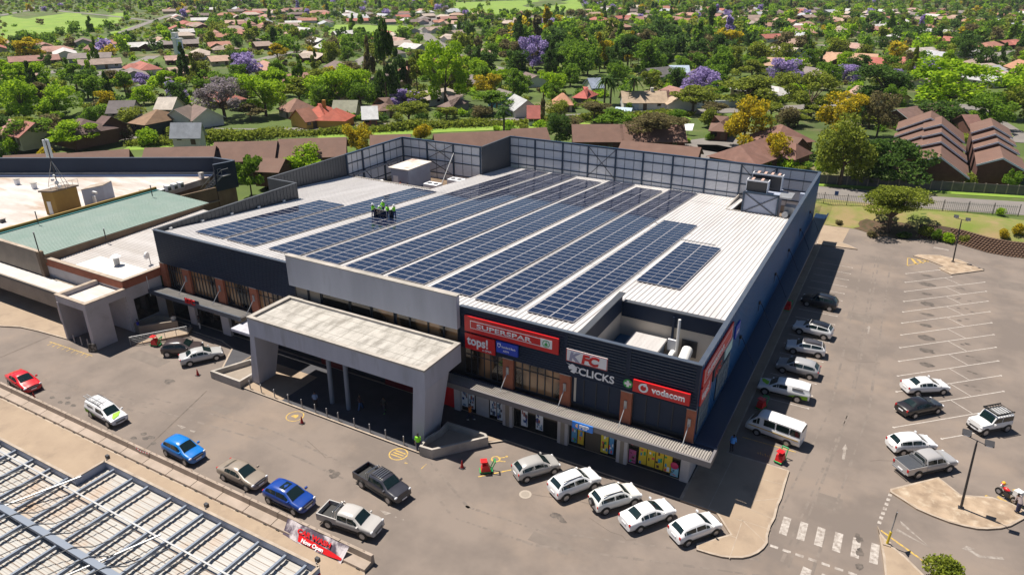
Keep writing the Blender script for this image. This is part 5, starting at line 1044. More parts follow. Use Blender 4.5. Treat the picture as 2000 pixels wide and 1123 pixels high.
def carsheet(p, rz, label):
    t = thing('trolley', label, 'child trolley', (p.x, p.y, .01), rz, 'red child car trolleys')
    g = MB(); g.hexa([(-.5, -.3, .2), (.35, -.3, .2), (.35, .3, .2), (-.5, .3, .2), (-.35, -.28, .75), (.1, -.28, .85), (.1, .28, .85), (-.35, .28, .75)]); g.build('car_body', M['red'], t, local=True)
    g = MB(); g.tube((.1, -.25, .8), (-.1, -.25, 1.15), .03); g.tube((.1, .25, .8), (-.1, .25, 1.15), .03); g.box(-.5, .05, -.28, .28, 1.1, 1.15); g.build('canopy', M['red'], t, local=True)
    g = MB(); g.tube((.35, -.25, .3), (.7, -.25, 1.05), .045); g.tube((.35, .25, .3), (.7, .25, 1.05), .045); g.tube((.7, -.27, 1.05), (.7, .27, 1.05), .06); g.build('handle', M['greenp'], t, local=True)
    g = MB(); g.box(-.6, .5, -.33, .33, .12, .2); g.build('base', M['greenp'], t, local=True)
    for x in (-.4, .4):
        for y in (-.3, .3): g = MB(); g.tube((x, y-.03, .11), (x, y+.03, .11), .11, n=10); g.build('wheel', M['black'], t, local=True)
carsheet(w6(1065, 880), R(35), 'red and green child car trolley in the disabled bay'); carsheet(v4(735, 180), R(75), 'red and green child car trolley by the minibus bay'); carsheet(at(*Z1(1145, 655)), R(20), 'red and green child car trolley beside the brown SUV')
carsheet(at(*S6(300, 360)), R(80), 'red trolley in shade on the side walkway by the black SUV'); carsheet(at(*S6(125, 1010)), R(70), 'red trolley in shade between canopy pickup and minibus')
# planters
def planter(name, label, outer, h, w, fill, m=M['coping'], z0=.02):
    c = sum((Vector((p[0], p[1])) for p in outer), Vector((0, 0)))/len(outer); t = thing(name, label, 'planter', (c.x, c.y, z0)); n = len(outer)
    o = [Vector((p[0], p[1])) for p in outer]; area = sum(o[i-1].x*o[i].y-o[i].x*o[i-1].y for i in range(n)); sg = 1 if area > 0 else -1; ins = []
    for i in range(n):
        d0 = (o[i]-o[i-1]).normalized(); d1 = (o[(i+1) % n]-o[i]).normalized(); n0 = Vector((-d0.y, d0.x))*sg; n1 = Vector((-d1.y, d1.x))*sg
        b_ = (n0+n1); b_ = b_/max(.35, b_.length_squared/2); ins.append(o[i]+b_*w)
    g = MB()
    for i in range(n):
        j = (i+1) % n
        g.poly([(o[i].x, o[i].y, z0), (o[j].x, o[j].y, z0), (o[j].x, o[j].y, h), (o[i].x, o[i].y, h)]); g.poly([(ins[i].x, ins[i].y, fill), (ins[j].x, ins[j].y, fill), (ins[j].x, ins[j].y, h), (ins[i].x, ins[i].y, h)])
        g.poly([(o[i].x, o[i].y, h), (o[j].x, o[j].y, h), (ins[j].x, ins[j].y, h), (ins[i].x, ins[i].y, h)])
    g.build('wall', m, t); g = MB(); g.poly([(p.x, p.y, fill) for p in ins]); g.build('fill', M['paving'] if name == 'ramp_wall' else M['beige'], t); return t
planter('planter', 'angular concrete planter at the foot of the right portal leg', [(-31.35, 39.75), (-30.1, 39.85), (-26.85, 43.75), (-27.3, 44.1), (-31.3, 44.0), (-31.2, 42.6), (-31.6, 41.1)], .95, .22, .3)
planter('planter', 'angular concrete planter left of the left portal leg', [(-57.6, 39.75), (-53.3, 39.75), (-53.3, 42.9), (-55.9, 43.6)], .85, .25, .3)
planter('planter', 'wedge shaped concrete wall beside the dark window, far left', [(-74.0, 42.6), (-72.6, 42.3), (-69.9, 45.4), (-71.3, 45.7), (-73.5, 45.2)], 1.1, .2, .5, m=M['beige'])
t = thing('ramp', 'sloping concrete ramp with a galvanised handrail, left of the brown SUV', 'ramp', (-70, 42.5, 0))
a, b = at(*Z1(958, 655)), at(*Z1(1378, 588)); g = MB(); g.hexa([(a.x, a.y, 0), (b.x, b.y, 0), (b.x-1.0, b.y+1.4, 0), (a.x-1.0, a.y+1.2, 0), (a.x, a.y, .05), (b.x, b.y, .35), (b.x-1.0, b.y+1.4, .35), (a.x-1.0, a.y+1.2, .05)]); g.build('slab', M['paving'], t)
g = MB(); g.tube((a.x, a.y, 1.05), (b.x, b.y, 1.3), .035)
for i in range(6): q = a.lerp(b, i/5); g.tube((q.x, q.y, 0), (q.x, q.y, 1.05+.05*i), .03, n=6)
for h in (.3, .5, .7, .9): g.tube((a.x, a.y, h), (b.x, b.y, h+.25), .012, n=4)
g.build('handrail', M['galv'], t)
t = thing('bin_sign', 'black pavement board leaning at the gate tower', 'board', tuple(A5(870, 1010))); p = A5(880, 1070); g = MB(); g.hexa([(p.x-.5, p.y-.1, .02), (p.x+.3, p.y+.3, .02), (p.x+.3, p.y+.5, .02), (p.x-.5, p.y+.2, .02), (p.x-.5, p.y, 1), (p.x+.3, p.y+.4, 1), (p.x+.3, p.y+.45, 1), (p.x-.5, p.y+.05, 1)]); g.build('board', mat('board_print', (.02, .02, .02), .5, var=(.2, .19, .17), vs=4, vmix=.9), t)
# lamps
def lamp_post(b, h, lean, label):
    t = thing('lamp_post', label, 'lamp post', (b.x, b.y, KH)); top = Vector((b.x+lean[0], b.y+lean[1], h))
    g = MB(); g.tube((b.x, b.y, KH), top, .1, .07, n=10); g.build('pole', M['darkmetal'], t, smooth=True); g = MB(); g.box(b.x-.2, b.x+.2, b.y-.2, b.y+.2, KH, KH+.05); g.build('base_plate', M['darkmetal'], t)
    g = MB(); g.tube(top+Vector((-.75, .45, .25)), top+Vector((.75, -.35, .25)), .035); g.tube(top, top+Vector((0, 0, .3)), .05); g.build('arm', M['darkmetal'], t)
    for s_ in (-1, 1):
        q = top+Vector((.7*s_, -.38*s_+.04, .35)); g = MB(); g.hexa([q+Vector(v) for v in ((-.3, -.25, 0), (.3, -.25, 0), (.3, .2, .2), (-.3, .2, .2), (-.3, -.3, .12), (.3, -.3, .12), (.3, .15, .34), (-.3, .15, .34))]); l_ = g.build('floodlight', M['darkmetal'], t)
        g = MB(); g.box(q.x-.2, q.x+.2, q.y-.3, q.y-.27, q.z+.02, q.z+.1); g.build('lens', M['lamp'], l_)
lamp_post(z7p(1480, 675), 6.2, (-.35, -.3), 'dark twin floodlight mast on the sandy island, lower right'); lamp_post(z8p(1350, 985), 6.2, (-.3, -.2), 'dark twin floodlight mast on the far island by the retaining wall')
b = z7p(978, 920); t = thing('height_post', 'short sign post with a yellow base on the pointed island', 'sign post', (b.x, b.y, KH)); g = MB(); g.tube((b.x, b.y, KH), (b.x+.05, b.y, 1.3), .09, n=10); g.build('yellow_sleeve', cmat('yellow_paint', (.6, .45, .02)), t); g = MB(); g.tube((b.x+.05, b.y, 1.3), (b.x+.1, b.y, 3.1), .045, n=8); g.build('pole', M['galv'], t)
g = MB(); g.box(b.x-.25, b.x+.25, b.y-.25, b.y+.25, KH, KH+.07); g.build('base', M['kerb'], t); g = MB(); v_ = [(b.x-.0, b.y-.4, 3.1), (b.x+.12, b.y+.42, 3.1), (b.x+.06, b.y, 2.4)]; g.poly(v_); g.poly([(x+.03, y, z) for x, y, z in v_]); g.build('yield_sign', M['galv'], t)
b = z8p(885, 745); t = thing('bay_sign', 'small blue and white sign on a thin pole under the thorn tree', 'sign', (b.x, b.y, .5)); g = MB(); g.tube((b.x, b.y, 0), (b.x, b.y, 3), .04, n=6); g.build('pole', M['galv'], t); g = MB(); g.box(b.x-.3, b.x+.3, b.y-.06, b.y-.04, 2.5, 3.1); g.build('plate', M['signblue'], t); g = MB(); g.box(b.x-.3, b.x+.3, b.y-.07, b.y-.05, 2.0, 2.4); g.build('lower_plate', M['signwhite'], t)
b = z8p(490, 545, 2.); t = thing('street_sign', 'blue notice on the palisade fence near the building', 'sign', (b.x, b.y, 2.)); g = MB(); g.box(b.x-.3, b.x+.3, b.y-.12, b.y-.1, 3.2, 4); g.build('plate', cmat('notice', (.05, .12, .35)), t)
# ---------------------------------------------------------------- fences and retaining wall
def fl(px, py, z): return z8p(px, py, z)
t = thing('palisade_fence', 'grey palisade fence along the road on the grass bank', 'fence', tuple(fl(800, 575, 2)), 0)
a, b = fl(350, 545, 2), fl(1830, 645, 2); a = a+(a-b)*.08; L_f = (b-a).length; d = (b-a).normalized(); n = int(L_f/.28)
pal = MB()
for i in range(n): q = a+d*(i*.28); pal.bar((q.x, q.y, gh(q.x, q.y)), (q.x, q.y, gh(q.x, q.y)+1.75), .05, .05)
pal.build('pales', M['galv'], t)['kind'] = 'stuff'
for i in range(10): q = a+d*(L_f*i/9.02); g = MB(); g.bar((q.x, q.y-.05, gh(q.x, q.y)-.2), (q.x, q.y-.05, gh(q.x, q.y)+1.95), .1, .1); g.build('fence_post', M['darkmetal'], t)
for h in (.35, 1.45): g = MB(); g.bar((a.x, a.y+.06, gh(a.x, a.y)+h), (b.x, b.y+.06, gh(b.x, b.y)+h), .04, .06); g.build('rail', M['galv'], t)
t = thing('boundary_wall', 'weathered precast concrete wall behind the road, below the houses', 'wall', tuple(fl(1140, 455, 2)))
a, b = fl(380, 408, 2), fl(1900, 497, 2); a = a+(a-b)*.12; n = 22; d = (b-a)/n
for i in range(n): p, q = a+d*i, a+d*(i+1); g = MB(); g.prism([(p.x, p.y), (q.x, q.y), (q.x, q.y+.1), (p.x, p.y+.1)], 1.9, 3.7); g.build('wall_panel', M['brownwall'] if 0 else cmat('precast', (.13, .12, .11), rough=.9, var=(.09, .085, .075), vs=1), t); g = MB(); g.box(p.x-.1, p.x+.1, p.y-.06, p.y+.16, 1.9, 3.8); g.build('wall_post', M['beige'], t)
t = thing('retaining_wall', 'curved brown wall of stepped concrete planter blocks', 'retaining wall', tuple(z8p(1500, 870)))
base = [z8p(*p) for p in ((1090, 805), (1250, 822), (1400, 850), (1600, 910), (1750, 938), (1900, 955), (2050, 975))]; P0 = []
for p, q in zip(base, base[1:]):
    m = max(1, int((q-p).length/.42)); P0 += [p.lerp(q, i/m) for i in range(m)]
g = MB()
for lv in range(7):
    for i, p in enumerate(P0):
        if (i < 4 and lv > 1) or (i < 10 and lv > 4): continue
        q = P0[min(i+1, len(P0)-1)]; d_ = (q-p).normalized() if i < len(P0)-1 else Vector((1, 0, 0)); o = Vector((0, .28*lv, 0))+(d_*.21 if lv % 2 else Vector()); c = p+o; z = .26*lv
        g.prism([(c.x+.17*math.cos(u), c.y+.17*math.sin(u)) for u in (math.pi, 3.8, 4.71, 5.6, 6.28, 7.6, 8.2)], z, z+.2)
g.build('block_courses', M['retain'], t)['kind'] = 'stuff'
g = MB()
for p, q in zip(base, base[1:]): g.hexa([(p.x, p.y+.05, -.1), (q.x, q.y+.05, -.1), (q.x, q.y+2.1, -.1), (p.x, p.y+2.1, -.1), (p.x, p.y+.15, .0), (q.x, q.y+.15, .0), (q.x, q.y+2.0, 1.75), (p.x, p.y+2.0, 1.75)])
g.build('soil_core', cmat('soil', (.07, .045, .03), rough=.95), t)
# ---------------------------------------------------------------- people
def person(p, z, rz, label, top, legs, pose='stand', hat=None, vest=None, group=None, shoes=(.02, .02, .02), h=1.72, bend=0):
    t = thing('person', label, 'person', (p[0], p[1], z), rz, group); k = h/1.72
    V, E_, Rr, col = [], [], [], []
    def v(x, y, z_, r, par=None, m=0):
        V.append((x*k, y*k, z_*k)); Rr.append(r*k); col.append(m)
        if par is not None: E_.append((par, len(V)-1))
        return len(V)-1
    bx = .35 if bend else 0; bz = -.22 if bend else 0      # x = facing direction
    pel = v(0, 0, .95, .13); wst = v(.01+bx*.3, 0, 1.12, .115, pel); ch = v(bx*.7, 0, 1.3+bz*.4, .14, wst); nk = v(bx, 0, 1.47+bz, .055, ch); 
    hd = v(.01+bx, 0, 1.57+bz, .075, nk); v(.015+bx, 0, 1.66+bz, .078, hd)
    st = dict(stand=(0, 0), walk=(.28, -.28), step=(.12, -.1))[pose]
    for s_, dx in ((1, st[0]), (-1, st[1])):
        hp = v(dx*.15, .09*s_, .88, .095, pel); kn = v(dx*.6+.02, .1*s_, .5, .065, hp); an = v(dx, .1*s_, .09, .045, kn); v(dx+.14, .11*s_, .04, .04, an)
        ax = bx*.8; sh = v(ax, .17*s_, 1.4+bz*.7, .06, ch)
        if pose == 'carry' or hat: el = v(ax+.12, .24*s_, 1.16+bz*.7, .045, sh); wr_ = v(ax+.34, .2*s_, 1.02+bz*.7, .032, el)
        else: el = v(ax-.02-dx*.3, .23*s_, 1.14+bz*.7, .045, sh); wr_ = v(ax+.1-dx*.5, .24*s_, .9+bz*.7, .032, el)
        w = V[wr_]; hx, hy, hz_ = w[0]/k, w[1]/k, w[2]/k; dd = Vector((.5, 0, -.8)).normalized() if not hat else Vector((1, 0, -.2)).normalized()
        pm_ = v(hx+dd.x*.06, hy, hz_+dd.z*.06, .028, wr_)
        for f, (oy, l_) in enumerate(((-.03, .065), (-.01, .075), (.01, .07), (.03, .055))):
            a = v(hx+dd.x*.1, hy+oy, hz_+dd.z*.1, .009, pm_); v(hx+dd.x*(.1+l_)+.01, hy+oy, hz_+dd.z*(.1+l_), .008, a)
        v(hx+dd.x*.07+.03, hy-.04*s_, hz_+dd.z*.07, .01, pm_)
    me = bpy.data.meshes.new('body'); me.from_pydata(V, E_, []); o = bpy.data.objects.new('body', me); COL.objects.link(o); o.parent = t
    sk = o.modifiers.new('skin', 'SKIN'); sk.use_smooth_shade = True
    me_sv = me.skin_vertices if me.skin_vertices else None
    if not me.skin_vertices: me.attributes  # layer comes with the modifier
    if me.skin_vertices:
        for i, d_ in enumerate(me.skin_vertices[0].data): d_.radius = (Rr[i], Rr[i]); d_.use_root = (i == 0)
    sb = o.modifiers.new('sub', 'SUBSURF'); sb.levels = 1; sb.render_levels = 1
    mt = cmat('figure', top); o.data.materials.append(M['skin'])
    # clothing: jacket and trousers as close-fitting shells
    def limb(name, chain, m, n=10):
        g = MB()
        for (a, ra), (b, rb) in zip(chain, chain[1:]): g.tube(Vector(a)*k, Vector(b)*k, ra*k, rb*k, n=n)
        g.build(name, m, t, local=True, smooth=True, ang=80)
    c_ = V
    def A(i): return Vector(c_[i])/k
    g = MB(); n = 12; levels = [(A(0)+Vector((0, 0, -.04)), .15, .19), (A(1), .13, .165), (A(2), .155, .2), (A(2)+Vector((bx*.2, 0, .1)), .13, .21), (A(3)+Vector((0, 0, -.02)), .065, .08)]
    for (q, rx, ry) in levels:
        for i in range(n): u = 6.2832*i/n; g.v.append(((q.x+rx*math.cos(u))*k, (q.y+ry*math.sin(u))*k, q.z*k))
    for l in range(4):
        for i in range(n): j = (i+1) % n; g.f.append((l*n+i, l*n+j, l*n+n+j, l*n+n+i)); g.m.append(0)
    g.f.append(tuple(range(4*n, 5*n))); g.m.append(0)
    g.build('shirt', vest or mt, t, local=True, smooth=True, ang=80)
    NV = 0; base = 6
    for s_ in (0, 1):
        b = base+s_*(4+3+1+8+1); hp, kn, an, ft, sh, el, wr_ = range(b, b+7)
        limb('trouser_leg', [(A(hp), .115), (A(kn), .085), (A(an)+Vector((0, 0, .03)), .075)], cmat('figure', legs)); limb('sleeve', [(A(sh), .075), (A(el), .06), (A(wr_)*.4+A(el)*.6, .055)], vest or mt)
        g = MB(); f_ = A(an); g.sphere(((f_.x+.07)*k, f_.y*k, .05*k), .09*k, 8, sc=(1.5, .6, .6)); g.build('shoe', cmat('figure', shoes), t, local=True, smooth=True)
    H = A(5)
    if hat: g = MB(); g.sphere(((H.x)*k, 0, (H.z+.03)*k), .125*k, 12, sc=(1.1, 1, .85)); g.prism(disc((H.x*k+.03, 0), .15*k, 14), (H.z+.0)*k, (H.z+.02)*k); g.build('hard_hat', hat, t, local=True, smooth=True)
    else: g = MB(); g.sphere(((H.x-.015)*k, 0, (H.z+.02)*k), .095*k, 10, sc=(1.05, 1, .9)); g.build('hair', cmat('figure', (.01, .008, .007)), t, local=True, smooth=True)
    g = MB(); g.sphere(((H.x+.085)*k, .03*k, (H.z-.03)*k), .013*k, 6); g.sphere(((H.x+.085)*k, -.03*k, (H.z-.03)*k), .013*k, 6); g.sphere(((H.x+.095)*k, 0, (H.z-.055)*k), .016*k, 6); g.box((H.x+.07)*k, (H.x+.085)*k, -.025*k, .025*k, (H.z-.1)*k, (H.z-.09)*k); g.build('face', cmat('figure', (.03, .015, .01)), t, local=True)
    return t
blue = (.01, .03, .15)
RW = lambda x, y: (660+x/8.333, 360+y/8.333)
def onroof(px, py, dz=.2):
    z = 9.3
    for _ in range(8): p = at(px, py, z); z = rz_(p.x, p.y)+dz
    return p
gw = 'workers in lime shirts on the solar roof'
W_ = [((575, 525), 0., 'worker in lime shirt at the left end of the lifted solar panel'), ((745, 470), -1.3, 'worker in lime shirt standing behind, tallest in view'), ((712, 520), -1.5, 'worker in lime shirt bending over the middle of the panel'), ((815, 545), -1.6, 'worker in lime shirt bareheaded between the two panels'), ((925, 545), 3.0, 'worker in lime shirt at the right end with dark trousers')]
for i, (q, rz0, lb) in enumerate(W_):
    p = onroof(*RW(*q)); person(p, p.z-.0, rz0, lb, (.25, .75, .03), blue, pose='step', hat=M['hat'] if i != 3 else None, vest=M['lime'], group=gw, bend=i == 2)
for (qa, qb, lb) in (((583, 520), (803, 570), 'loose solar panel held upright by the workers'), ((838, 560), (900, 545), 'second loose solar panel carried behind the first')):
    a, b = onroof(*RW(*qa), .15), onroof(*RW(*qb), .15); d = (b-a); d.z = 0; t = thing('held_solar_panel', lb, 'solar panel', tuple((a+b)/2), 0)
    g = MB(); nn = Vector((-d.y, d.x, 0)).normalized()*.02; g.hexa([a-nn, b-nn, b+nn, a+nn]+[q+Vector((0, 0, 1.12)) for q in (a-nn, b-nn, b+nn, a+nn)]); g.build('frame', M['panelframe'], t)
    g = MB()
    for (u0, u1) in ((.03, .49), (.51, .97)):
        P4 = [a+d*u0-nn*1.3, a+d*u1-nn*1.3]; g.poly([P4[0]+Vector((0, 0, .05)), P4[1]+Vector((0, 0, .05)), P4[1]+Vector((0, 0, 1.07)), P4[0]+Vector((0, 0, 1.07))])
    g.build('cell_face', M['cell'], t)
person(w6(235, 632), KH, -1.2, 'guard in a lime vest and dark cap beside the right portal leg', (.02, .03, .08), (.02, .03, .08), vest=M['lime'])
person(w6(865, 262), KH, .3, 'person in an orange and yellow top striding past the shop posters', (.6, .16, .02), (.02, .02, .05), pose='walk', shoes=(.7, .7, .7))
K_ = lambda x, y: at(480+x/4.68, 640+y/4.68)
person(K_(645, 735), KH, 2.2, 'dark clothed guard in a pale blue shirt in the portal shade', (.12, .2, .35), (.01, .01, .02))
person(K_(1052, 762), KH, 1.2, 'person in blue jeans in the portal shade, right of the columns', (.02, .01, .015), (.03, .08, .2), pose='walk')
person(K_(1268, 785), KH, 1.8, 'person with lime green shoes in the portal shade', (.03, .03, .03), (.03, .03, .04), pose='walk', shoes=(.1, .6, .1))
KK = lambda x, y: at(260+x/5.613, 480+y/5.613)
person(KK(740, 925), KH, .8, 'person in a grey top and white shorts under the left canopy', (.1, .09, .1), (.55, .55, .55))
person(KK(465, 905), KH, -.4, 'person in a pale shirt and red cap by the wedge shaped wall', (.6, .6, .55), (.15, .2, .3))
person(KK(75, 955), .02, .9, 'person in a dark blue top at the foot of the pale wall', (.02, .03, .4), (.02, .02, .06))
person(at(1428, 884), KH, 1.6, 'person in a light blue shirt on the shaded side walkway', (.1, .35, .8), (.02, .02, .04), bend=True)
person(z7p(1862, 706), .15, 2.2, 'man in a striped shirt and jeans leaning beside the motorcycle', (.35, .28, .27), (.03, .035, .09), bend=True)
p = at(*(650+1300/7.488, 250+835/7.488), 4.7); person((-70.6, 91.0), 4.6, 0, 'worker in dark clothes beside the white plant room', (.05, .05, .08), (.08, .03, .02)); person((-72.3, 91.4), 4.6, 1, 'worker in a red shirt at the corner of the plant room', (.4, .05, .03), (.05, .05, .06), group=None)
t = thing('manhole_cover', 'round pale manhole cover behind the silver hatchback', 'manhole cover', tuple(at(1026, 965))); c = at(1026, 965); g = MB(); g.prism(disc(c, .5, 24), .0, .009); g.build('ring', cmat('manhole', (.34, .29, .24)), t); g = MB(); g.prism(disc(c, .34, 20), .009, .014); g.build('lid', cmat('manhole', (.27, .23, .19)), t)
# ---------------------------------------------------------------- houses
def roofmat(c): return cmat('roof_tile', c, rough=.85, var=tuple(q*.72 for q in c), vs=.7, det=6, dirt=(tuple(q*1.25+.02 for q in c), .6), ds=.4)
def wallmat(c): return cmat('house_wall', c, rough=.9, var=tuple(q*.85 for q in c), vs=.5)
def gable(x, y, z, L, Wd, rz, eave, ridge, rc, wc, label, name='house', group=None, hip=0., win=True, ov=.5, chim=False, fascia=None, cat='house', wing=None):
    t = thing(name, label, cat, (x, y, z), rz, group)
    def blk(x0, x1, w, e, r, cx=0, cy=0, turn=False):
        def T(px, py, pz): return (cx+py, cy+px, pz) if turn else (cx+px, cy+py, pz)
        g = MB(); P4 = [T(x0, -w, 0), T(x1, -w, 0), T(x1, w, 0), T(x0, w, 0)]
        g.hexa([(p[0], p[1], -1.2) for p in P4]+[(p[0], p[1], e) for p in P4])
        if hip < .1:
            for xx in (x0, x1): g.poly([T(xx, -w, e), T(xx, w, e), T(xx, 0, r-.1)])
        wl_ = g.build('wall', wc, t, local=True)
        g = MB(); h = hip*w; sl = (r-e)/w; eo = e-ov*sl
        A_, B_, C_, D_ = T(x0-ov, -w-ov, eo), T(x1+ov, -w-ov, eo), T(x1+ov, w+ov, eo), T(x0-ov, w+ov, eo); R0, R1 = T(x0-ov+h, 0, r), T(x1+ov-h, 0, r)
        g.poly([A_, B_, R1, R0]); g.poly([C_, D_, R0, R1])
        if hip >= .1: g.poly([B_, C_, R1]); g.poly([D_, A_, R0])
        up = .14; dn = lambda p: (p[0], p[1], p[2]-up)
        for a, b in ((A_, B_), (C_, D_)): g.poly([dn(a), dn(b), b, a])
        if hip < .1:
            for a, b in ((A_, R0), (R0, D_), (B_, R1), (R1, C_)): g.poly([dn(a), dn(b), b, a], 1)
            g.poly([dn(A_), dn(R0), dn(R1), dn(B_)]); g.poly([dn(C_), dn(R1), dn(R0), dn(D_)])
        rf = g.build('roof', [rc, fascia or rc], t, local=True)
        return wl_, rf
    wl_, rf = blk(-L/2, L/2, Wd/2, eave, ridge)
    if wing: blk(-wing[0], wing[0], wing[1], eave, ridge-.3, cx=wing[2], cy=-Wd/2, turn=True)
    if win:
        n = max(2, int(L/3.5))
        for sy in (-1, 1):
            for i in range(n):
                xx = -L/2+L*(i+.5)/n; g = MB(); zz = (0, 2.1) if i == n//2 else (1.0, 2.1); g.box(xx-.55, xx+.55, sy*(Wd/2+.02)-.03, sy*(Wd/2+.02)+.03, zz[0], min(zz[1], eave-.25)); g.build('window' if i != n//2 else 'door', M['glass'] if i != n//2 else M['bark'], t, local=True)
    if chim: g = MB(); g.box(L*.2-.4, L*.2+.4, -.4, .4, eave, ridge+.9); g.build('chimney', wc, rf, local=True)
    return t
def ridge_house(pa, pb, Wd, eave, ridge, rc, wc, label, zg=2, **k):  # ridge ends given in the photo
    a, b = at(*pa, zg+ridge), at(*pb, zg+ridge); d = b-a
    return gable((a.x+b.x)/2, (a.y+b.y)/2, zg, d.length-.6, Wd, math.atan2(d.y, d.x), eave, ridge, rc, wc, label, **k)
TB, WB = M['tile_brown'], M['wallbrown']; gt = 'long brown tiled terraces behind the shopping centre'
for (pa, pb, lb) in (((8, 304), (128, 298), 'brown terrace roof at the far left behind the antenna mast'), ((128, 300), (250, 291), 'brown terrace roof right of the antenna panels'), ((284, 289), (420, 285), 'brown terrace roof above the green tree at the roof stair'), ((420, 278), (540, 275), 'brown terrace roof left of the lime tree'), ((545, 272), (675, 268), 'brown terrace roof left of the yellow tree'),
                     ((724, 264), (800, 262), 'short visible brown terrace roof right of the yellow tree'), ((848, 262), (1000, 255), 'brown terrace roof right of the small yellow tree'), ((1000, 252), (1066, 249), 'brown terrace roof left of the dark green tree'), ((1118, 243), (1214, 243), 'brown terrace with a gabled brick end, centre right')):
    ridge_house(pa, pb, 9, 2.6, 5.2, TB, WB, lb, name='terrace_house', group=gt)
ridge_house((1212, 243), (1335, 243), 9, 2.6, 5.2, TB, WB, 'brown terrace partly hidden by the grey green acacia', name='terrace_house', group=gt)
ridge_house((1216, 275), (1368, 288), 8, 2.6, 4.6, TB, WB, 'brown roof just above the light screen wall', name='terrace_house', group=gt)
ridge_house((505, 308), (556, 310), 6, 2.0, 3.6, TB, WB, 'brown roof at the left behind the stepped parapet', name='terrace_house', group=gt)
ridge_house((1390, 226), (1428, 228), 9, 2.6, 5, TB, WB, 'hipped brown house left of the large yellow tree', hip=.9, name='house')
ridge_house((1500, 236), (1556, 252), 10, 2.8, 5.6, roofmat((.2, .1, .075)), WB, 'red brown hipped house right of the large yellow tree', hip=.9)
ridge_house((1432, 289), (1530, 258), 10, 2.6, 4.9, roofmat((.2, .1, .075)), WB, 'low brown house in front of the large yellow tree', hip=.6, wing=(3, 3.5, 3))
ridge_house((1520, 262), (1566, 270), 9, 2.6, 5.2, TB, WB, 'brown roof corner above the screen wall end')
fb = M['fascia_blue']; gu = 'stepped brown gabled units on the right'
def unit(xl, xa, xr, y0, dep, zl_, zr_, label, up=0):
    t = thing('gabled_unit', label, 'house', ((xl+xr)/2, y0+dep/2, 2), 0, gu); za = 7.2+up; zl_ += up; zr_ += up
    g = MB(); P5 = [(xl+.4, 1.5), (xr-.4, 1.5), (xr-.4, zr_-.1), (xa, za-.15), (xl+.4, zl_-.1)]; n = 5
    g.v = [(p[0], y0+.3, p[1]) for p in P5]+[(p[0], y0+dep, p[1]) for p in P5]; g.f = [tuple(range(n)), tuple(range(2*n-1, n-1, -1))]+[(i, n+i, n+(i+1) % n, (i+1) % n) for i in range(n)]; g.m = [0]*len(g.f); g.build('wall', WB, t)
    g = MB()
    for (x0, z0, x1, z1) in ((xl, zl_, xa, za), (xa, za, xr, zr_)): g.hexa([(x0, y0, z0), (x1, y0, z1), (x1, y0+dep, z1), (x0, y0+dep, z0), (x0, y0, z0+.16), (x1, y0, z1+.16), (x1, y0+dep, z1+.16), (x0, y0+dep, z0+.16)])
    rf = g.build('roof', TB, t); g = MB()
    for (x0, z0, x1, z1) in ((xl, zl_, xa, za), (xa, za, xr, zr_)): g.hexa([(x0, y0-.06, z0-.12), (x1, y0-.06, z1-.12), (x1, y0, z1-.12), (x0, y0, z0-.12), (x0, y0-.06, z0+.2), (x1, y0-.06, z1+.2), (x1, y0, z1+.2), (x0, y0, z0+.2)])
    g.build('fascia_board', fb, rf)
def stepunits(xl, xa, xr, ys, el, er, lbs, col):
    n = len(ys)
    for i, y in enumerate(ys):
        up = .75*(n-1-i); f = (38-7.2-up)/(38-7.2); yy = y*f; nxt = ys[i-1]*(38-7.2-up-.75)/(38-7.2) if i else yy+10; unit(xl*f, xa*f, xr*f, yy, nxt-yy-.02, el, er, col+' column of brown gabled units, %s from the back' % lbs[i], up)
stepunits(-2.7, 3.8, 5.9, (190, 181, 171, 161), 4.1, 6.2, ('first', 'second', 'third', 'fourth'), 'left')
stepunits(2.6, 6.0, 11.2, (183, 173, 163, 148.6), 6.0, 3.9, ('first', 'second', 'third', 'frontmost'), 'middle')
stepunits(12.0, 15.8, 19.9, (186, 176.6, 168, 153), 5.5, 5.2, ('first', 'second', 'third', 'frontmost'), 'right')
ridge_house((1752, 214), (1838, 198), 9, 2.6, 5, roofmat((.2, .12, .1)), WB, 'brown roof with pale edge behind the stepped units', fascia=fb); ridge_house((1838, 198), (1878, 212), 9, 2.6, 5, roofmat((.2, .12, .1)), WB, 'brown roof wing turning right behind the stepped units', fascia=fb)
ridge_house((1880, 224), (1908, 224), 8, 2.6, 4.8, roofmat((.2, .1, .08)), WB, 'small red brown roof between the stepped unit columns')
TC, RD, PK, GY, TN, LG, BR, WH = (.40, .16, .085), (.42, .1, .06), (.4, .2, .17), (.2, .17, .15), (.38, .27, .19), (.42, .42, .43), (.17, .1, .075), (.62, .62, .62)
CW, YW, BW, WW, GW_ = wallmat((.5, .42, .3)), wallmat((.5, .3, .06)), WB, wallmat((.65, .62, .58)), wallmat((.3, .3, .3))
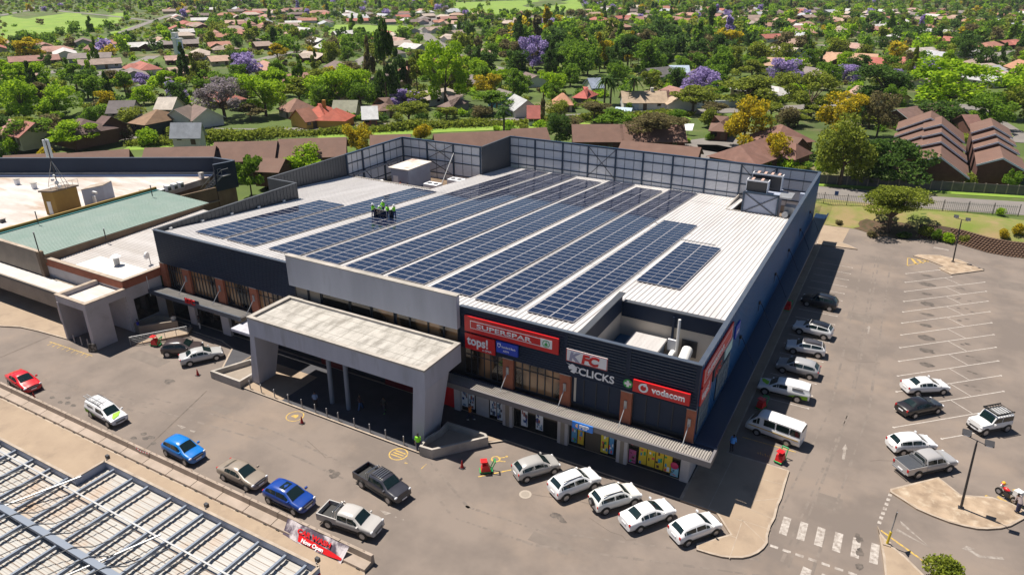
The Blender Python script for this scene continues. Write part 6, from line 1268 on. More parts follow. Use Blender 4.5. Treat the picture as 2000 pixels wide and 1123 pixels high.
HL = [((600, 202), (648, 203), 12, RD, YW, 'red tiled house with ochre walls beside the road', dict(hip=.8, wing=(3.5, 3.5, 6), chim=True)), ((578, 214), (604, 210), 8, (.26, .11, .07), YW, 'low rust roofed wing left of the red tiled house', {}),
 ((652, 196), (698, 196), 8, (.25, .25, .18), CW, 'mossy grey green roof right of the red tiled house', {}), ((706, 208), (736, 207), 7, WH, wallmat((.25, .08, .06)), 'small white flat roofed building with a brick wall', {}), ((732, 192), (766, 190), 11, BR, CW, 'brown pyramid roofed house left of the near jacaranda', dict(hip=.9)),
 ((873, 184), (900, 186), 12, (.19, .13, .11), GW_, 'large brown hipped house right of the near jacaranda', dict(hip=1.)), ((975, 173), (1000, 180), 9, GY, wallmat((.1, .3, .6)), 'house with a pale gable and blue wall, centre', {}), ((1005, 184), (1030, 196), 8, LG, WW, 'white walled house behind the bare acacia, centre', {}),
 ((290, 212), (322, 216), 14, (.25, .15, .085), wallmat((.04, .05, .06)), 'rusty tin roofed house with dark walls, left', dict(hip=.5)), ((137, 228), (182, 236), 12, (.13, .08, .07), BW, 'dark brown hipped house left of the rusty roof', dict(hip=.8)), ((200, 226), (216, 228), 9, (.14, .08, .07), BW, 'small dark brown gable beside the rusty roof', {}),
 ((214, 197), (264, 196), 9, (.13, .11, .11), GW_, 'dark grey roof among the bright green trees', {}), ((12, 232), (36, 235), 10, PK, CW, 'salmon hipped roof at the far left', dict(hip=.9)), ((48, 236), (68, 240), 9, (.33, .13, .1), CW, 'red roofed house beside the salmon roof at the far left', {}), ((340, 214), (368, 205), 9, (.16, .12, .1), WW, 'dark roof with white gable behind the hedge', dict(fascia=M['white'])),
 ((380, 204), (404, 212), 9, (.19, .13, .11), WW, 'brown roof with pale gable near the bare jacaranda', dict(fascia=M['white'])), ((334, 240), (392, 240), 3.5, (.36, .38, .42), WW, 'low pale metal roof behind the hedge', {}), ((310, 190), (345, 190), 9, (.5, .44, .38), WW, 'pale pitched roof behind the dark tree, left', {}), ((566, 190), (590, 196), 9, (.26, .14, .1), CW, 'brown house above the red tiled house', dict(hip=.8)),
 ((1080, 182), (1118, 182), 9, (.45, .22, .13), CW, 'orange roofed house left of the palms', dict(hip=.7)), ((1130, 169), (1158, 171), 10, (.42, .1, .08), wallmat((.08, .08, .1)), 'bright red roofed house left of the palms', dict(hip=.8)), ((1148, 153), (1172, 152), 9, (.24, .28, .36), WW, 'blue grey roof behind the palms', {}), ((1214, 178), (1300, 178), 10, (.4, .3, .21), WW, 'long white villa with a tan roof behind the palms', dict(wing=(3, 4, 10), chim=True)),
 ((1284, 176), (1312, 176), 9, (.2, .11, .09), WW, 'red brown roof behind the white villa', dict(hip=.9)), ((1262, 134), (1308, 130), 10, (.13, .12, .12), GW_, 'dark grey long roof above the palms', {}), ((1308, 128), (1345, 128), 10, (.4, .48, .6), WW, 'pale blue sheet roof beside the dark grey roof', {}), ((1030, 206), (1054, 206), 7, (.35, .1, .08), WW, 'small red roof behind the cactus', {}),
 ((1492, 112), (1571, 115), 13, (.47, .3, .2), WB, 'long tan roofed hall at the right, beside the jacaranda', {}), ((1612, 102), (1715, 106), 14, (.47, .28, .18), WB, 'large tan roofed school hall with dark brick walls', {}), ((1625, 101), (1640, 112), 10, (.45, .27, .17), WB, 'tan cross gable of the school hall', {}), ((1574, 100), (1590, 98), 7, (.1, .2, .45), WW, 'small blue gable between the tan halls', {}),
 ((1895, 135), (1966, 143), 14, (.4, .4, .4), WW, 'long light grey roof at the right edge', {}), ((1930, 130), (1952, 127), 10, (.42, .42, .44), WW, 'pale gable behind the long light grey roof', {}), ((1990, 116), (2012, 122), 10, (.4, .2, .12), CW, 'orange roofed house at the right picture edge', {}),
 ((1700, 112), (1748, 114), 9, (.42, .12, .09), WB, 'red roof right of the school hall', {}), ((1752, 96), (1822, 92), 12, (.45, .4, .36), WW, 'pale roofed houses right of the school hall', {}), ((1812, 98), (1862, 104), 13, (.4, .4, .43), WW, 'silver roofed building beyond the lime trees', {}), ((1875, 100), (1912, 96), 12, (.45, .43, .42), WW, 'flat pale building near the yellow acacia at right', {})]
for (pa, pb, w_, rc, wc, lb, kw) in HL: ridge_house(pa, pb, w_*.85, 2.3, 4.7, roofmat(rc), wc, lb, group='houses near the road', **kw)
t = gable(*att(1218, 226)[:2], 2, 4.6, 2.2, .1, 1.4, 2.2, cmat('truck', (.4, .5, .6)), cmat('truck', (.15, .3, .5)), 'small blue and white truck parked by the white villa gate', name='parked_truck', cat='truck', win=False, ov=.05)
for dx in (-1.5, 1.5):
    for dy in (-1, 1): g = MB(); g.tube((dx, dy*1.0, .1), (dx, dy*1.15, .1), .4); g.build('wheel', M['black'], t, local=True)
t = thing('garden_wall', 'pale blue garden wall in front of the white villa', 'wall', tuple(att(1310, 208))); a, b = att(1228, 216), att(1500, 208); g = MB(); g.prism([(a.x, a.y), (b.x, b.y), (b.x, b.y+.3), (a.x, a.y+.3)], 1.5, 3.9); g.build('wall', cmat('blue_wall', (.4, .45, .55)), t); g = MB(); g.prism([(a.x, a.y-.06), (b.x, b.y-.06), (b.x, b.y+.36), (a.x, a.y+.36)], 3.9, 4.0); g.build('coping', M['white'], t)
t = thing('church_tower', 'tall white concrete church tower in the left suburb', 'tower', tuple(att(352, 112))); p = att(352, 113); g = MB(); g.box(p.x-2.2, p.x+.2, p.y-1, p.y+1, 1, 13); g.build('shaft', M['white'], t); g = MB(); g.box(p.x+.4, p.x+2.4, p.y-.8, p.y+.8, 1, 10); g.build('shaft', cmat('tower_blue', (.5, .62, .8)), t); g = MB(); g.box(p.x-2.6, p.x+2.9, p.y-1.2, p.y+1.2, 10, 10.6); g.build('cross_slab', M['white'], t)
t = thing('solar_board', 'tilted white and blue solar panel on a lawn, right of the acacia', 'solar panel', tuple(att(1343, 262))); p = att(1343, 264); g = MB(); g.hexa([(p.x-1.2, p.y-.6, 3), (p.x+1.2, p.y-.6, 3.2), (p.x+1.2, p.y+.6, 4.6), (p.x-1.2, p.y+.6, 4.4), (p.x-1.2, p.y-.7, 3.1), (p.x+1.2, p.y-.7, 3.3), (p.x+1.2, p.y+.5, 4.7), (p.x-1.2, p.y+.5, 4.5)]); g.build('panel', M['signwhite'], t); g = MB(); g.tube((p.x, p.y, 1.9), (p.x, p.y, 3.5), .08); g.build('pole', M['galv'], t)
# streets and fields beyond
for (w_, pts) in ((7, [(0, 300), (85, 281), (190, 268), (222, 271), (300, 262), (420, 258), (520, 258), (620, 254), (730, 248), (860, 243), (950, 239), (1070, 232), (1203, 224), (1290, 221), (1355, 219), (1440, 216), (1500, 213), (1575, 210), (1650, 200), (1740, 180)]),
                 (8, [(858, 30), (838, 50), (822, 62), (842, 78), (868, 95), (885, 108), (905, 114), (925, 122)]), (5, [(640, 47), (560, 50), (540, 56)]), (7, [(0, 31), (52, 22), (72, 14)]), (5, [(72, 16), (130, 24), (250, 36), (300, 42)]), (6, [(340, 28), (280, 48), (228, 68)]), (6, [(435, 55), (400, 72), (372, 84)]), (7, [(285, 168), (340, 146), (360, 140)]), (5, [(1172, 62), (1190, 74), (1215, 78)]), (6, [(1572, 42), (1590, 58), (1602, 70)]), (12, [(1360, 292), (1412, 274), (1418, 298), (1385, 312)]), (6, [(1890, 205), (1990, 270), (2000, 280)]), (5, [(1005, 50), (992, 70)]), (5, [(58, 112), (110, 100)]), (6, [(170, 150), (260, 128), (300, 110)]), (6, [(60, 150), (150, 132)]), (6, [(500, 120), (560, 104), (640, 96)]), (6, [(690, 128), (740, 100), (760, 84)]), (6, [(925, 122), (970, 134), (1000, 150)]), (6, [(1180, 46), (1300, 60), (1360, 50)]), (6, [(1400, 70), (1480, 60), (1560, 66)]), (6, [(1600, 90), (1700, 84), (1800, 70)]), (6, [(1750, 50), (1850, 62), (1960, 58)]), (5, [(420, 40), (520, 34), (640, 36)]), (6, [(1830, 110), (1900, 116), (1990, 100)])):
    band('street', [att(*p) for p in pts], w_, M['road'], .08)
def field(pts, m=M['lawn'], dz=.05):
    P4 = [att(*p) for p in pts]; mb = MB(); mb.poly([(p.x, p.y, gh(p.x, p.y)+dz) for p in P4]); tag(mb.build('field', m), kind='structure')
FIELDS = [[(0, 34), (70, 24), (150, 26), (255, 26), (240, 44), (150, 62), (90, 72), (0, 78)], [(628, 70), (640, 49), (700, 49), (808, 52), (806, 67), (700, 68)], [(1174, 60), (1250, 61), (1240, 74), (1190, 76)], [(880, 6), (1130, -2), (1140, 20), (1040, 30), (900, 28)], [(400, 0), (520, 0), (500, 6), (410, 5)], [(215, 64), (265, 50), (262, 58), (220, 72)]]
for f in FIELDS: field(f)
band('lawn', [att(*p) for p in ((252, 286), (420, 274), (560, 268), (700, 262), (860, 252), (1010, 246), (1130, 238), (1240, 232), (1340, 228))], 9, M['lawn'], .06)
band('lawn', [(-20, 139.5), (-11.9, 141.2), (4.6, 145.5), (24, 151)], 5.5, M['lawn'], .045)
mb = MB(); st_ = 1.5
for i in range(26):
    for j in range(8):
        x0, y0_ = -12+i*1.6, 0
        q = []
        for (u, v_) in ((0, 0), (1, 0), (1, 1), (0, 1)):
            x = x0+u*1.6; yb = ybase(x)+.3+(0 if x < 5 else .9); y = yb+(j+v_)*1.25; q.append((x, y, gh(x, y)+.02))
        mb.poly(q)
tag(mb.build('grass_bank', M['bank']), kind='structure')
c0 = att(1735, 446); mb = MB(); rg_ = random.Random(9)
rim_ = [(c0.x+5.2*math.cos(i*.2618)*rg_.uniform(.75, 1.1), c0.y+3.2*math.sin(i*.2618)*rg_.uniform(.75, 1.1)) for i in range(24)]
for i in range(24):
    a_, b2 = rim_[i], rim_[(i+1) % 24]
    for k in range(4):
        q = [(c0.x+(p_[0]-c0.x)*u, c0.y+(p_[1]-c0.y)*u) for p_, u in ((a_, k/4), (a_, (k+1)/4), (b2, (k+1)/4), (b2, k/4))]; mb.poly([(x, y, gh(x, y)+.05) for x, y in q])
tag(mb.build('bare_soil', mat('leaf_litter', (.1, .06, .035), .95, var=(.06, .05, .02), vs=1.2, det=9, vmix=.8)), kind='structure')
def infield(px, py):
    for f in FIELDS:
        c = False; n = len(f)
        for i in range(n):
            (x1, y1), (x2, y2) = f[i], f[i-1]
            if (y1 > py) != (y2 > py) and px < (x2-x1)*(py-y1)/(y2-y1)+x1: c = not c
        if c: return True
    return False
# ---------------------------------------------------------------- trees
LEAF = {
 'dark': [(.018, .045, .008), (.045, .095, .012), (.09, .165, .02)], 'green': [(.035, .08, .006), (.1, .19, .01), (.18, .29, .018)],
 'lime': [(.09, .17, .004), (.2, .33, .008), (.33, .46, .014)], 'olive': [(.06, .08, .008), (.15, .185, .016), (.26, .3, .03)],
 'yellow': [(.1, .13, .008), (.44, .33, .01), (.74, .56, .018)], 'jacaranda': [(.16, .12, .24), (.36, .27, .55), (.52, .42, .74)],
 'brown': [(.06, .045, .02), (.12, .1, .04), (.19, .17, .06)], 'grey': [(.12, .11, .09), (.2, .17, .16), (.28, .24, .3)],
}
def leafy(m, cols):
    N = m.node_tree.nodes; L = m.node_tree.links; p = N['Principled BSDF']; tr = N.new('ShaderNodeBsdfTranslucent'); mx = N.new('ShaderNodeMixShader'); mx.inputs[0].default_value = .45
    src = p.inputs['Base Color'].links[0].from_socket; g_ = N.new('ShaderNodeGamma'); g_.inputs[1].default_value = .85; L.new(src, g_.inputs[0]); L.new(g_.outputs[0], tr.inputs[0])
    L.new(p.outputs[0], mx.inputs[1]); L.new(tr.outputs[0], mx.inputs[2]); L.new(mx.outputs[0], N['Material Output'].inputs[0]); return m
LEAF = {k: [tuple(min(.8, q*1.3) for q in c) for c in v] if k not in ('jacaranda', 'yellow') else v for k, v in LEAF.items()}
LM = {k: mat('foliage_'+k, v[1], .75, spec=.25, island=v) for k, v in LEAF.items()}
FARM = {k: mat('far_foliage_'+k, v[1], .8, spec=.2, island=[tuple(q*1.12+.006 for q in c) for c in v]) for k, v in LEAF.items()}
for D_ in (LM, FARM):
    for k in D_: leafy(D_[k], None)
rs = np.random.RandomState(7)
def leafcloud(pts, size, rs, flat_=0.):       # one small quad per point, random facing
    n = len(pts); a = rs.normal(size=(n, 3)); a[:, 2] += flat_*np.sign(a[:, 2]); a /= np.linalg.norm(a, axis=1)[:, None]
    b = rs.normal(size=(n, 3)); u = np.cross(a, b); u /= np.linalg.norm(u, axis=1)[:, None]; w = np.cross(a, u)
    s1 = size*rs.uniform(.6, 1.4, (n, 1)); s2 = size*rs.uniform(.5, 1.2, (n, 1))
    V = np.stack([pts-u*s1-w*s2*.4, pts+u*s1*.2-w*s2, pts+u*s1+w*s2*.3, pts-u*s1*.2+w*s2], 1).reshape(-1, 3); return V
def quads_mesh(name, V, m):
    me = bpy.data.meshes.new(name); n = len(V)//4; me.vertices.add(4*n); me.vertices.foreach_set('co', V.astype(np.float32).ravel())
    me.loops.add(4*n); me.loops.foreach_set('vertex_index', np.arange(4*n, dtype=np.int32)); me.polygons.add(n)
    me.polygons.foreach_set('loop_start', np.arange(0, 4*n, 4, dtype=np.int32)); me.polygons.foreach_set('loop_total', np.full(n, 4, dtype=np.int32)); me.materials.append(m); me.update(calc_edges=True); return me
def crown_pts(kind, n, rs):                  # unit tree: height 1, radius ~.5
    L = []
    if kind == 'umbrella':
        for i in range(16): a = rs.uniform(0, 6.28); r = rs.uniform(0, .37); L.append((r*math.cos(a), r*math.sin(a), rs.uniform(.52, .88)-.3*r, rs.uniform(.13, .2), .08))
    elif kind == 'tall':
        for i in range(12): z = rs.uniform(.25, .92); r = .28*(1-z)**.5; a = rs.uniform(0, 6.28); L.append((r*math.cos(a), r*math.sin(a), z, rs.uniform(.1, .2)*(1.2-z*.6), rs.uniform(.07, .13)))
    elif kind == 'cone':
        for i in range(16): z = .1+.85*i/15; L.append((rs.uniform(-.04, .04), rs.uniform(-.04, .04), z, .42*(1.02-z)+.03, .06))
    elif kind == 'weep':
        for i in range(20): a = rs.uniform(0, 6.28); r = rs.uniform(.05, .33); L.append((r*math.cos(a), r*math.sin(a), .6-r*.6+rs.uniform(-.26, .24), .15, .17))
    elif kind == 'open':
        for i in range(18): a = i*2.4; r = .38*math.sqrt(rs.uniform(.05, 1)); L.append((r*math.cos(a), r*math.sin(a), rs.uniform(.34, .92)-.3*r, rs.uniform(.1, .17), rs.uniform(.08, .13)))
    elif kind == 'bush':
        for i in range(8): a = rs.uniform(0, 6.28); r = rs.uniform(0, .28); L.append((r*math.cos(a), r*math.sin(a), rs.uniform(.3, .65)*(1-r), rs.uniform(.17, .26), .26))
    else:
        for i in range(18): a = rs.uniform(0, 6.28); r = .34*math.sqrt(rs.uniform(0, 1)); L.append((r*math.cos(a), r*math.sin(a), rs.uniform(.24, .86)-.22*r, rs.uniform(.12, .2), rs.uniform(.1, .16)))
    out = []; per = n//len(L)+1
    for (x, y, z, r, h) in L:
        v = rs.normal(size=(per, 3)); v /= np.linalg.norm(v, axis=1)[:, None]; rad = (rs.uniform(.35, 1, (per, 1)))**.45*(1+.18*np.sin(v[:, :1]*7+x*20)*np.cos(v[:, 1:2]*6))
        p = v*rad*np.array([[r, r, h]])+np.array([[x, y, z]]); out.append(p)
    return np.concatenate(out), L
def trunk_mb(L, kind):
    g = MB(); fork = .3 if kind not in ('bush',) else .1; top = max(l[2] for l in L) if kind in ('cone', 'tall') else fork
    g.tube((0, 0, -.04), (.01, 0, fork), .03, .022, n=7)
    if kind in ('cone', 'tall'): g.tube((.01, 0, fork), (0, 0, top), .022, .004, n=6)
    else:
        for (x, y, z, r, h) in L[:8]: m_ = Vector((x*.5, y*.5, fork+(z-fork)*.55)); g.tube((.01, 0, fork-.02), m_, .014, .009, n=5); g.tube(m_, (x, y, z), .009, .003, n=5)
    return g
PROTO = {}
def proto(kind, n, size, var):
    key = (kind, n, var)
    if key not in PROTO:
        r_ = np.random.RandomState(hash_(kind)+var*17+n); p, L = crown_pts(kind, n, r_); V = leafcloud(p, size, r_)
        g = trunk_mb(L, kind); me = bpy.data.meshes.new('trunk'); me.from_pydata(g.v, [], g.f); me.materials.append(M['bark']); PROTO[key] = (V, me, {})
    return PROTO[key]
def hash_(s_): return sum(ord(c)*(i+3) for i, c in enumerate(s_)) % 9973
def tree(x, y, w, h, kind, col, label, n=2600, size=.026, var=0, group='trees beyond the shopping centre', name='tree', cat='tree', z=None, rot=None, trunk=True):
    V, tm, cm = proto(kind, n, size, var)
    if col not in cm: cm[col] = quads_mesh('crown', V, LM[col])
    z = gh(x, y) if z is None else z; t = thing(name, label, cat, (x, y, z), random.Random(int(x*13+y*7)).uniform(0, 6.28) if rot is None else rot, group); t.scale = (w, w, h)
    o = bpy.data.objects.new('crown', cm[col]); COL.objects.link(o); o.parent = t
    if trunk: o = bpy.data.objects.new('trunk', tm); COL.objects.link(o); o.parent = t
    return t
CN = dict(dark='dark green', green='mid green', lime='lime green', olive='olive green', yellow='golden yellow', jacaranda='purple flowering', brown='brownish', grey='bare grey violet')
KN = dict(umbrella='flat topped', tall='tall narrow', cone='conical', weep='drooping', open='open branched', bush='bushy', round='rounded')
ntree = 0
def ptree(px, pyb, pw, ph, kind, col, where, n=2600, size=.026, **k):   # photo: base centre, width, height in pixels
    global ntree
    p = att(px, pyb); dd = proj(p.x, p.y, p.z)[2]; w = pw*dd/FPX; h = ph*dd/FPX*1.03
    ntree += 1; kn = KN[kind]
    k.setdefault('name', dict(bush='shrub').get(kind, 'tree')); k.setdefault('cat', 'shrub' if kind == 'bush' else 'tree')
    return tree(p.x, p.y, w*1.16, h*1.1, kind, col, '%s %s %s %s' % (CN[col], kn, 'shrub' if kind == 'bush' else 'tree', where), n=n, size=size, var=ntree % 3, **k)
T = [ # near and middle trees read off the photograph
 (1640, 362, 118, 128, 'weep', 'olive', 'in front of the boundary wall, tallest beside the stepped units', 7000, .017), (1745, 362, 120, 88, 'round', 'dark', 'between the drooping tree and the stepped units', 6000, .02),
 (1735, 452, 140, 84, 'umbrella', 'olive', 'on the grass bank above the parking lot', 11000, .012, 1), (1512, 325, 58, 62, 'round', 'yellow', 'behind the right end of the screen wall', 3500, .024), (1452, 288, 88, 90, 'round', 'yellow', 'beside the asphalt court, the largest golden one', 5000, .02),
 (1636, 262, 86, 76, 'round', 'yellow', 'left of the bare brown tree on the right', 4500, .022), (1712, 268, 62, 80, 'open', 'brown', 'between the golden tree and the stepped units', 3000, .022), (1280, 290, 110, 66, 'umbrella', 'brown', 'on the lawn behind the brown terraces', 6000, .017),
 (1092, 285, 54, 60, 'round', 'dark', 'just behind the light screen wall', 4500, .022), (702, 298, 54, 60, 'round', 'yellow', 'behind the left plant well', 4000, .024), (822, 275, 42, 38, 'bush', 'yellow', 'behind the screen wall corner', 3000, .028), (600, 350, 92, 66, 'round', 'lime', 'behind the stepped navy parapet', 5000, .02),
 (560, 352, 34, 44, 'bush', 'dark', 'left of the lime tree by the parapet', 2500, .026), (492, 385, 50, 80, 'open', 'green', 'in the gap between the two shopping buildings', 3500, .026), (150, 296, 82, 58, 'umbrella', 'lime', 'left, in front of the service road', 4500, .02), (60, 292, 100, 56, 'round', 'green', 'at the far left behind the navy parapet', 4500, .022),
 (94, 312, 44, 26, 'bush', 'yellow', 'behind the antenna panels', 2500, .03), (10, 328, 30, 50, 'bush', 'dark', 'at the left picture edge behind the parapet', 2000, .03), (28, 300, 44, 40, 'bush', 'lime', 'at the left picture edge', 2000, .03), (170, 312, 34, 16, 'bush', 'green', 'peeping over the navy parapet', 1500, .03), (528, 302, 14, 24, 'cone', 'dark', 'between two brown terraces', 1500, .03),
 (1725, 200, 120, 72, 'round', 'dark', 'large and dense, right of the near purple trees', 6000, .018), (1845, 224, 190, 96, 'open', 'lime', 'broad, behind the stepped units', 7000, .016), (1580, 226, 100, 78, 'open', 'olive', 'right of the large golden tree', 5000, .018), (1540, 250, 60, 44, 'bush', 'brown', 'right of the large golden tree', 3000, .026),
 (1684, 245, 44, 60, 'cone', 'dark', 'behind the bare brown tree', 3000, .024), (1822, 252, 92, 50, 'round', 'dark', 'left, directly behind the stepped units', 4500, .022), (1930, 255, 84, 66, 'round', 'green', 'between the stepped unit columns', 4500, .022), (1972, 235, 70, 60, 'round', 'olive', 'at the right edge behind the stepped units', 3500, .024),
 (1368, 188, 78, 56, 'round', 'jacaranda', 'behind the pale blue garden wall, the brightest', 5500, .02), (1352, 222, 88, 52, 'umbrella', 'olive', 'in front of the brightest purple tree', 4500, .02), (1526, 162, 60, 46, 'round', 'jacaranda', 'in front of the tan school halls', 4000, .022), (1648, 162, 50, 34, 'round', 'jacaranda', 'partly hidden by the dense dark tree', 3000, .026),
 (1460, 205, 120, 50, 'round', 'olive', 'right of the brightest purple tree', 5000, .02), (792, 212, 76, 36, 'round', 'jacaranda', 'in front of the tall dark pines', 4500, .024), (800, 244, 72, 42, 'umbrella', 'olive', 'below the near purple tree, left of centre', 4000, .022), (870, 208, 92, 112, 'open', 'lime', 'the tallest, in the centre', 8000, .017),
 (652, 208, 96, 72, 'round', 'lime', 'left of the tall dark pines', 6000, .019), (706, 212, 60, 60, 'round', 'green', 'beside the lime tree left of the pines', 4000, .022), (520, 228, 88, 80, 'round', 'lime', 'left of the red tiled house', 6000, .019), (440, 232, 104, 72, 'open', 'grey', 'left of the lime tree', 5500, .018), (410, 180, 60, 40, 'round', 'green', 'behind the bare grey violet tree', 2500, .026),
 (50, 236, 90, 80, 'round', 'lime', 'far left, behind the salmon roofs', 6000, .02), (115, 226, 80, 62, 'round', 'lime', 'second from the left edge', 5000, .02), (190, 232, 60, 50, 'round', 'green', 'above the dark brown hipped house', 3500, .024), (214, 196, 32, 48, 'cone', 'dark', 'at the left, standing alone', 2500, .03), (352, 215, 46, 52, 'round', 'dark', 'right of the rusty roof', 3000, .026),
 (260, 255, 60, 44, 'round', 'olive', 'left of the rusty roofed house', 3000, .024), (100, 260, 70, 40, 'bush', 'brown', 'left of the dark brown house', 3000, .024), (292, 285, 50, 36, 'bush', 'lime', 'below the rusty roofed house', 2500, .026), (245, 275, 50, 32, 'bush', 'brown', 'beside the service road, left', 2500, .026), (345, 268, 50, 32, 'bush', 'olive', 'on the embankment below the pale roofs', 2200, .028),
 (757, 215, 60, 150, 'tall', 'dark', 'the tallest pine, centre left', 6000, .02), (782, 178, 40, 80, 'tall', 'dark', 'pine right of the tallest one', 3500, .026), (725, 172, 30, 86, 'tall', 'brown', 'gum left of the tallest pine', 3500, .026), (815, 178, 40, 70, 'tall', 'olive', 'gum left of the lime giant', 3500, .026), (935, 150, 24, 50, 'cone', 'dark', 'cypress right of the lime giant', 2500, .03),
 (951, 188, 54, 42, 'round', 'yellow', 'right of the lime giant', 3500, .024), (960, 222, 90, 42, 'umbrella', 'green', 'in front of the centre houses', 4500, .02), (1160, 240, 70, 42, 'umbrella', 'brown', 'left of the palms, by the road', 3500, .022), (1060, 246, 12, 60, 'tall', 'brown', 'candelabra cactus beside the road', 900, .05), (1086, 232, 50, 38, 'round', 'olive', 'by the cactus', 2500, .026),
 (1385, 250, 44, 46, 'bush', 'olive', 'left of the golden giant on the embankment', 3000, .026), (1420, 268, 40, 26, 'bush', 'green', 'hedge shrub by the asphalt court', 1800, .03), (1385, 275, 24, 18, 'bush', 'green', 'small shrub on the asphalt court lawn', 1500, .035), (1315, 278, 20, 12, 'bush', 'green', 'clipped shrub behind the screen wall', 1200, .04), (1340, 280, 22, 12, 'bush', 'lime', 'clipped shrub behind the screen wall', 1200, .04),
 (1888, 365, 44, 28, 'bush', 'olive', 'in front of the boundary wall, right', 2500, .03), (1972, 372, 34, 40, 'round', 'green', 'right of the frontmost stepped unit', 2500, .03), (1830, 358, 30, 20, 'bush', 'jacaranda', 'small and low before the stepped units', 1800, .035), (1952, 421, 24, 20, 'bush', 'lime', 'at the palisade fence', 1500, .035),
 (1810, 458, 30, 24, 'bush', 'olive', 'above the retaining wall, leftmost', 1800, .035), (1832, 455, 26, 26, 'bush', 'green', 'above the retaining wall, second from left', 1800, .035), (1856, 456, 30, 22, 'bush', 'lime', 'above the retaining wall, third from left', 1800, .035), (1890, 452, 24, 20, 'bush', 'olive', 'above the retaining wall, fourth from left', 1800, .035), (1962, 452, 26, 22, 'bush', 'yellow', 'on the bank at the right edge', 1800, .035), (1990, 452, 26, 26, 'bush', 'yellow', 'last one on the bank at the right edge', 1800, .035),
 (1640, 432, 16, 10, 'bush', 'brown', 'small, on the dry grass bank', 900, .05), (1700, 462, 30, 12, 'bush', 'brown', 'low, in the shade of the flat topped tree', 1200, .045), (1765, 464, 34, 12, 'bush', 'dark', 'low, at the left end of the retaining wall', 1200, .045), (1990, 478, 16, 20, 'bush', 'green', 'growing on the retaining wall, right', 900, .05), (1963, 470, 12, 14, 'bush', 'lime', 'growing on the retaining wall, middle', 900, .05),
]
for q in T: ptree(q[0], q[1], q[2], q[3], q[4], q[5], q[6], n=q[7], size=q[8])
p = at(1846, 1135); tree(p.x, p.y, 3.0, 2.4, 'bush', 'olive', 'rounded yellow green shrub at the bottom right by the pointed island', n=4000, size=.03, z=.1, name='shrub', cat='shrub', group=None)
def palm(px, pyb, ph, label):
    p = att(px, pyb); dd = proj(p.x, p.y, p.z)[2]; h = ph*dd/FPX; t = thing('palm_tree', label, 'palm tree', (p.x, p.y, p.z), 0, 'palms by the road')
    g = MB(); g.tube((0, 0, -.2), (.1, 0, h*.72), .3, .22, n=8); g.build('trunk', M['bark'], t, local=True, smooth=True); g = MB(); r_ = random.Random(int(px))
    for i in range(34):
        a = r_.uniform(0, 6.28); up = r_.uniform(-.5, 1.2); L_ = h*.36*r_.uniform(.8, 1.1); c = Vector((.1, 0, h*.72)); prev = None
        for k in range(7):
            u = k/6; q = c+Vector((math.cos(a)*L_*u*math.cos(up*.6), math.sin(a)*L_*u*math.cos(up*.6), L_*(u*math.sin(up)-.75*u*u))); sd = Vector((-math.sin(a), math.cos(a), 0))*(.32*math.sin(math.pi*min(1, u+.12))+.03)
            if prev: g.poly([prev[0]-prev[1], q-sd-Vector((0, 0, .12)), q, prev[0]]); g.poly([prev[0], q, q+sd-Vector((0, 0, .12)), prev[0]+prev[1]])
            prev = (q, sd)
    g.build('fronds', LM['dark'], t, local=True)
palm(1180, 205, 70, 'leftmost of the two tall palms before the white villa'); palm(1192, 204, 62, 'palm close behind the leftmost tall palm'); palm(1235, 210, 74, 'right tall palm directly before the white villa'); palm(984, 262, 66, 'single palm above the brown terrace, centre'); palm(345, 160, 30, 'small distant palm in the left suburb')
# suburb: houses and trees over the plain
rr = random.Random(21)
OCC = []
def prob(px, py):     # (house, tree) chances by place in the photo
    if infield(px, py): return 0, .03
    if py > 218: return 0, (.95 if 222 < py < 256 else .0)
    if py < 6: return .05, .8
    if px < 330 and py < 85: return .02, .2
    if px < 900: return (.5 if py > 22 else .2) if py < 175 else .12, (.62 if py < 150 else .95)
    if px < 1150 and py < 28: return 0, .2
    if 1000 < px < 1460 and 78 < py < 165: return .03, 1.
    if 1150 < px: return (.36 if py < 80 else (.24 if px > 1500 else .1)), .9
    return .2, .9
RC = [(.38, .17, .12), (.4, .22, .17), (.36, .12, .09), (.4, .25, .21), (.3, .22, .18), (.22, .18, .17), (.44, .36, .3), (.4, .41, .43), (.52, .5, .49), (.3, .15, .12), (.42, .28, .21), (.17, .12, .11)]
RN = ['terracotta', 'orange', 'red', 'salmon', 'brown', 'dark grey', 'tan', 'light grey', 'off white', 'rust red', 'apricot', 'dark brown']
rcm = [roofmat(c) for c in RC]; wcm = [CW, WW, WB, wallmat((.45, .33, .22)), wallmat((.35, .35, .38)), WW]
def zone(px, py):
    h = ['at the far left', 'in the left suburb', 'left of centre', 'near the middle', 'right of centre', 'in the right suburb', 'at the far right'][min(6, int(px/286))]
    return h+(' along the top edge' if py < 25 else (' in the upper distance' if py < 60 else (' in the middle distance' if py < 115 else ' nearer the road')))
cells = []
d = 168.
while d < 1500:
    stp = 11.5+d*.004; half = d*.80; m = int(2*half/stp)
    for i in range(m):
        lat = -half+i*stp+rr.uniform(-3, 3); dd = d+rr.uniform(-4, 4); f2 = np.array([AF[0], AF[1]]); f2 /= np.linalg.norm(f2); x = f2[0]*dd+AR[0]*lat; y = f2[1]*dd+AR[1]*lat; z = gh(x, y)
        px, py, _ = proj(x, y, z)
        if -40 < px < 2040 and -25 < py < 262: cells.append((dd, x, y, z, px, py))
    d += stp
far = {}; nh = nt_ = 0; hs = []
fixed = [(o.location.x, o.location.y) for o in COL.objects if o.parent is None and o.get('category') in ('house', 'tower', 'truck')]
def onstreet(x, y, m=1.5):
    return any(math.hypot(x-a, y-b) < w/2+m for a, b, w in STP)
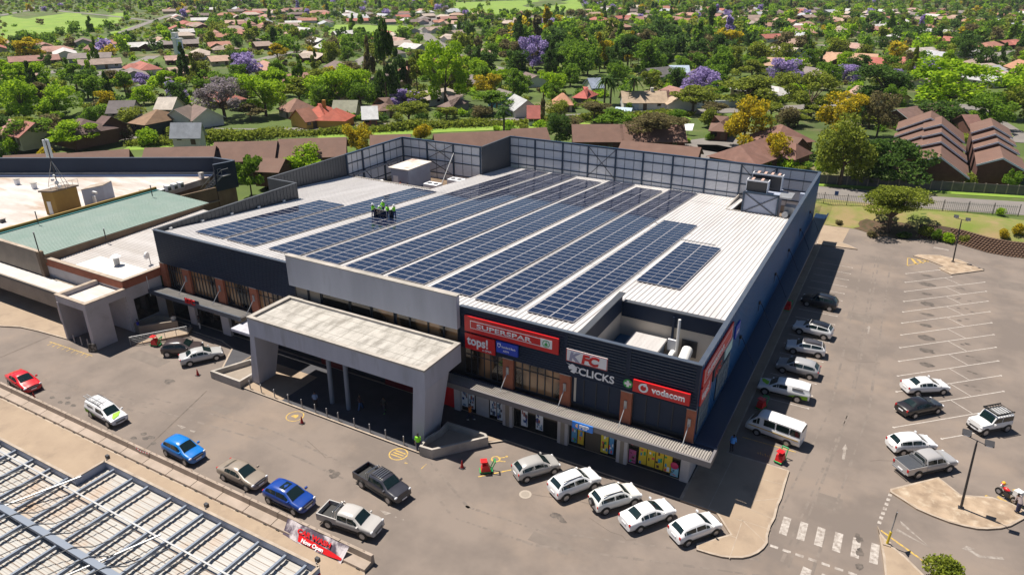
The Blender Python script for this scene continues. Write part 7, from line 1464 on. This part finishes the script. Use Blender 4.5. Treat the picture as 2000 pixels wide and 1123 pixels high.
for (dd, x, y, z, px, py) in cells:
    ph_, pt_ = prob(px, py)
    if ph_+pt_ > .2 and py < 215:           # low garden growth
        for _ in range(3 if dd < 600 else 2):
            bx, by = x+rr.uniform(-8, 8), y+rr.uniform(-8, 8)
            if onstreet(bx, by, 1) or any((bx-a)**2+(by-b)**2 < 60 for a, b in fixed+hs): continue
            bh = rr.uniform(1.2, 3.6); bw = bh*rr.uniform(1.2, 2.4); n = 150 if dd < 350 else 70; r_ = np.random.RandomState(int(abs(bx*7+by*3)) % 99991); P3, _ = crown_pts('bush', n, r_)
            far.setdefault(rr.choice(('green', 'olive', 'lime', 'dark', 'brown', 'olive')), []).append(leafcloud(P3*np.array([[bw, bw, bh]])+np.array([[bx, by, gh(bx, by)]]), bh*(.11 if dd < 350 else .15), r_))
    if onstreet(x, y, 3): continue
    if any((x-a)**2+(y-b)**2 < 95 for a, b in fixed if dd < 420): continue
    if 1745 < px < 2000 and py > 190: continue
    if any((x-a)**2+(y-b)**2 < 300 for a, b in hs): ph_ = 0; pt_ *= .55
    if rr.random() < ph_*.8 and nh < 285 and dd > 215:
        nh += 1; hs.append((x, y)); i = rr.randrange(len(RC)); L_ = rr.uniform(10, 19); W__ = rr.uniform(7, 9.5); rz = -.5+rr.choice((0, 1.57))+rr.uniform(-.25, .25)
        kw = dict(hip=rr.choice((0, 0, .8)), win=dd < 420, wing=(3, 3, rr.uniform(-3, 3)) if rr.random() < .35 and dd < 600 else None)
        gable(x, y, z, L_, W__, rz, 2.2, 3.9, rcm[i], rr.choice(wcm), '%s roofed %s house %s' % (RN[i], 'long' if L_ > 15 else 'small', zone(px, py)), group='suburban houses on the plain', **kw); continue
    if rr.random() < pt_:
        yel = rr.random(); dk = (px-1000)/500
        if yel < .035: col = 'yellow'
        elif yel < (.10 if py < 70 else .06): col = 'jacaranda'
        elif 1000 < px < 1460 and 78 < py < 165: col = rr.choice(('dark', 'green', 'dark', 'olive', 'green', 'brown'))
        else: col = rr.choice(('dark', 'green', 'green', 'olive', 'lime', 'lime', 'olive', 'green', 'dark', 'brown'))
        kind = rr.choice(('round', 'round', 'round', 'umbrella', 'open', 'tall', 'round')); h = rr.uniform(5.5, 11)*(1 if dd < 480 else .78); w = h*rr.uniform(.85, 1.35)
        if 1000 < px < 1460 and 78 < py < 165: h *= 1.35; w *= 1.2
        if py > 218: kind = 'bush' if rr.random() < .4 else 'umbrella'; h = rr.uniform(3.2, 5.6); w = h*1.9; col = rr.choice(('green', 'olive', 'dark', 'olive', 'brown'))
        if kind == 'tall': w = h*.6; h *= 1.3
        if ntree < 268 and dd < 420:
            ntree += 1; tree(x, y, w, h, kind, col, '%s %s %s %s' % (CN[col], KN[kind], 'shrub' if kind == 'bush' else 'tree', zone(px, py)), n=2600, size=.03, var=ntree % 3, group='trees among the suburban houses', name='shrub' if kind == 'bush' else 'tree', cat='shrub' if kind == 'bush' else 'tree')
        else:
            n = 520 if dd < 500 else (300 if dd < 900 else 150); r_ = np.random.RandomState(int(abs(x*7+y*3)) % 99991); P3, _ = crown_pts(kind, n, r_); P3 = P3*np.array([[w, w, h]])+np.array([[x, y, z]])
            far.setdefault(col, []).append(leafcloud(P3, h*(.06 if dd < 500 else .085), r_))
for (a, b) in fixed:
    dv = math.hypot(a, b)
    if b < 150 or a > -5 and b < 200: continue
    for _ in range(10):
        u = rr.uniform(-10, 10); bx, by = a*(1-8/dv)+u*.87+rr.uniform(-1, 1), b*(1-8/dv)+u*.49+rr.uniform(-2, 1)
        if onstreet(bx, by, 1): continue
        bh = rr.uniform(1.3, 3.2); bw = bh*rr.uniform(1.2, 2); r_ = np.random.RandomState(int(abs(bx*7+by*3)) % 99991); P3, _ = crown_pts('bush', 420, r_); far.setdefault(rr.choice(('green', 'olive', 'lime', 'dark')), []).append(leafcloud(P3*np.array([[bw, bw, bh]])+np.array([[bx, by, gh(bx, by)]]), bh*.07, r_))
root = thing('distant_tree_cover', 'mass of far off trees between the houses up to the top edge', 'trees'); root['kind'] = 'stuff'
COL.objects.unlink(root); bpy.data.objects.remove(root)
Vs = [np.concatenate(v) for v in far.values()]; me = quads_mesh('distant_tree_cover', np.concatenate(Vs), FARM[list(far)[0]])
for k in list(far)[1:]: me.materials.append(FARM[k])
me.polygons.foreach_set('material_index', np.concatenate([np.full(len(v)//4, i, dtype=np.int32) for i, v in enumerate(Vs)])); o = bpy.data.objects.new('distant_tree_cover', me); COL.objects.link(o)
tag(o, 'mass of far off trees between the houses up to the top edge', 'trees', kind='stuff')
# low growth: hedge band along the service road
hp = []
for pts, n, hh in ((((250, 284), (420, 272), (560, 266), (700, 260), (860, 250), (1010, 244), (1130, 236), (1240, 231), (1350, 226)), 26000, 1.5),):
    P4 = [att(*p) for p in pts]; r_ = np.random.RandomState(3)
    for a, b in zip(P4, P4[1:]):
        m = n//len(P4); u = r_.uniform(0, 1, (m, 1)); base_ = np.array([a[:]])*(1-u)+np.array([b[:]])*u; nz = np.sin(base_[:, :1]*.5)+np.sin(base_[:, :1]*.17+1)
        off = np.concatenate([r_.uniform(-.6, .6, (m, 1)), r_.normal(0, 1.5, (m, 1))+1, np.abs(r_.uniform(0, 1, (m, 1)))*(hh+.4*nz)+1.9-2.], 1); hp.append(base_+off)
me = quads_mesh('hedge_growth', leafcloud(np.concatenate(hp), .3, np.random.RandomState(4)), LM['olive']); o = bpy.data.objects.new('hedge_growth', me); COL.objects.link(o); tag(o, 'rough green hedge growth along the embankment behind the terraces', 'hedge', kind='stuff')
ORD = 'leftmost second third fourth fifth sixth seventh eighth ninth tenth eleventh twelfth thirteenth fourteenth fifteenth sixteenth seventeenth eighteenth nineteenth twentieth'.split()
bylab = {}
for o in COL.objects:
    if o.parent is None and o.get('label'): bylab.setdefault(o['label'], []).append(o)
for lb, L_ in bylab.items():
    if len(L_) > 1:
        L_.sort(key=lambda o: proj(*o.location)[0])
        for i, o in enumerate(L_): o['label'] = lb+(', leftmost' if i == 0 else ', %s from left' % ORD[min(i, 19)])
print('houses', nh, 'trees', ntree, 'objs', len(COL.objects))

# ---------------------------------------------------------------- air
hz_m = bpy.data.materials.new('air'); hz_m.use_nodes = True; N = hz_m.node_tree.nodes; N.remove(N['Principled BSDF']); pv = N.new('ShaderNodeVolumePrincipled')
pv.inputs['Color'].default_value = (.82, .9, 1, 1); pv.inputs['Density'].default_value = .00006; hz_m.node_tree.links.new(pv.outputs[0], N['Material Output'].inputs['Volume'])
g = MB(); g.box(-5000, 3000, -350, 7000, -6, 60); o = g.build('haze', hz_m); tag(o, kind='stuff')
